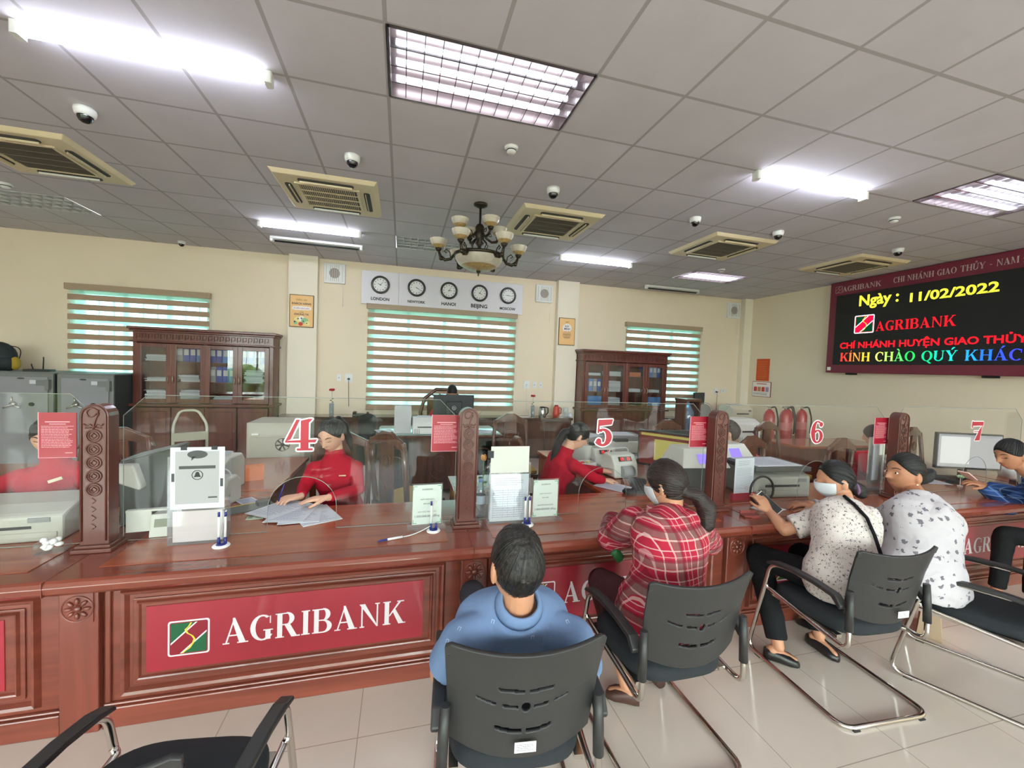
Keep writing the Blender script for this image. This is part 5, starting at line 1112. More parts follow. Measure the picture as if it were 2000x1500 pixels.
tallcab('right mahogany cabinet beside the right striped blind', 3.49, 5.36, 2.08, .93, ['ubt', 'PPp', 'tto', 'utb'])
# ---------------------------------------------------------------- things on the left sideboard
thm = mat('thermos_red', (206, 60, 50), .35); stl = mat('steel', (190, 188, 182), .2, .9)
def onb(x, z=.766): return (x, 5.02, z)
t = thing('electric_kettle', 'steel and black kettle on the sideboard, left of the red thermos', 'kettle', onb(2.72)); MB().lathe([(0, 0), (.07, 0), (.072, .02), (.065, .12), (.055, .17), (0, .18)], 20).build('body', stl, t); MB().lathe([(.056, .168), (.05, .19), (0, .2)], 20).build('lid', dark_m, t); MB().tube([(.05, 0, .18), (.11, 0, .17), (.115, 0, .08), (.07, 0, .03)], .011, 8).build('handle', dark_m, t)
t = thing('thermos_jug', 'red thermos jug between kettle and glass jars', 'thermos', onb(3.0)); MB().lathe([(0, 0), (.065, 0), (.07, .05), (.06, .17), (.045, .2), (0, .205)], 20).build('body', thm, t); MB().lathe([(.04, .2), (.035, .225), (0, .23)], 16).build('lid', mat('thermos_lid', (160, 40, 40), .4), t); MB().tube([(.055, 0, .18), (.1, 0, .16), (.095, 0, .07), (.065, 0, .05)], .009, 8).build('handle', MATS['thermos_lid'], t)
t = thing('glass_jar', 'clear glass jar right of the red thermos', 'jar', onb(3.2)); MB().lathe([(0, 0), (.045, 0), (.047, .02), (.047, .16), (.04, .18)], 18).build('jar_body', bot_m, t)
t = thing('small_vase', 'small white blue vase at the end of the sideboard top', 'vase', (3.24, 4.9, .766)); MB().lathe([(0, 0), (.03, 0), (.04, .04), (.02, .07), (.025, .1)], 18).build('vase_body', mat('porcelain', (220, 224, 232), .2), t)
def vase_rose(x, y, z, label, h):
    t = thing('glass_vase', 'tall glass tube vase holding the rose '+label, 'vase', (x, y, z)); MB().lathe([(0, 0), (.035, 0), (.036, .005), (.036, .2), (.034, .2), (.033, .008), (0, .006)], 16).build('tube_glass', bot_m, t)
    f = flower('red_rose', 'red rose in the glass vase '+label, (x, y, z+.01), mat('rose_red', (176, 20, 34), .5), h=h)
    for c in f.children:
        if c.name.startswith('petals'): c.scale = (2.4, 2.4, 1); 
vase_rose(-.98, 5.05, .766, 'before the left pillar socket', .42); vase_rose(2.55, 5.1, .766, 'next to the kettle', .38)
t = thing('power_cord', 'white coiled cord lying on the sideboard left of the kettle', 'cord', (2.2, 5.0, .77)); MB().tube([(-.2, -.05, .004), (-.1, .05, .03), (-.05, 0, .004), (.05, -.08, .004), (.2, -.06, .004), (.28, .0, .02), (.3, .1, .1)], .005, 6).build('cable', white_m, t)
t = thing('desk_phone', 'grey telephone on the sideboard left of the wide blind', 'telephone', (-.55, 4.98, .766)); MB().box(-.09, .09, -.08, .08, 0, .04).build('base', dgrey, t, bevel=.008); MB().rbox(-.085, -.035, -.09, .09, .045, .07, .015).build('handset', dark_m, t)
# ---------------------------------------------------------------- grey safes
saf = mat('safe_grey', (142, 142, 146), .5, noise=.04, nscale=6); saf2 = mat('safe_edge_grey', (120, 122, 118), .45); safd = mat('safe_side_dark', (58, 64, 62), .5)
def safe(label, x0, x1):
    t = thing('steel_safe', label, 'safe', ((x0+x1)/2, 4.62, 0), 0, 'grey steel safes'); w = (x1-x0)/2; MB().box(-w, w, 0, .7, 0, 1.355).build('body', safd, t, bevel=.004); MB().box(-w, w, -.01, .7, 1.356, 1.375).box(-w, w, -.03, 0, 0, 1.356).build('front_frame', saf2, t, bevel=.004)
    d = MB().box(-w+.05, w-.05, -.045, -.03, .06, 1.31).build('door', saf, t, bevel=.004)
    MB().box(w-.16, w-.06, -.07, -.045, 1.2, 1.27).build('lock_box', saf2, d, bevel=.004); MB().box(w-.06, w-.02, -.08, -.03, 1.14, 1.28).build('hinge', saf2, d, bevel=.004); MB().box(w-.24, w-.17, -.047, -.045, 1.22, 1.27).build('sticker', paper_m, d); MB().sphere((-.02, -.046, 1.29), (.04, .006, .012), 10, 6).build('emblem_plate', dgrey, d)
    h_ = MB().lathe([(0, 0), (.035, 0), (.03, .03), (0, .035)], 16).xf(frame_M((-w*.3, -.045, .95), (1, 0, 0), (0, 0, 1))); [h_.tube([(-w*.3, -.07, .95), (-w*.3+.1*math.cos(a), -.08, .95+.1*math.sin(a))], .01, 6) for a in (PI/2, PI*7/6, -PI/6)]; h_.build('wheel_handle', stl, d); MB().cyl((w*.3, -.06, .95), .025, .02, 16, 'Y').build('dial', dark_m, d)
safe('grey steel safe nearest the left wooden cabinet', -4.32, -3.70); safe('grey steel safe left of the first one, carrying the router', -4.98, -4.36); safe('grey steel safe at the left picture edge, carrying the black bag', -5.64, -5.02)
t = thing('wifi_router', 'flat black router with antennas on top of the middle safe', 'router', (-4.68, 4.85, 1.375), .1); MB().rbox(-.13, .13, -.08, .08, 0, .03, .01).build('box', dark_m, t)
for x_, dx in ((-.1, -.08), (.0, .0)): MB().tube([(x_, .07, .02), (x_+dx*.3, .08, .08 if dx else .16), (x_+dx*.3, .08, .1 if dx else .2)], .007, 6).build('antenna', dark_m, t)
t = thing('backpack', 'black bag with yellow patch on the leftmost safe', 'bag', (-5.16, 4.9, 1.375)); mb = MB(); mb.sphere((0, 0, .19), (.2, .13, .2), 18, 12); mb.sphere((.1, -.02, .1), (.12, .12, .11), 14, 8); mb.build('bag_body', mat('black_bag', (36, 44, 46), .7), t); MB().sphere((.2, -.02, .1), (.05, .06, .09), 10, 8).build('yellow_patch', mat('yellow_cloth', (170, 140, 40), .7), t); MB().tube(bez((.12, 0, .33), (.3, 0, .35), (.22, 0, .15), 10), .006, 6).build('strap', dark_m, t)
# ---------------------------------------------------------------- right side: extinguishers, tables
exr = mat('extinguisher_red', (168, 26, 34), .3, coat=.4); hose = mat('rubber_hose', (30, 28, 28), .6)
def exting(label, x, y, h=.52, r=.085, first=[None]):
    if first[0] is None:
        t = thing('fire_extinguisher', label, 'fire extinguisher', (x, y, .0), 0, 'red fire extinguishers on the right low stand'); MB().lathe([(0, 0), (r, 0), (r, .02), (r, h-.1), (r*.75, h-.04), (.03, h), (0, h)], 20).build('cylinder', exr, t); MB().cyl((0, 0, h), .02, .04, 10).box(-.06, .03, -.012, .012, h+.03, h+.05).build('valve', stl, t)
        MB().tube(rpath([(.02, 0, h+.03), (.1, -.02, h+.05), (.15, -.04, h-.15), (.12, -.06, h-.4)], .08), .012, 8).build('hose', hose, t); MB().lathe([(r+.001, h*.35), (r+.001, h*.6)], 20).build('printed_wrap', mat('ext_label', (200, 110, 110), .5), t); first[0] = t
    else: t = dup(first[0], (x, y, 0), random.uniform(-.5, .5), label)
    t.location = (x, y, .62); return t
t = thing('metal_cabinet', 'low grey brown stand under the extinguishers and printer', 'cabinet', (6.05, 3.35, 0)); MB().box(-.95, 1.1, -.35, .35, 0, .62).build('body', mat('stand_brown', (88, 66, 58), .5), t, bevel=.005)
for k in range(4): MB().box(-.9+k*.5, -.45+k*.5, -.36, -.35, .06, .56).build('door', mat('stand_door', (98, 76, 66), .5), t, bevel=.003)
for k, (x, y, lb) in enumerate(((6.05, 3.15, 'fire extinguisher nearest the white printer'), (6.33, 3.1, 'second fire extinguisher from the white printer'), (6.55, 3.25, 'third fire extinguisher from the white printer'), (6.8, 3.2, 'fire extinguisher furthest right in the row'))): exting(lb, x, y)
printer('laser_printer', 'white printer beside the fire extinguishers', (5.55, 3.25, .62), 0, .46, .42, .36, white_m, white_m, False)
printer('laser_printer', 'cream printer with papers on the corner sideboard', (6.9, 4.75, .766), 0, .5, .4, .3, mat('cream_printer', (226, 220, 200), .5), white_m, True)
t = thing('water_tank', 'blue water bottle stand in front of the right blind', 'water dispenser', (5.05, 3.9, 0)); MB().box(-.16, -.13, -.13, .13, 0, 1.2).box(.13, .16, -.13, .13, 0, 1.2).box(-.17, .17, -.14, .14, 1.2, 1.24).box(-.17, .17, -.14, .14, .6, .64).build('wooden_stand', cw, t); MB().lathe([(0, .64), (.1, .64), (.11, .7), (.1, .85), (.11, 1.0), (.05, 1.12), (.04, 1.18)], 20).build('bottle', glassmat('blue_bottle', (.55, .75, .95), .08, .05, .2, (.5, .7, .95)), t)
t = thing('desk_fan', 'round grey desk fan by the right window', 'fan', (5.45, 3.95, .0)); MB().cyl((0, 0, 0), .12, .03, 20).cyl((0, 0, .03), .015, .85, 10).build('stand', MATS['grey_plastic'], t); mb = MB(); [mb.tube([(r*math.cos(a), 0, 1.0+r*math.sin(a)) for a in [2*PI*i/24 for i in range(24)]], .004, 5, closed=True) for r in (.05, .09, .13, .17)]; mb.cyl((0, .0, 1.0), .15, .01, 24, 'Y'); mb.build('fan_head', mat('fan_grey', (150, 148, 142), .5), t)

# ---------------------------------------------------------------- cantilever visitor chairs
shell_m = mat('chair_back_plastic', (46, 45, 45), .42, bump=.06, bscale=400, spec=.4); seat_m = mat('chair_seat_fabric', (28, 33, 38), .85, bump=.25, bscale=500); chrome = mat('chrome_tube', (205, 200, 194), .16, 1)
tag_m = mat('tag_white', (226, 222, 218), .5)
def back_shell():
    # curved plate with slots: grid of quads, slot cells left out, then thickness by Solidify
    W2, H0, H1 = .235, .53, .85
    nx, nz = 216, 108; vs = []; fs = []
    def slot(u, v):       # u across -1..1, v up 0..1
        def seg(u0, u1, v0, k, th, sl=0): return u0 < u < u1 and abs(v-(v0+k*u*u+sl*(u-u0))) < th
        if seg(-.36, .0-.03, .66, .10, .019) or seg(.03, .34, .66, .10, .019): return True
        if seg(-.64, -.38, .50, .14, .014) or seg(-.31, -.1, .50, .14, .016) or seg(.1, .3, .50, .14, .016) or seg(.36, .56, .50, .14, .012): return True
        if seg(-.4, -.04, .27, .16, .024) or seg(.02, .36, .27, .16, .023): return True
        return (u*W2)**2+((v-.5)*(H1-H0))**2 < .0148**2
    for j in range(nz+1):
        v = j/nz
        for i in range(nx+1):
            u = -1+2*i/nx
            wid = W2*(.93+.10*v)
            low = .045*(1-(u*u))*-1.0 if True else 0        # bottom edge dips in the middle
            top = .022*(u*u)*1.0
            z = (H0+low)+(H1+top-(H0+low))*v
            if abs(u) > .93: z = z-(.012*(abs(u)-.93)/.07)*(1 if v > .9 else 0)
            y = -.268-.055*v-.03*max(0, v-.55)+.055*u*u*.9-.0
            vs.append((u*wid, y, z))
    for j in range(nz):
        for i in range(nx):
            u = -1+2*(i+.5)/nx; v = (j+.5)/nz
            if slot(u, v): continue
            a = j*(nx+1)+i; fs.append((a, a+1, a+nx+2, a+nx+1))
    return vs, fs
STICK = []
def visitor_chair(label, x, y, rz, first=[None], sticker=False, sl=0):
    if first[0] is None:
        t = thing('visitor_chair', label, 'chair', (x, y, 0), rz, 'black cantilever visitor chairs')
        vs, fs = back_shell(); mb = MB(); mb.add(vs, fs, True); o = mb.build('backrest', shell_m, t); md = o.modifiers.new('thick', 'SOLIDIFY'); md.thickness = .013; md.offset = 0
        mb = MB(); n_ = 14; prof_ = []
        pts = []
        for i in range(40):
            a = 2*PI*i/40; e_ = .55; c, s_ = math.cos(a), math.sin(a); pts.append((.235*math.copysign(abs(c)**e_, c)*(1 if s_ > 0 else .96), .235*math.copysign(abs(s_)**e_, s_)))
        rings = []
        for k, (s_, z) in enumerate(((.90, .40), (.985, .408), (1.0, .425), (1.0, .44), (.985, .455), (.93, .466), (.75, .472), (.4, .474), (.05, .474))):
            rings.append([(px*s_, py*s_-.005, z-(.018*max(0, (py*s_)/.235)**3 if z > .43 else .01*max(0, py/.235)**3)+(.012*(px*s_/.235)**4 if z > .43 else 0)) for px, py in pts])
        vs = [p for r_ in rings for p in r_]; fs = []
        for k in range(len(rings)-1):
            for i in range(40): j = (i+1) % 40; fs.append((k*40+i, k*40+j, (k+1)*40+j, (k+1)*40+i))
        fs.append(tuple(range(40))[::-1]); fs.append(tuple(range(8*40, 9*40))); mb.add(vs, fs, True); mb.build('seat', seat_m, t)
        w = .256; r = .0115
        # one bent tube: left arm - front upright - floor runner - rear bar - back again
        left = [(-w, -.20, .665), (-w, .13, .672), (-w, .215, .655), (-w, .275, .03-.0185+.0), (-w, .22, r+.001)]
        path = [(-w, -.12, .612), (-w, .06, .612), (-w-.0, .175, .585), (-w-.005, .30, .0125), (-w-.005, -.30, .0125), (w+.005, -.30, .0125), (w+.005, .30, .0125), (w, .175, .585), (w, .06, .612), (w, -.12, .612)]
        MB().tube(rpath(path, .07, 7), r, 12).build('sled_frame', chrome, t)
        for s in (-1, 1):
            p = [(s*w, .20, .45), (s*(w-.012), .2, .43), (s*(w-.018), -.16, .385), (s*(w-.014), -.275, .375), (s*(w-.014), -.272, .50), (s*(w-.018), -.262, .62)]
            MB().tube(rpath(p, .05, 6), r, 12).build('seat_tube', chrome, t)
            MB().tube([(s*(w-.014), -.272, .47), (s*(w-.016), -.268, .56), (s*(w-.02), -.262, .66)], [.0175, .017, .015], 12).build('tube_sleeve', shell_m, t)
            mb = MB(); pp = [(-.255, .58), (-.22, .622), (-.1, .634), (.03, .632), (.13, .618), (.185, .598), (.19, .58), (.13, .596), (.03, .611), (-.1, .612), (-.2, .602), (-.245, .56)]
            mb.prism(pp[::-1], s*w-.022, s*w+.022, M=Matrix(((0, 0, 1, 0), (1, 0, 0, 0), (0, 1, 0, 0), (0, 0, 0, 1)))); mb.build('armrest', shell_m, t, bevel=.006)
            MB().box(s*w*.8-.015, s*w*.8+.015, -.2, .2, .385, .402).build('seat_bracket', chrome, t)
        for sx in (-1, 1):
            MB().box(sx*.2-.018, sx*.2+.018, -.313, -.287, -.0005, .006).build('rubber_foot', dark_m, t); MB().box(sx*w-.008+sx*.005, sx*w+.008+sx*.005, .2, .24, -.0005, .004).build('rubber_foot', dark_m, t)
        first[0] = t
    else: t = dup(first[0], (x, y, 0), rz, label)
    t['label'] = label
    if sticker: STICK.append((t, sl))
    return t
visitor_chair('black cantilever chair holding the man in blue polo shirt', .545, -.87, -.12, sticker=True)
visitor_chair('black cantilever chair of the woman in red plaid shirt', 1.305, -.655, 0)
visitor_chair('black cantilever chair with sticker, of the woman in dotted blouse', 2.48, -.61, -.06, sticker=True, sl=.04)
visitor_chair('black cantilever chair turned left, under the woman in floral blouse', 3.26, -.80, .43)
visitor_chair('black cantilever chair at the right picture edge under the blue plaid man', 4.95, -.72, .45)
visitor_chair('empty black cantilever chair cut off at the lower left corner', -.475, -1.03, -.143)

for t, sl in STICK:
    o = MB().box(-.03+sl, .035+sl, -.302, -.300, .528, .560).build('white_sticker', tag_m, t, label='white inventory sticker')
    lines(o, frame_M((0, -.3022, 0), (1, 0, 0), (0, 0, 1)), -.024+sl, .03+sl, .533, .555, 4, ink, .001, .2)

# ---------------------------------------------------------------- people
def V(*a): return Vector(a)
def skinmat(name, c): 
    m = mat(name, c, .5, bump=.05, bscale=120, spec=.35); b = m.node_tree.nodes['Principled BSDF']; b.inputs['Subsurface Weight'].default_value = .06; b.inputs['Subsurface Radius'].default_value = (.02, .008, .004); return m
def hairmat(name, c, hi, sc=(60, 60, 9)):
    m, n, l, b = _m(name); t = n.new('ShaderNodeTexCoord'); mp = n.new('ShaderNodeMapping'); mp.inputs['Scale'].default_value = sc; l.new(t.outputs['Object'], mp.inputs[0])
    no = n.new('ShaderNodeTexNoise'); no.inputs['Scale'].default_value = 3; no.inputs['Detail'].default_value = 5; l.new(mp.outputs[0], no.inputs['Vector'])
    r = n.new('ShaderNodeValToRGB'); r.color_ramp.elements[0].position = .4; r.color_ramp.elements[1].position = .75; r.color_ramp.elements[0].color = srgb(*c); r.color_ramp.elements[1].color = srgb(*hi)
    l.new(no.outputs['Fac'], r.inputs[0]); l.new(r.outputs[0], b.inputs['Base Color']); b.inputs['Roughness'].default_value = .42; b.inputs['Specular IOR Level'].default_value = .4
    bu = n.new('ShaderNodeBump'); bu.inputs['Strength'].default_value = .7; bu.inputs['Distance'].default_value = .006; l.new(no.outputs['Fac'], bu.inputs['Height']); l.new(bu.outputs[0], b.inputs['Normal']); return m
skin_a = skinmat('skin_light', (214, 166, 140)); skin_b = skinmat('skin_tan', (190, 136, 106)); skin_c = skinmat('skin_warm', (180, 124, 94))
hair_k = hairmat('hair_black', (9, 8, 9), (34, 30, 31), (9, 9, 75)); hair_br = hairmat('hair_dark_brown', (24, 15, 13), (62, 44, 38), (14, 14, 60)); hair_g = hairmat('hair_black_grey', (12, 11, 11), (60, 54, 50), (34, 34, 26))
lip_m = mat('lips', (178, 84, 80), .45); brow_m = mat('eyebrow_dark', (44, 32, 28), .7); eye_m = mat('eye_dark', (26, 20, 20), .2)
def fabric(name, c, bump=.25, rough=.85): return mat(name, c, rough, bump=bump, bscale=220, sheen=.0, spec=.2)
red_f = fabric('red_knit', (176, 22, 44)); black_f = fabric('black_trousers', (26, 26, 28))
def cloth_nodes(name):
    m, n, l, b = _m(name); b.inputs['Roughness'].default_value = .85; b.inputs['Specular IOR Level'].default_value = .2; t = n.new('ShaderNodeTexCoord'); s = n.new('ShaderNodeSeparateXYZ'); l.new(t.outputs['Object'], s.inputs[0]); return m, n, l, b, t, s
def plaid(name, base, bands, scale, axes='XZ', diag=.0):
    m, n, l, b, t, s = cloth_nodes(name); last = None
    col = n.new('ShaderNodeRGB'); col.outputs[0].default_value = srgb(*base); last = col.outputs[0]
    def stripe(src, per, off, w, c, fac):
        nonlocal last
        a = n.new('ShaderNodeMath'); a.operation = 'MULTIPLY_ADD'; l.new(src, a.inputs[0]); a.inputs[1].default_value = 1/per; a.inputs[2].default_value = off+100
        f = n.new('ShaderNodeMath'); f.operation = 'FRACT'; l.new(a.outputs[0], f.inputs[0]); g_ = n.new('ShaderNodeMath'); g_.operation = 'LESS_THAN'; l.new(f.outputs[0], g_.inputs[0]); g_.inputs[1].default_value = w
        k = n.new('ShaderNodeMath'); k.operation = 'MULTIPLY'; l.new(g_.outputs[0], k.inputs[0]); k.inputs[1].default_value = fac
        mi = n.new('ShaderNodeMix'); mi.data_type = 'RGBA'; l.new(k.outputs[0], mi.inputs[0]); l.new(last, mi.inputs[6]); mi.inputs[7].default_value = srgb(*c); last = mi.outputs[2]
    # a slanted coordinate so that sleeves also show the cross stripes
    ux = n.new('ShaderNodeMath'); ux.operation = 'MULTIPLY_ADD'; l.new(s.outputs['Y'], ux.inputs[0]); ux.inputs[1].default_value = diag; l.new(s.outputs['X'], ux.inputs[2])
    no = n.new('ShaderNodeTexNoise'); no.inputs['Scale'].default_value = 5; l.new(t.outputs['Object'], no.inputs['Vector'])
    def wob(src):
        a = n.new('ShaderNodeMath'); a.operation = 'MULTIPLY_ADD'; l.new(no.outputs['Fac'], a.inputs[0]); a.inputs[1].default_value = .012; l.new(src, a.inputs[2]); return a.outputs[0]
    U, Z_ = wob(ux.outputs[0]), wob(s.outputs['Z'])
    for off, w, c, fac in bands: stripe(U, scale, off, w, c, fac); stripe(Z_, scale, off+.13, w, c, fac)
    l.new(last, b.inputs['Base Color'])
    n2 = n.new('ShaderNodeTexNoise'); n2.inputs['Scale'].default_value = 12; l.new(t.outputs['Object'], n2.inputs['Vector']); bu = n.new('ShaderNodeBump'); bu.inputs['Strength'].default_value = .35; bu.inputs['Distance'].default_value = .02; l.new(n2.outputs['Fac'], bu.inputs['Height']); l.new(bu.outputs[0], b.inputs['Normal'])
    return m
def dotted(name, base, dot, scale, size, dens=1.0, second=None, wrinkle=.3):
    m, n, l, b, t, s = cloth_nodes(name); v = n.new('ShaderNodeTexVoronoi'); v.inputs['Scale'].default_value = scale; v.inputs['Randomness'].default_value = dens
    no = n.new('ShaderNodeTexNoise'); no.inputs['Scale'].default_value = scale*2.6; l.new(t.outputs['Object'], no.inputs['Vector']); ad = n.new('ShaderNodeMix'); ad.data_type = 'VECTOR'; ad.inputs[0].default_value = .035; l.new(t.outputs['Object'], ad.inputs[4]); l.new(no.outputs['Color'], ad.inputs[5])
    l.new(ad.outputs[1], v.inputs['Vector']); lt = n.new('ShaderNodeMath'); lt.operation = 'LESS_THAN'; l.new(v.outputs['Distance'], lt.inputs[0]); lt.inputs[1].default_value = size
    mi = n.new('ShaderNodeMix'); mi.data_type = 'RGBA'; l.new(lt.outputs[0], mi.inputs[0]); mi.inputs[6].default_value = srgb(*base); mi.inputs[7].default_value = srgb(*dot); l.new(mi.outputs[2], b.inputs['Base Color'])
    n2 = n.new('ShaderNodeTexNoise'); n2.inputs['Scale'].default_value = 14; n2.inputs['Distortion'].default_value = 1.2; l.new(t.outputs['Object'], n2.inputs['Vector']); bu = n.new('ShaderNodeBump'); bu.inputs['Strength'].default_value = wrinkle; bu.inputs['Distance'].default_value = .02; l.new(n2.outputs['Fac'], bu.inputs['Height']); l.new(bu.outputs[0], b.inputs['Normal'])
    return m
def capsule(mb, p0, p1, r0, r1, n=16, flat0=False, flat1=False):
    p0, p1 = Vector(p0), Vector(p1); d = (p1-p0); L = d.length; d.normalize(); a = d.orthogonal().normalized(); b_ = d.cross(a); prof = []
    if flat0: prof += [(0, 0)]
    else: prof += [(r0*math.sin(t), -r0*math.cos(t)) for t in [0, .4, .8, 1.2]]
    prof += [(r0, 0), ((r0+r1)/2, L/2), (r1, L)]
    if flat1: prof += [(0, L)]
    else: prof += [(r1*math.cos(t), L+r1*math.sin(t)) for t in [.4, .8, 1.2, PI/2]]
    vs = []; m_ = len(prof); fs = []
    for i in range(n):
        c, s_ = math.cos(2*PI*i/n), math.sin(2*PI*i/n)
        for r, z in prof: vs.append(p0+d*z+(a*c+b_*s_)*r)
    for i in range(n):
        j = (i+1) % n
        for k in range(m_-1): fs.append((i*m_+k, j*m_+k, j*m_+k+1, i*m_+k+1))
    mb.add(vs, fs, True)
def loft(mb, st, n=24, e=.85):           # st: (centre, right vec, forward vec, half width, half depth)
    vs = []
    for c, R_, F_, w, d in st:
        for i in range(n):
            a = 2*PI*i/n; cc, ss = math.cos(a), math.sin(a)
            vs.append(Vector(c)+R_*w*math.copysign(abs(cc)**e, cc)+F_*d*math.copysign(abs(ss)**e, ss))
    fs = []
    for k in range(len(st)-1):
        for i in range(n): j = (i+1) % n; fs.append((k*n+i, k*n+j, (k+1)*n+j, (k+1)*n+i))
    fs.append(tuple(range(n))[::-1]); fs.append(tuple(range((len(st)-1)*n, len(st)*n))); mb.add(vs, fs, True)
def head_pt(x, y, z, feat=True):
    px, py, pz = x*.074, y*.094, z*.116
    if z < 0:
        k = -z; px *= 1-.30*k**1.6
        py *= (1-.50*k) if y < 0 else (1-.06*k)
    else: px *= 1+.02*z
    if feat and y > 0:
        g_ = lambda a, s_: math.exp(-(a/s_)**2)
        nz = max(0, min(1, (.22-z)/.42)) if z > -.22 else max(0, 1-(-.22-z)/.09)
        py += .028*g_(x, .15)*nz
        py += .004*g_(z-.24, .1)*g_(x, .7); py -= .009*g_(abs(x)-.38, .2)*g_(z-.07, .12)
        py += .006*g_(x, .3)*g_(z+.50, .05)+.005*g_(x, .26)*g_(z+.60, .05)-.003*g_(x, .3)*g_(z+.55, .02); py += .007*g_(x, .3)*g_(z+.9, .14)
    return px, py, pz
class Person:
    def __init__(s, name, label, skin, hair):
        s.body = MB(); s.o = None; s.name = name; s.label = label; s.skin = skin; s.hairm = hair; s.parts = []; s.s = 1
    def head(s, c, face, upv=(0, 0, 1), k=1.0):
        F_ = Vector(face).normalized(); U = Vector(upv); R_ = F_.cross(U).normalized(); U = R_.cross(F_); s.HM = Matrix(((R_.x*k, F_.x*k, U.x*k, c[0]), (R_.y*k, F_.y*k, U.y*k, c[1]), (R_.z*k, F_.z*k, U.z*k, c[2]), (0, 0, 0, 1)))
        n_, m_ = 56, 44; vs = [Vector(head_pt(0, 0, -1))]
        for j in range(1, m_):
            t = -PI/2+PI*j/m_
            for i in range(n_):
                a = 2*PI*i/n_; vs.append(Vector(head_pt(math.cos(t)*math.cos(a), math.cos(t)*math.sin(a), math.sin(t))))
        vs.append(Vector(head_pt(0, 0, 1))); vs = [s.HM @ v for v in vs]
        fs = [(0, 1+(i+1) % n_, 1+i) for i in range(n_)]
        for j in range(m_-2):
            for i in range(n_): a = 1+j*n_+i; b_ = 1+j*n_+(i+1) % n_; fs.append((a, b_, b_+n_, a+n_))
        L = 1+(m_-1)*n_; fs += [(L, L-n_+i, L-n_+(i+1) % n_) for i in range(n_)]
        s.body.add(vs, fs, True)
        for sx in (-1, 1):
            M_ = s.HM @ Matrix.Translation((sx*.075, -.004, -.008)) @ Matrix.Rotation(sx*.35, 4, 'Z') @ Matrix.Rotation(-.15, 4, 'X')
            mb = MB(); mb.sphere((0, 0, 0), (.009, .019, .032), 12, 8); s.body.add([M_ @ Vector(v) for v in mb.v], mb.f, True)
    def torso(s, P, C, N, R_, w=1.0, d=1.0, breast=0):
        P, C, N, R_ = Vector(P), Vector(C), Vector(N), Vector(R_).normalized(); s.spine = (P, C, N); s.R = R_; s.tw = w; s.td = d
        def q(t): return P*(1-t)**2+(C*2-P*.5-N*.5)*2*t*(1-t)*1.0+N*t*t
        s.q = q
        s.st = [(-.16, .14, .09), (-.05, .17, .115), (.08, .168, .118), (.25, .148, .102), (.4, .14, .098), (.55, .15, .105), (.7, .162, .108), (.82, .158, .095), (.92, .11, .075), (1.0, .065, .06)]
        def stations(inf=0.0, t0=-1, t1=2, flare=0):
            out = []
            for t, a, b_ in s.st:
                if t < t0 or t > t1: continue
                dv = (q(t+.03)-q(t-.03)).normalized(); F_ = dv.cross(R_).normalized(); RR_ = F_.cross(dv)
                fl = flare*max(0, .4-t)
                out.append((q(t)+F_*(breast*.02 if .5 < t < .8 else 0), RR_, F_, a*w+inf+fl, b_*d+inf+fl+(breast*.02 if .5 < t < .8 else 0)))
            return out
        s.stations = stations; loft(s.body, stations(-.008))
        capsule(s.body, q(.93), s.HM @ Vector((0, -.02, -.06)), .056*(.9+.1*w), .05*(.9+.1*w))
    def arm(s, sh, el, wr, hd=None, up_=(0, 0, 1), side=1, curl=.5, k=1.0, sp=.0):
        s.arms = getattr(s, 'arms', []); s.arms.append((Vector(sh), Vector(el), Vector(wr), k))
        b_ = s.body; capsule(b_, s.q(.84), sh, .05*k, .046*k); capsule(b_, sh, el, .045*k, .036*k); capsule(b_, el, Vector(el)+(Vector(wr)-Vector(el))*.35, .036*k, .037*k); capsule(b_, Vector(el)+(Vector(wr)-Vector(el))*.35, wr, .037*k, .025*k)
        if hd is not None: s.hand(Vector(wr), Vector(hd), Vector(up_), side, curl, sp)
    def hand(s, w, d, n_, side, curl, sp=0):
        d.normalize(); R_ = d.cross(n_).normalized(); n_ = R_.cross(d).normalized(); T = R_*side       # T points to the thumb side
        loft(s.body, [(w, R_, n_, .024, .018), (w+d*.03, R_, n_, .031, .016), (w+d*.065, R_, n_, .038, .0145), (w+d*.088, R_, n_, .036, .012)], 14, .8)
        for i, (off, ln) in enumerate(((.0275, .068), (.0092, .078), (-.0095, .072), (-.027, .057))):
            p = w+d*(.084-.004*abs(i-1))+T*off; dd = (d+T*off*(3+sp)).normalized(); c = curl*(1+.12*i); prev = p
            for j, (f, rr) in enumerate(((.44, .0092), (.31, .0082), (.25, .0072))):
                ang = c*(.45+.5*j); v = (dd*math.cos(ang)-n_*math.sin(ang)); nx_ = prev+v*ln*f; capsule(s.body, prev, nx_, rr, rr*.9, 10); prev = nx_
        b0 = w+d*.018+T*.02; b1 = b0+(T*.62+d*.7-n_*.25).normalized()*.042; b2 = b1+(T*.15+d*.9-n_*(.3+curl*.4)).normalized()*.034; b3 = b2+(d*.95-n_*(.3+curl*.5)-T*.1).normalized()*.024
        capsule(s.body, b0, b1, .0135, .011, 10); capsule(s.body, b1, b2, .0105, .0095, 10); capsule(s.body, b2, b3, .0095, .008, 10)
    def leg(s, hp, kn, an, toe, k=1.0):
        s.legs = getattr(s, 'legs', []); s.legs.append((Vector(hp), Vector(kn), Vector(an), Vector(toe), k)); b_ = s.body
        capsule(b_, hp, kn, .072*k, .048*k); m_ = Vector(kn)+(Vector(an)-Vector(kn))*.35; capsule(b_, kn, m_, .048*k, .05*k); capsule(b_, m_, an, .05*k, .032*k)
        f = (Vector(toe)-Vector(an)); f.z = 0; f.normalize(); capsule(b_, Vector(an)-f*.03+V(0, 0, -.035), Vector(toe)+V(0, 0, 0), .032, .022)
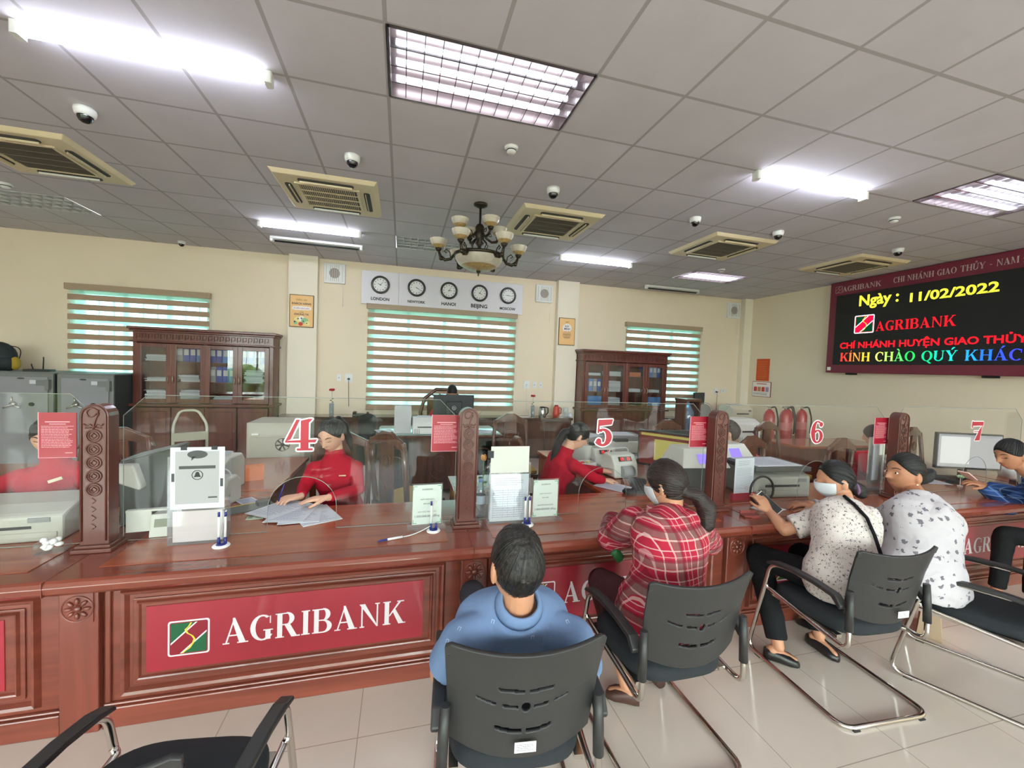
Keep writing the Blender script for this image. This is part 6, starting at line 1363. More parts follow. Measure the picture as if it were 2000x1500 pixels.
    def finish(s, voxel=.0042):
        s.o = s.body.build(s.name, s.skin); md = s.o.modifiers.new('remesh', 'REMESH'); md.mode = 'VOXEL'; md.voxel_size = voxel; md.use_smooth_shade = True; m2 = s.o.modifiers.new('smooth', 'SMOOTH'); m2.factor = .5; m2.iterations = 2
        tag(s.o, s.label, 'person'); return s.o
    def cloth(s, nm, mb, m_, voxel=.008, wr=.006, it=3, label=None, ws=.09):
        o = mb.build(nm, m_, s.o); md = o.modifiers.new('remesh', 'REMESH'); md.mode = 'VOXEL'; md.voxel_size = voxel; md.use_smooth_shade = True
        if it: m2 = o.modifiers.new('smooth', 'SMOOTH'); m2.factor = .5; m2.iterations = it
        if wr:
            tx = bpy.data.textures.get('folds%d' % int(ws*1000)) or bpy.data.textures.new('folds%d' % int(ws*1000), 'CLOUDS'); tx.noise_scale = ws; tx.noise_depth = 1
            d_ = o.modifiers.new('folds', 'DISPLACE'); d_.texture = tx; d_.strength = wr*2; d_.mid_level = .45; d_.texture_coords = 'LOCAL'
        if label: o['label'] = label
        return o
    def shirt(s, nm, m_, sleeve='long', inf=.012, t0=-.2, high=False, flare=0, loose=1.0, wr=.006, collar=False, label=None):
        mb = MB(); st = s.stations(inf, t0, 1.2, flare); 
        if high: 
            q = s.q; dv = (q(1.0)-q(.9)).normalized(); top = s.HM @ Vector((0, -.025, -.085)); R_ = s.R; F_ = dv.cross(R_).normalized(); st = st[:-1]+[(q(1.0), R_, F_, .068, .064), ((q(1.0)+(top-q(1.0))*.55), R_, F_, .06, .06)]
        loft(mb, st)
        for i, (sh, el, wr_, k) in enumerate(s.arms):
            a = .056*k*loose+inf*.3; capsule(mb, s.q(.84), sh, .058*k, .054*k+inf*.4)
            if sleeve == 'long':
                capsule(mb, sh, el, a, .044*k*loose+inf*.4); capsule(mb, el, el+(wr_-el)*.95, .045*k*loose+inf*.4, .032*k*loose+inf*.3, flat1=True)
            elif sleeve == 'three': capsule(mb, sh, el, a, .046*k*loose+inf*.4); capsule(mb, el, el+(wr_-el)*.3, .048*k*loose+inf*.4, .052*k*loose+inf*.4, flat1=True)
            else: capsule(mb, sh, sh+(el-sh)*(.72 if sleeve == 'short' else .55), a, .054*k*loose+inf*.5, flat1=True)
        o = s.cloth(nm, mb, m_, .007, wr, label=label)
        if collar:
            q = s.q; c0 = q(.985)+V(0, 0, .014); c1 = q(1.02)+V(0, 0, .014)+(s.HM @ Vector((0, -.03, -.1))-q(1.0))*.25; dv = (c1-c0).normalized(); R_ = s.R; F_ = dv.cross(R_).normalized(); R_ = F_.cross(dv); vs = []; n_ = 28
            for c, w_, d_ in ((c0-dv*.004, .082, .078), (c0+dv*.012-F_*.0, .078, .074), (c0+dv*.040, .066, .062), (c0+dv*.036, .058, .054), (c0+dv*.0, .06, .056)):
                for i in range(n_): a_ = 2*PI*i/n_; vs.append(c+R_*w_*math.cos(a_)+F_*d_*math.sin(a_))
            fs = []
            for k_ in range(5):
                for i in range(n_): j = (i+1) % n_; fs.append((k_*n_+i, k_*n_+j, ((k_+1) % 5)*n_+j, ((k_+1) % 5)*n_+i))
            cb = MB(); cb.add(vs, fs, True); cb.build('collar', m_, s.o)
        return o
    def trousers(s, m_, wr=.006, wide=1.0, end=.93):
        mb = MB(); loft(mb, s.stations(.008, -1, .15))
        for hp, kn, an, toe, k in s.legs:
            capsule(mb, hp, kn, .084*k, .062*k*wide); capsule(mb, kn, kn+(an-kn)*end, .062*k*wide, .05*k*wide, flat1=True)
        return s.cloth('trousers', mb, m_, .009, wr)
    def shoes(s, m_, nm='shoe', sole=None):
        for hp, kn, an, toe, k in s.legs:
            f = (toe-an); f.z = 0; f.normalize(); R_ = f.cross(V(0, 0, 1)); mb = MB(); b0 = Vector((an.x, an.y, 0))-f*.07; L = (Vector((toe.x, toe.y, 0))-b0).length+.03
            st = []
            for t, w_, h_ in ((0, .024, .03), (.12, .034, .036), (.4, .036, .034), (.72, .044, .028), (.92, .034, .02), (1.0, .012, .012)): st.append((b0+f*L*t+V(0, 0, h_), R_, V(0, 0, 1), w_, h_))
            loft(mb, st, 16, .7); mb.build(nm, m_, s.o)
    def hair(s, kind='cap', front=.55, side=-.1, back=-.72, thick=1.09, extra=None, m_=None, vox=.005):
        mb = MB(); n_, m2 = 48, 14; outer = []; inner = []
        for i in range(n_):
            a = 2*PI*i/n_; cf = math.cos(a)     # a=0 front
            zh = front*max(0, cf)**1.7+side*(1-abs(cf))+back*max(0, -cf)**.8
            if -.15 < cf < .2: zh = max(zh, .0)
            e0 = math.asin(max(-1, min(1, zh)))
            for j in range(m2+1):
                e = e0+(PI/2-e0)*j/m2; x, y, z = math.cos(e)*math.sin(a), math.cos(e)*math.cos(a), math.sin(e); p = Vector(head_pt(x, y, z, False)); k = thick-(.05 if j == 0 else 0)
                outer.append(Vector((p.x*k, p.y*k-.003, p.z*(k+.01)+.002))); inner.append(p*.9)
        w = m2+1; fs = []
        for i in range(n_):
            i2 = (i+1) % n_
            for j in range(m2): fs.append((i*w+j, i*w+j+1, i2*w+j+1, i2*w+j)); o_ = n_*w; fs.append((o_+i*w+j, o_+i2*w+j, o_+i2*w+j+1, o_+i*w+j+1))
            fs.append((i*w, i2*w, n_*w+i2*w, n_*w+i*w))
        mb.add([s.HM @ v for v in outer+inner], fs, True)
        if extra: extra(mb, s.HM)
        o = mb.build('hair', m_ or s.hairm, s.o); md = o.modifiers.new('remesh', 'REMESH'); md.mode = 'VOXEL'; md.voxel_size = vox; md.use_smooth_shade = True; sm = o.modifiers.new('smooth', 'SMOOTH'); sm.factor = .5; sm.iterations = 3; return o
    def strands(s, root=(0, -.95, .1), n_=84, front=.55, side=-.1, back=-.6, thick=1.06, m_=None, r=.0032, seed=1):
        rnd = random.Random(seed); mb = MB(); rd = Vector(root).normalized()
        for i in range(n_):
            a = 2*PI*i/n_+rnd.uniform(-.03, .03); cf = math.cos(a); zh = front*max(0, cf)**1.7+side*(1-abs(cf))+back*max(0, -cf)**.8
            if -.15 < cf < .2: zh = max(zh, .0)
            e = math.asin(zh)+.02; d0 = Vector((math.cos(e)*math.sin(a), math.cos(e)*cf, math.sin(e))); om = math.acos(max(-1, min(1, d0.dot(rd))))
            if om < .25: continue
            pts = []; K = 9; j0 = rnd.uniform(-.004, .004)
            for k in range(K+1):
                t_ = k/K*.97; d = (d0*math.sin((1-t_)*om)+rd*math.sin(t_*om))/math.sin(om); d.normalize(); p_ = Vector(head_pt(d.x, d.y, d.z, False)); pts.append(s.HM @ Vector((p_.x*thick+j0*math.sin(t_*3), p_.y*thick-.003, p_.z*(thick+.01)+.002)))
            mb.tube(pts, [r*.35]+[r*rnd.uniform(.8, 1.2)]*(K-1)+[r*.5], 5)
        return mb.build('hair_strands', m_ or s.hairm, s.o)
    def face(s, gaze='down', brows=True, mouth=True):
        def at(x, z, dy=0):
            y = math.sqrt(max(.01, 1-(x)**2-z**2)); p = Vector(head_pt(x, y, z)); return s.HM @ (p+Vector((0, dy, 0)))
        for sx in (-1, 1):
            MB().tube([at(sx*u, .26+.05*math.sin((u-.2)/.45*PI), .0015) for u in (.2, .3, .42, .55, .65)], [.0015, .003, .0032, .0026, .001], 6).build('eyebrow', brow_m, s.o)
            if gaze == 'down': MB().tube([at(sx*u, .055-.03*math.sin((u-.2)/.4*PI), .0018) for u in (.2, .3, .4, .5, .6)], [.0008, .0019, .0022, .002, .001], 6).build('eyelid_line', eye_m, s.o)
            else:
                mb = MB(); mb.sphere((0, 0, 0), (.012, .004, .0055), 12, 8); c = at(sx*.38, .06, .0); mb.v = [tuple(c+(s.HM.to_3x3() @ Vector(v))) for v in mb.v]; mb.cm = 0; mb.build('eye', mat('eye_white', (226, 220, 214), .3) if 'eye_white' not in MATS else MATS['eye_white'], s.o)
                mb = MB(); mb.sphere((0, .003, 0), (.0048, .003, .005), 10, 6); mb.v = [tuple(c+(s.HM.to_3x3() @ Vector(v))) for v in mb.v]; mb.build('iris', eye_m, s.o)
        if mouth: MB().tube([at(u, -.545-.0*u, .0008) for u in (-.26, -.13, 0, .13, .26)], [.001, .0042, .0048, .0042, .001], 8).build('mouth', lip_m, s.o)
    def mask(s, m_):
        vs = []; n_, m2 = 20, 10
        for off in (0, .003):
            for j in range(m2+1):
                z = .02-.98*j/m2
                for i in range(n_+1):
                    a = math.radians(20+140*i/n_); cz = math.sqrt(max(.02, 1-z*z)); x, y = cz*math.cos(a), cz*math.sin(a); px, py, pz = head_pt(x, y, z, False); b_ = .018*math.exp(-(x/.45)**2)*math.exp(-((z+.3)/.4)**2); vs.append(s.HM @ Vector((px*1.05, py*1.03+b_+off+.004, pz)))
        w = n_+1; N_ = (m2+1)*w; fs = []
        for j in range(m2):
            for i in range(n_): a = j*w+i; fs += [(a, a+1, a+w+1, a+w), (N_+a, N_+a+w, N_+a+w+1, N_+a+1)]
        for i in range(n_): fs += [(i, N_+i, N_+i+1, i+1), (m2*w+i, m2*w+i+1, N_+m2*w+i+1, N_+m2*w+i)]
        for j in range(m2): fs += [(j*w, j*w+w, N_+j*w+w, N_+j*w), (j*w+n_, N_+j*w+n_, N_+j*w+w+n_, j*w+w+n_)]
        o = MB().add(vs, fs, True).build('face_mask', m_, s.o)
        for sx in (-1, 1): MB().tube([s.HM @ Vector(p) for p in ((sx*.062, .045, -.012), (sx*.078, .01, .012), (sx*.086, -.018, .0), (sx*.08, -.012, -.03), (sx*.058, .04, -.06))], .0013, 5).build('ear_loop', m_, o)
def ponytail(pts, rs):
    def f(mb, M_):
        P_ = [M_ @ Vector(p) for p in pts]
        for a, b_, r0_, r1_ in zip(P_, P_[1:], rs, rs[1:]): capsule(mb, a, b_, r0_, r1_, 12)
    return f
# ---- man in blue polo shirt (seen from behind)
p = Person('person', 'man in light blue polo shirt seen from behind, leaning back in his chair', skin_b, hair_g)
p.head((0.515, -1.000, 1.011), (-.12, 1, .0), (0, -.02, 1), 1.12)
p.torso((.55, -.70, .575), (.53, -.86, .70), (0.522, -1.020, 0.876), (1, -.02, 0), 1.16, 1.08)
p.arm((0.339, -1.010, 0.788), (0.288, -0.900, 0.609), (.46, -.64, .64), (.5, .85, -.1), (0, 0, 1), 1, .5, 1.12)
p.arm((0.720, -1.030, 0.755), (0.838, -0.920, 0.523), (.78, -.62, .63), (-.6, .8, -.1), (0, 0, 1), -1, .5, 1.12)
p.leg((.48, -.70, .56), (.50, -.30, .53), (.50, -.34, .09), (.50, -.2, .03)); p.leg((.64, -.70, .56), (.68, -.30, .53), (.68, -.34, .09), (.68, -.2, .03))
p.finish(); polo = fabric('polo_blue', (108, 130, 166), .15)
p.shirt('polo_shirt', polo, 'short', .014, collar=True, wr=.004, label='light blue polo shirt with small pale marks')
mk = mat('pale_blue_mark', (176, 196, 224), .7)
dg = bpy.context.evaluated_depsgraph_get(); sh_o = [c for c in p.o.children if c.name.startswith('polo')][0]
for P_ in ((0.391, -1.200, 0.960), (0.615, -1.200, 0.931), (0.509, -1.200, 0.900), (0.298, -1.200, 0.952), (0.267, -1.200, 0.922)):
    ev = sh_o.evaluated_get(dg); dr = (Vector(P_)-cam.location).normalized(); ok, hit, nr, _ = ev.ray_cast(cam.location, dr)
    if ok:
        x_ = nr.cross(V(0, 0, 1)).normalized()*-1; M_ = frame_M(hit+nr*.0006, x_, nr.cross(x_)); mb = MB()
        for a, b_, c, d in ((-.005, -.0035, -.006, .006), (.0035, .005, -.006, .006), (-.005, .005, .0045, .006)): mb.prism([(a, c), (b_, c), (b_, d), (a, d)], 0, .0006, M=M_)
        mb.build('shirt_mark', mk, sh_o)
p.trousers(fabric('grey_trousers', (60, 62, 68))); p.shoes(mat('dark_shoe', (34, 30, 28), .4))
p.hair(front=.55, side=-.12, back=-.62, thick=1.045, m_=hair_g, vox=.004)
p.strands((0.1, -.5, .85), 110, .55, -.12, -.62, 1.03, hair_g, .0022, 3)
# ---- woman in red plaid hooded shirt
p = Person('person', 'woman in red plaid hooded shirt with a low ponytail, seen from behind', skin_b, hair_br)
p.head((1.407, -0.550, 1.115), (-.5, .86, -.22), (0, .05, 1), 1.02)
p.torso((1.34, -.66, .575), (1.36, -.66, .80), (1.425, -0.560, 0.984), (1, .12, 0), 1.02, 1.08)
p.arm((1.272, -0.500, 0.914), (1.231, -0.345, 0.774), (1.36, -.12, .795), (.8, .5, -.05), (0, 0, 1), 1, .4, 1.1)
p.arm((1.562, -0.560, 0.903), (1.849, -0.360, 0.711), (1.56, -.12, .795), (-.6, .7, -.05), (0, 0, 1), -1, .4, 1.1)
p.leg((1.25, -.64, .56), (1.2, -.32, .53), (1.266, -0.500, 0.090), (1.211, -0.463, 0.030)); p.leg((1.43, -.64, .56), (1.46, -.32, .53), (1.5, -.4, .09), (1.5, -.25, .03))
p.finish(); pl = plaid('red_plaid', (168, 36, 58), [(.0, .24, (116, 92, 88), .7), (.09, .06, (214, 190, 180), .55), (.42, .035, (222, 190, 186), .6), (.62, .035, (204, 160, 162), .5), (.8, .12, (120, 24, 44), .6)], .12, diag=.45)
p.shirt('plaid_shirt', pl, 'long', .024, t0=-.2, flare=.06, loose=1.25, wr=.009, label='red, cream and grey plaid overshirt')
mb = MB(); c_ = p.q(.97); M_ = Matrix.Translation(c_)
for a, b_, r0_, r1_ in (((-.085, .03, .02), (-.06, -.06, .015), .03, .036), ((-.06, -.06, .015), (.0, -.095, -.0), .036, .045), ((.0, -.095, 0), (.06, -.06, .015), .045, .036), ((.06, -.06, .015), (.085, .03, .02), .036, .03), ((0, -.09, -.01), (.02, -.125, -.09), .06, .03), ((-.03, -.09, .0), (.02, -.125, -.09), .05, .03), ((.05, -.08, 0), (.02, -.125, -.09), .05, .03)): capsule(mb, M_ @ Vector(a), M_ @ Vector(b_), r0_, r1_)
p.cloth('hood', mb, pl, .007, .005)
p.trousers(fabric('dark_red_print', (74, 40, 42)), wide=1.15, end=.72); p.shoes(mat('sandal_brown', (70, 44, 36), .5), 'sandal')
p.hair(front=.5, side=-.3, back=-.55, thick=1.10, m_=hair_br, extra=ponytail([(0, -.085, -.03), (.03, -.125, -.05), (.055, -.15, -.11), (.05, -.14, -.18), (.03, -.12, -.21)], [.03, .035, .046, .04, .02]))
p.strands((0, -.95, -.2), 90, .5, -.3, -.55, 1.085, hair_br, .0036, 4)
p.mask(mat('mask_white', (206, 210, 216), .6))
# ---- woman in dotted blouse with phone
p = Person('person', 'woman in cream dotted blouse and face mask holding a phone', skin_b, hair_k)
p.head((2.689, -0.420, 1.058), (-.9, .42, -.16), (0, .0, 1), 1.02)
p.torso((2.48, -.64, .575), (2.54, -.60, .78), (2.686, -0.490, 0.925), (.92, -.36, 0), .93, .95, .3)
p.arm((2.566, -0.400, 0.816), (2.428, -0.330, 0.734), (2.446, -0.200, 0.799), (-.15, .45, .6), (-.2, -.7, .6), -1, .75, 1.02)
p.arm((2.751, -0.560, 0.879), (2.72, -.26, .80), (2.877, -0.120, 0.761), (-.9, .3, 0), (0, 0, 1), -1, .5, 1.02)
p.leg((2.44, -.62, .56), (2.36, -.22, .53), (2.309, -0.436, 0.090), (2.370, -0.487, 0.030)); p.leg((2.62, -.64, .56), (2.66, -.26, .53), (2.661, -0.406, 0.090), (2.662, -0.497, 0.030))
p.finish(); bl_ = dotted('dotted_blouse', (212, 202, 196), (56, 50, 58), 58, .27)
p.shirt('blouse', bl_, 'short', .018, flare=.03, loose=1.12, wr=.008, label='cream blouse with dark petal dots'); p.trousers(black_f, wide=1.15)
p.shoes(mat('black_flat_shoe', (30, 26, 26), .35)); p.hair(front=.56, side=-.06, back=-.6, thick=1.05, extra=ponytail([(0, -.085, -.04), (0, -.115, -.065), (.0, -.125, -.085)], [.035, .042, .036]))
p.strands((0, -.9, -.4), 90, .56, -.06, -.6, 1.04, hair_k, .003, 5)
mb = MB(); q = p.HM @ Vector((0, -.1, -.05)); mb.tube([p.HM @ Vector((.036*math.cos(a), -.098, -.055+.034*math.sin(a))) for a in [2*PI*i/16 for i in range(16)]], .008, 8, closed=True); mb.build('hair_tie', mat('hair_tie_lilac', (120, 80, 120), .6), p.o)
p.mask(MATS['mask_white'])
st = p.stations(.03); a = [c-F_*(d*1.0)+R_*(w*u) for (c, R_, F_, w, d), u in zip(st[2:9], (.85, .78, .6, .4, .2, -.05, -.35))]; MB().tube(a, .009, 6).build('bag_strap', fabric('strap_black', (24, 24, 26)), p.o)
t = thing('smartphone', 'dark smartphone held up by the woman in dotted blouse', 'phone', (2.468, -0.165, 0.840)); MB().rbox(-.038, .038, -.005, .005, -.08, .08, .004).xf(Matrix.Rotation(-.6, 4, 'Y') @ Matrix.Rotation(-.75, 4, 'X')).build('case', mat('phone_case', (222, 214, 204), .3), t); MB().rbox(-.035, .035, -.0065, -.005, -.075, .075, .001).xf(Matrix.Rotation(-.6, 4, 'Y') @ Matrix.Rotation(-.75, 4, 'X')).build('screen', dark_m, t)
# ---- woman in floral blouse
p = Person('person', 'older woman in long pale floral blouse with black bun, in profile', skin_c, hair_k)
p.head((3.211, -0.460, 1.093), (-1, .28, .0), (0.05, 0, 1), 1.08)
p.torso((2.99, -.68, .575), (3.05, -.66, .78), (3.166, -0.570, 0.977), (.86, -.5, 0), 1.02, 1.04)
p.arm((3.174, -0.450, 0.830), (3.269, -0.280, 0.692), (2.9, -.1, .79), (-.9, .2, 0), (0, 0, 1), -1, .4, 1.18)
p.arm((3.104, -0.680, 0.908), (3.2, -.42, .74), (3.12, -.16, .80), (-.8, .5, 0), (0, 0, 1), -1, .4, 1.15)
p.leg((2.92, -.64, .56), (2.84, -.28, .53), (2.84, -.28, .09), (2.8, -.18, .03)); p.leg((3.1, -.6, .56), (3.02, -.26, .53), (3.02, -.26, .09), (2.98, -.16, .03))
p.finish(); fl = dotted('floral_blouse', (190, 184, 188), (112, 106, 114), 25, .25, 1.0)
p.shirt('long_blouse', fl, 'long', .02, flare=.08, loose=1.2, wr=.009, label='pale grey blouse with grey flower print'); p.trousers(black_f)
p.shoes(MATS['black_flat_shoe']); p.hair(front=.60, side=-.02, back=-.62, thick=1.055, extra=ponytail([(0, -.09, -.02), (0, -.12, -.01), (0, -.145, .01)], [.045, .042, .03])); p.face('open')
p.strands((0, -.95, -.1), 90, .60, -.02, -.62, 1.045, hair_k, .003, 6)
MB().sphere(p.HM @ Vector((-.076, .0, -.046)), .005, 8, 6).build('earring', mat('pearl', (240, 232, 220), .2), p.o)
# ---- man in blue plaid at the right edge
p = Person('person', 'man in blue plaid shirt looking down at his phone at the right edge', skin_c, hair_k)
p.head((4.707, -0.250, 1.140), (-.92, .3, -.35), (-.1, 0, 1), 1.02)
p.torso((4.95, -.66, .575), (4.98, -.50, .82), (4.764, -0.350, 0.977), (.6, -.8, 0), 1.08, 1.05)
p.arm((5.086, -0.200, 0.819), (4.832, -0.200, 0.698), (4.753, -0.080, 0.839), (-.8, .25, .35), (0, -.3, 1), -1, .7, 1.05)
p.arm((5.05, -.5, .93), (4.98, -.22, .80), (4.967, 0.000, 0.817), (-.9, .0, .3), (0, -.2, 1), 1, .7, 1.05)
p.leg((4.85, -.62, .56), (4.6, -.3, .54), (4.6, -.28, .09), (4.5, -.22, .03)); p.leg((5.0, -.68, .56), (4.72, -.42, .54), (4.7, -.42, .09), (4.6, -.36, .03))
p.finish(); p.shirt('plaid_shirt', plaid('blue_plaid', (44, 74, 128), [(.0, .3, (28, 44, 84), .9), (.4, .1, (110, 140, 180), .5), (.7, .05, (140, 160, 190), .5)], .11, diag=.5), 'long', .014, loose=1.1, label='blue plaid shirt'); p.trousers(black_f); p.shoes(MATS['dark_shoe'])
p.hair(front=.5, side=-.02, back=-.55, thick=1.07, m_=hair_k); p.face('down')
p.strands((0, -.5, .85), 90, .5, -.02, -.55, 1.055, hair_k, .003, 7)
t = thing('smartphone', 'pale smartphone in the hands of the man in blue plaid', 'phone', (4.648, -0.040, 0.922)); MB().rbox(-.07, .07, -.035, .035, -.004, .004, .006).xf(Matrix.Rotation(.5, 4, 'Y')).build('case', mat('phone_pink', (226, 190, 180), .3), t)
# ---- clerk at number four
p = Person('person', 'clerk in red high-neck sweater writing behind the number four glass', skin_a, hair_k)
p.head((-0.340, 0.830, 1.142), (-.38, -.9, -.45), (0, -.1, 1), 1.04)
p.torso((-.28, .93, .58), (-.29, .88, .77), (-.318, .87, .995), (-1, .12, 0), .9, .92, 1)
p.arm((-.455, .86, .90), (-.49, .73, .80), (-.475, .575, .792), (-.85, -.55, .05), (.2, .0, 1), 1, .8, .86)
p.arm((-.175, .86, .90), (-.135, .66, .80), (-0.299, 0.470, 0.808), (-1, -.12, -.02), (0, 0, 1), -1, .25, .86)
p.leg((-.36, .9, .56), (-.36, .56, .53), (-.36, .55, .09), (-.36, .45, .03), .9); p.leg((-.2, .9, .56), (-.2, .56, .53), (-.2, .55, .09), (-.2, .45, .03), .9)
p.finish(.0038); p.shirt('sweater', red_f, 'long', .008, high=True, wr=.003, label='red high-neck sweater'); p.trousers(black_f); p.shoes(MATS['black_flat_shoe'])
p.hair(front=.64, side=-.15, back=-.6, thick=1.05, extra=ponytail([(0, -.08, .06), (.0, -.115, .06), (-.02, -.13, .0), (-.04, -.125, -.1), (-.055, -.115, -.2)], [.018, .024, .03, .028, .01])); p.face('down')
p.strands((0, -.75, .5), 90, .64, -.15, -.6, 1.038, hair_k, .0028, 8)
MB().box(-.022, .022, -.002, .002, -.004, .004).xf(Matrix.Translation((-.25, .738, .875))).build('name_badge', mat('badge_gold', (222, 196, 160), .3), p.o)
t = thing('ballpoint_pen', 'blue pen in the writing hand of the clerk', 'pen', (-0.573, 0.500, 0.824)); MB().tube([(-.012, .0, -.035), (.022, -.01, .075)], .0045, 8).build('barrel', navy, t)
# ---- clerk at number five, in profile
p = Person('person', 'clerk in red sweater with glasses and long ponytail, in profile at number five', skin_a, hair_k)
p.head((1.581, 0.900, 1.109), (.9, -.05, -.5), (.3, 0, 1), .98)
p.torso((1.36, .95, .58), (1.42, .95, .78), (1.475, .92, .97), (0, -1, 0), .95, .95, 1)
p.arm((1.50, .78, .89), (1.66, .70, .80), (1.752, 0.720, 0.776), (.9, .15, -.1), (0, 0, 1), 1, .6, .9)
p.arm((1.50, 1.05, .89), (1.66, 1.02, .80), (1.86, .92, .80), (.9, -.3, -.1), (0, 0, 1), -1, .6, .9)
p.leg((1.38, .86, .56), (1.60, .86, .53), (1.6, .86, .09), (1.7, .86, .03), .9)
p.finish(.0045); p.shirt('sweater', red_f, 'long', .01, high=True, wr=.004); p.trousers(black_f)
p.hair(front=.38, side=-.25, back=-.6, thick=1.08, extra=ponytail([(0, -.085, -.0), (.0, -.12, -.03), (.0, -.125, -.12), (.0, -.10, -.24), (.0, -.08, -.34)], [.03, .035, .036, .03, .012])); p.face('down')
p.strands((0, -.97, .0), 80, .38, -.25, -.6, 1.065, hair_k, .0032, 9)
mb = MB()
for sx in (-1, 1): mb.tube([p.HM @ Vector((sx*.032+.022*math.cos(a), .098, .006+.017*math.sin(a))) for a in [2*PI*i/16 for i in range(16)]], .0014, 5, closed=True); mb.tube([p.HM @ Vector(v) for v in ((sx*.054, .096, .01), (sx*.074, .06, .01), (sx*.08, -.005, .01))], .0014, 5)
mb.tube([p.HM @ Vector(v) for v in ((-.01, .1, .008), (.01, .1, .008))], .0014, 5); mb.build('glasses', rim_m, p.o)
# ---- clerk at the left edge
p = Person('person', 'clerk in dark red sweater at the left edge, face behind the red notice', skin_a, hair_k)
p.head((-1.960, 0.880, 1.138), (.3, -.95, -.3), (0, -.05, 1), .98)
p.torso((-1.95, .98, .58), (-1.93, .92, .78), (-1.93, .89, .975), (-1, -.1, 0), 1.02, 1, 1)
p.arm((-2.10, .88, .88), (-2.2, .68, .80), (-2.0, .5, .79), (.8, -.2, 0), (0, 0, 1), 1, .5, 1.0)
p.arm((-1.77, .86, .88), (-1.62, .72, .80), (-1.53, .56, .79), (.5, -.8, 0), (0, 0, 1), -1, .5, 1.0)
p.leg((-2.02, .95, .56), (-2.02, .58, .53), (-2.02, .58, .09), (-2.02, .48, .03), .9); p.leg((-1.85, .95, .56), (-1.85, .58, .53), (-1.85, .58, .09), (-1.85, .48, .03), .9)
p.finish(.005); p.shirt('sweater', red_f, 'long', .012, high=True, wr=.004); p.trousers(black_f); p.hair(front=.42, side=-.2, back=-.6, thick=1.07); p.face('down')
p.strands((0, -.95, .2), 80, .42, -.2, -.6, 1.055, hair_k, .003, 10)
MB().box(-.035, .035, -.002, .002, -.009, .009).xf(Matrix.Translation((-1.84, .742, .90)) @ Matrix.Rotation(-.35, 4, 'Y')).build('name_badge', mat('badge_cream', (236, 222, 190), .3), p.o)
MB().tube([p.HM @ Vector(v) for v in ((-.05, .045, .088), (-.03, .06, .09), (-.01, .07, .088))], .005, 6).build('hair_clip', white_m, p.o)
# ---- clerk right of the 5|6 post, seen from behind
p = Person('person', 'clerk in red top right of the carved post, turned away', skin_a, hair_br)
p.head((3.281, 1.050, 1.107), (-.6, .7, -.25), (0, 0, 1), .98); p.torso((3.36, 1.12, .58), (3.36, 1.1, .77), (3.368, 1.080, 0.894), (1, .2, 0), 1, 1)
p.arm((3.2, 1.1, .88), (3.08, .92, .79), (3.1, .78, .79), (.2, -.9, 0), (0, 0, 1), 1, .5, .95); p.arm((3.53, 1.05, .88), (3.58, .88, .78), (3.4, .78, .79), (-.4, -.8, 0), (0, 0, 1), -1, .5, .95)
p.leg((3.28, 1.1, .56), (3.28, .8, .53), (3.28, .8, .09), (3.28, .7, .03), .9)
p.finish(.006); p.shirt('blouse', fabric('coral_red', (206, 50, 56)), 'long', .012, wr=.004); p.trousers(black_f); p.hair(front=.4, side=-.5, back=-.8, thick=1.12)
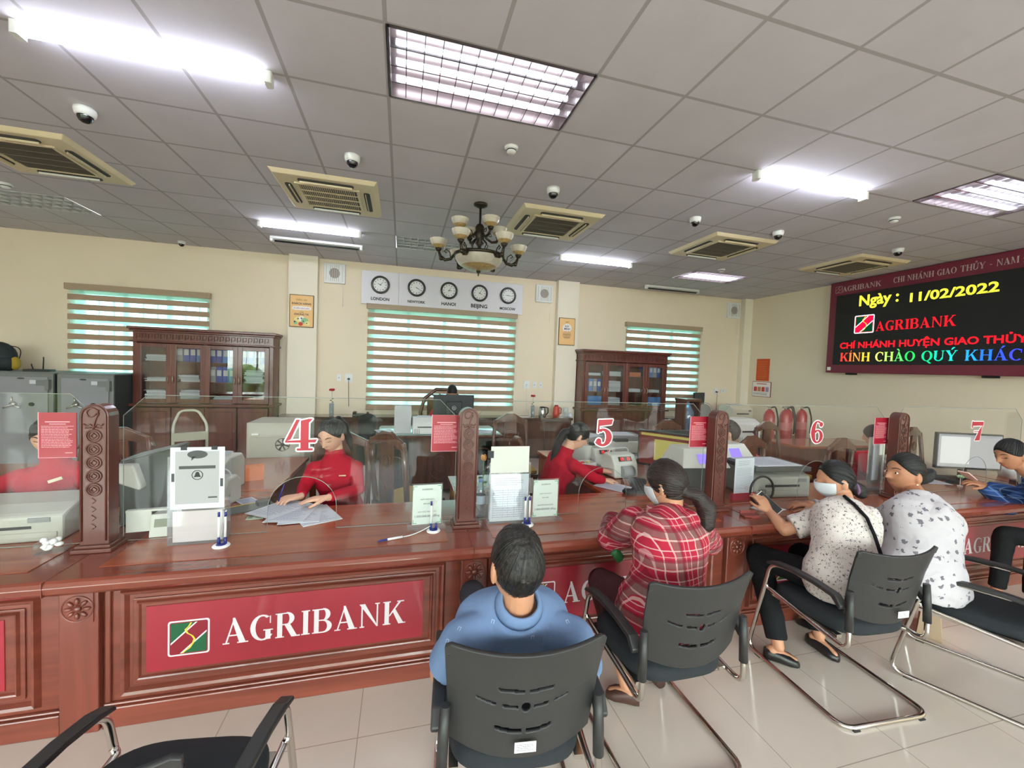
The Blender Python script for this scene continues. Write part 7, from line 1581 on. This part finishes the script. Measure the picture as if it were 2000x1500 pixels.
# ---- clerk behind the 6|7 post
p = Person('person', 'clerk in red sweater with long hair left of the post by number seven', skin_a, hair_br)
p.head((5.091, 0.950, 1.075), (-.5, .85, -.2), (0, 0, 1), .98); p.torso((5.12, 1.02, .58), (5.1, 1.0, .76), (5.144, 0.980, 0.844), (1, .3, 0), .95, 1)
p.arm((4.94, .98, .86), (4.85, .84, .72), (4.95, .74, .74), (.4, -.9, 0), (0, 0, 1), 1, .5, .95); p.arm((5.27, .96, .86), (5.35, .82, .74), (5.25, .74, .76), (-.4, -.8, 0), (0, 0, 1), -1, .5, .95)
p.leg((5.05, 1.0, .56), (5.05, .75, .53), (5.05, .75, .09), (5.05, .65, .03), .9)
p.finish(.006); p.shirt('sweater', red_f, 'long', .012, wr=.004); p.trousers(black_f); p.hair(front=.4, side=-.6, back=-.9, thick=1.12, extra=ponytail([(-.03, -.06, -.06), (-.03, -.07, -.14)], [.05, .04]))
# ---- manager
p = Person('person', 'person in red bent over the manager desk behind the black monitor', skin_b, hair_k)
p.head((0.877, 3.950, 1.265), (0, -.8, -.6), (0, -.5, 1), 1.0); p.torso((.8, 4.12, .58), (.8, 4.08, .78), (.82, 4.02, 1.02), (-1, 0, 0), 1, 1)
p.arm((.63, 4.0, .95), (.55, 3.85, .86), (.7, 3.68, .83), (.5, -.8, 0), (0, 0, 1), 1, .5); p.arm((1.0, 4.0, .95), (1.08, 3.85, .86), (.95, 3.68, .83), (-.5, -.8, 0), (0, 0, 1), -1, .5)
p.leg((.72, 4.08, .56), (.72, 3.84, .53), (.72, 3.84, .09), (.72, 3.8, .03), .9)
p.finish(.008); p.shirt('sweater', red_f, 'long', .012, high=True, wr=.004); p.trousers(black_f); p.hair(front=.4, side=-.1, back=-.6, thick=1.07)

t = thing('green_purse', 'small green purse under the elbow of the plaid customer', 'purse', (1.234, -0.420, 0.719)); mb = MB(); mb.smooth = True; loft(mb, [(V(0, 0, -.035), V(1, 0, 0), V(0, 1, 0), .05, .012), (V(0, 0, 0), V(1, 0, 0), V(0, 1, 0), .055, .022), (V(0, 0, .03), V(1, 0, 0), V(0, 1, 0), .045, .008)], 16); mb.xf(Matrix.Rotation(.9, 4, 'Y') @ Matrix.Scale(.72, 4)); mb.build('pouch', mat('purse_green', (40, 100, 52), .5), t)
t = thing('paper_bag', 'brown paper bag standing on the floor under the floral blouse chair', 'bag', (3.611, -0.425, -0.000), .5); mb = MB(); mb.add([(-.13, -.06, 0), (.13, -.06, 0), (.13, .06, 0), (-.13, .06, 0), (-.14, -.035, .24), (.14, -.045, .22), (.14, .05, .24), (-.14, .04, .25)], [(0, 3, 2, 1), (0, 1, 5, 4), (1, 2, 6, 5), (2, 3, 7, 6), (3, 0, 4, 7)]); o = mb.build('bag_body', mat('kraft_paper', (176, 150, 124), .8), t); md = o.modifiers.new('thick', 'SOLIDIFY'); md.thickness = .003
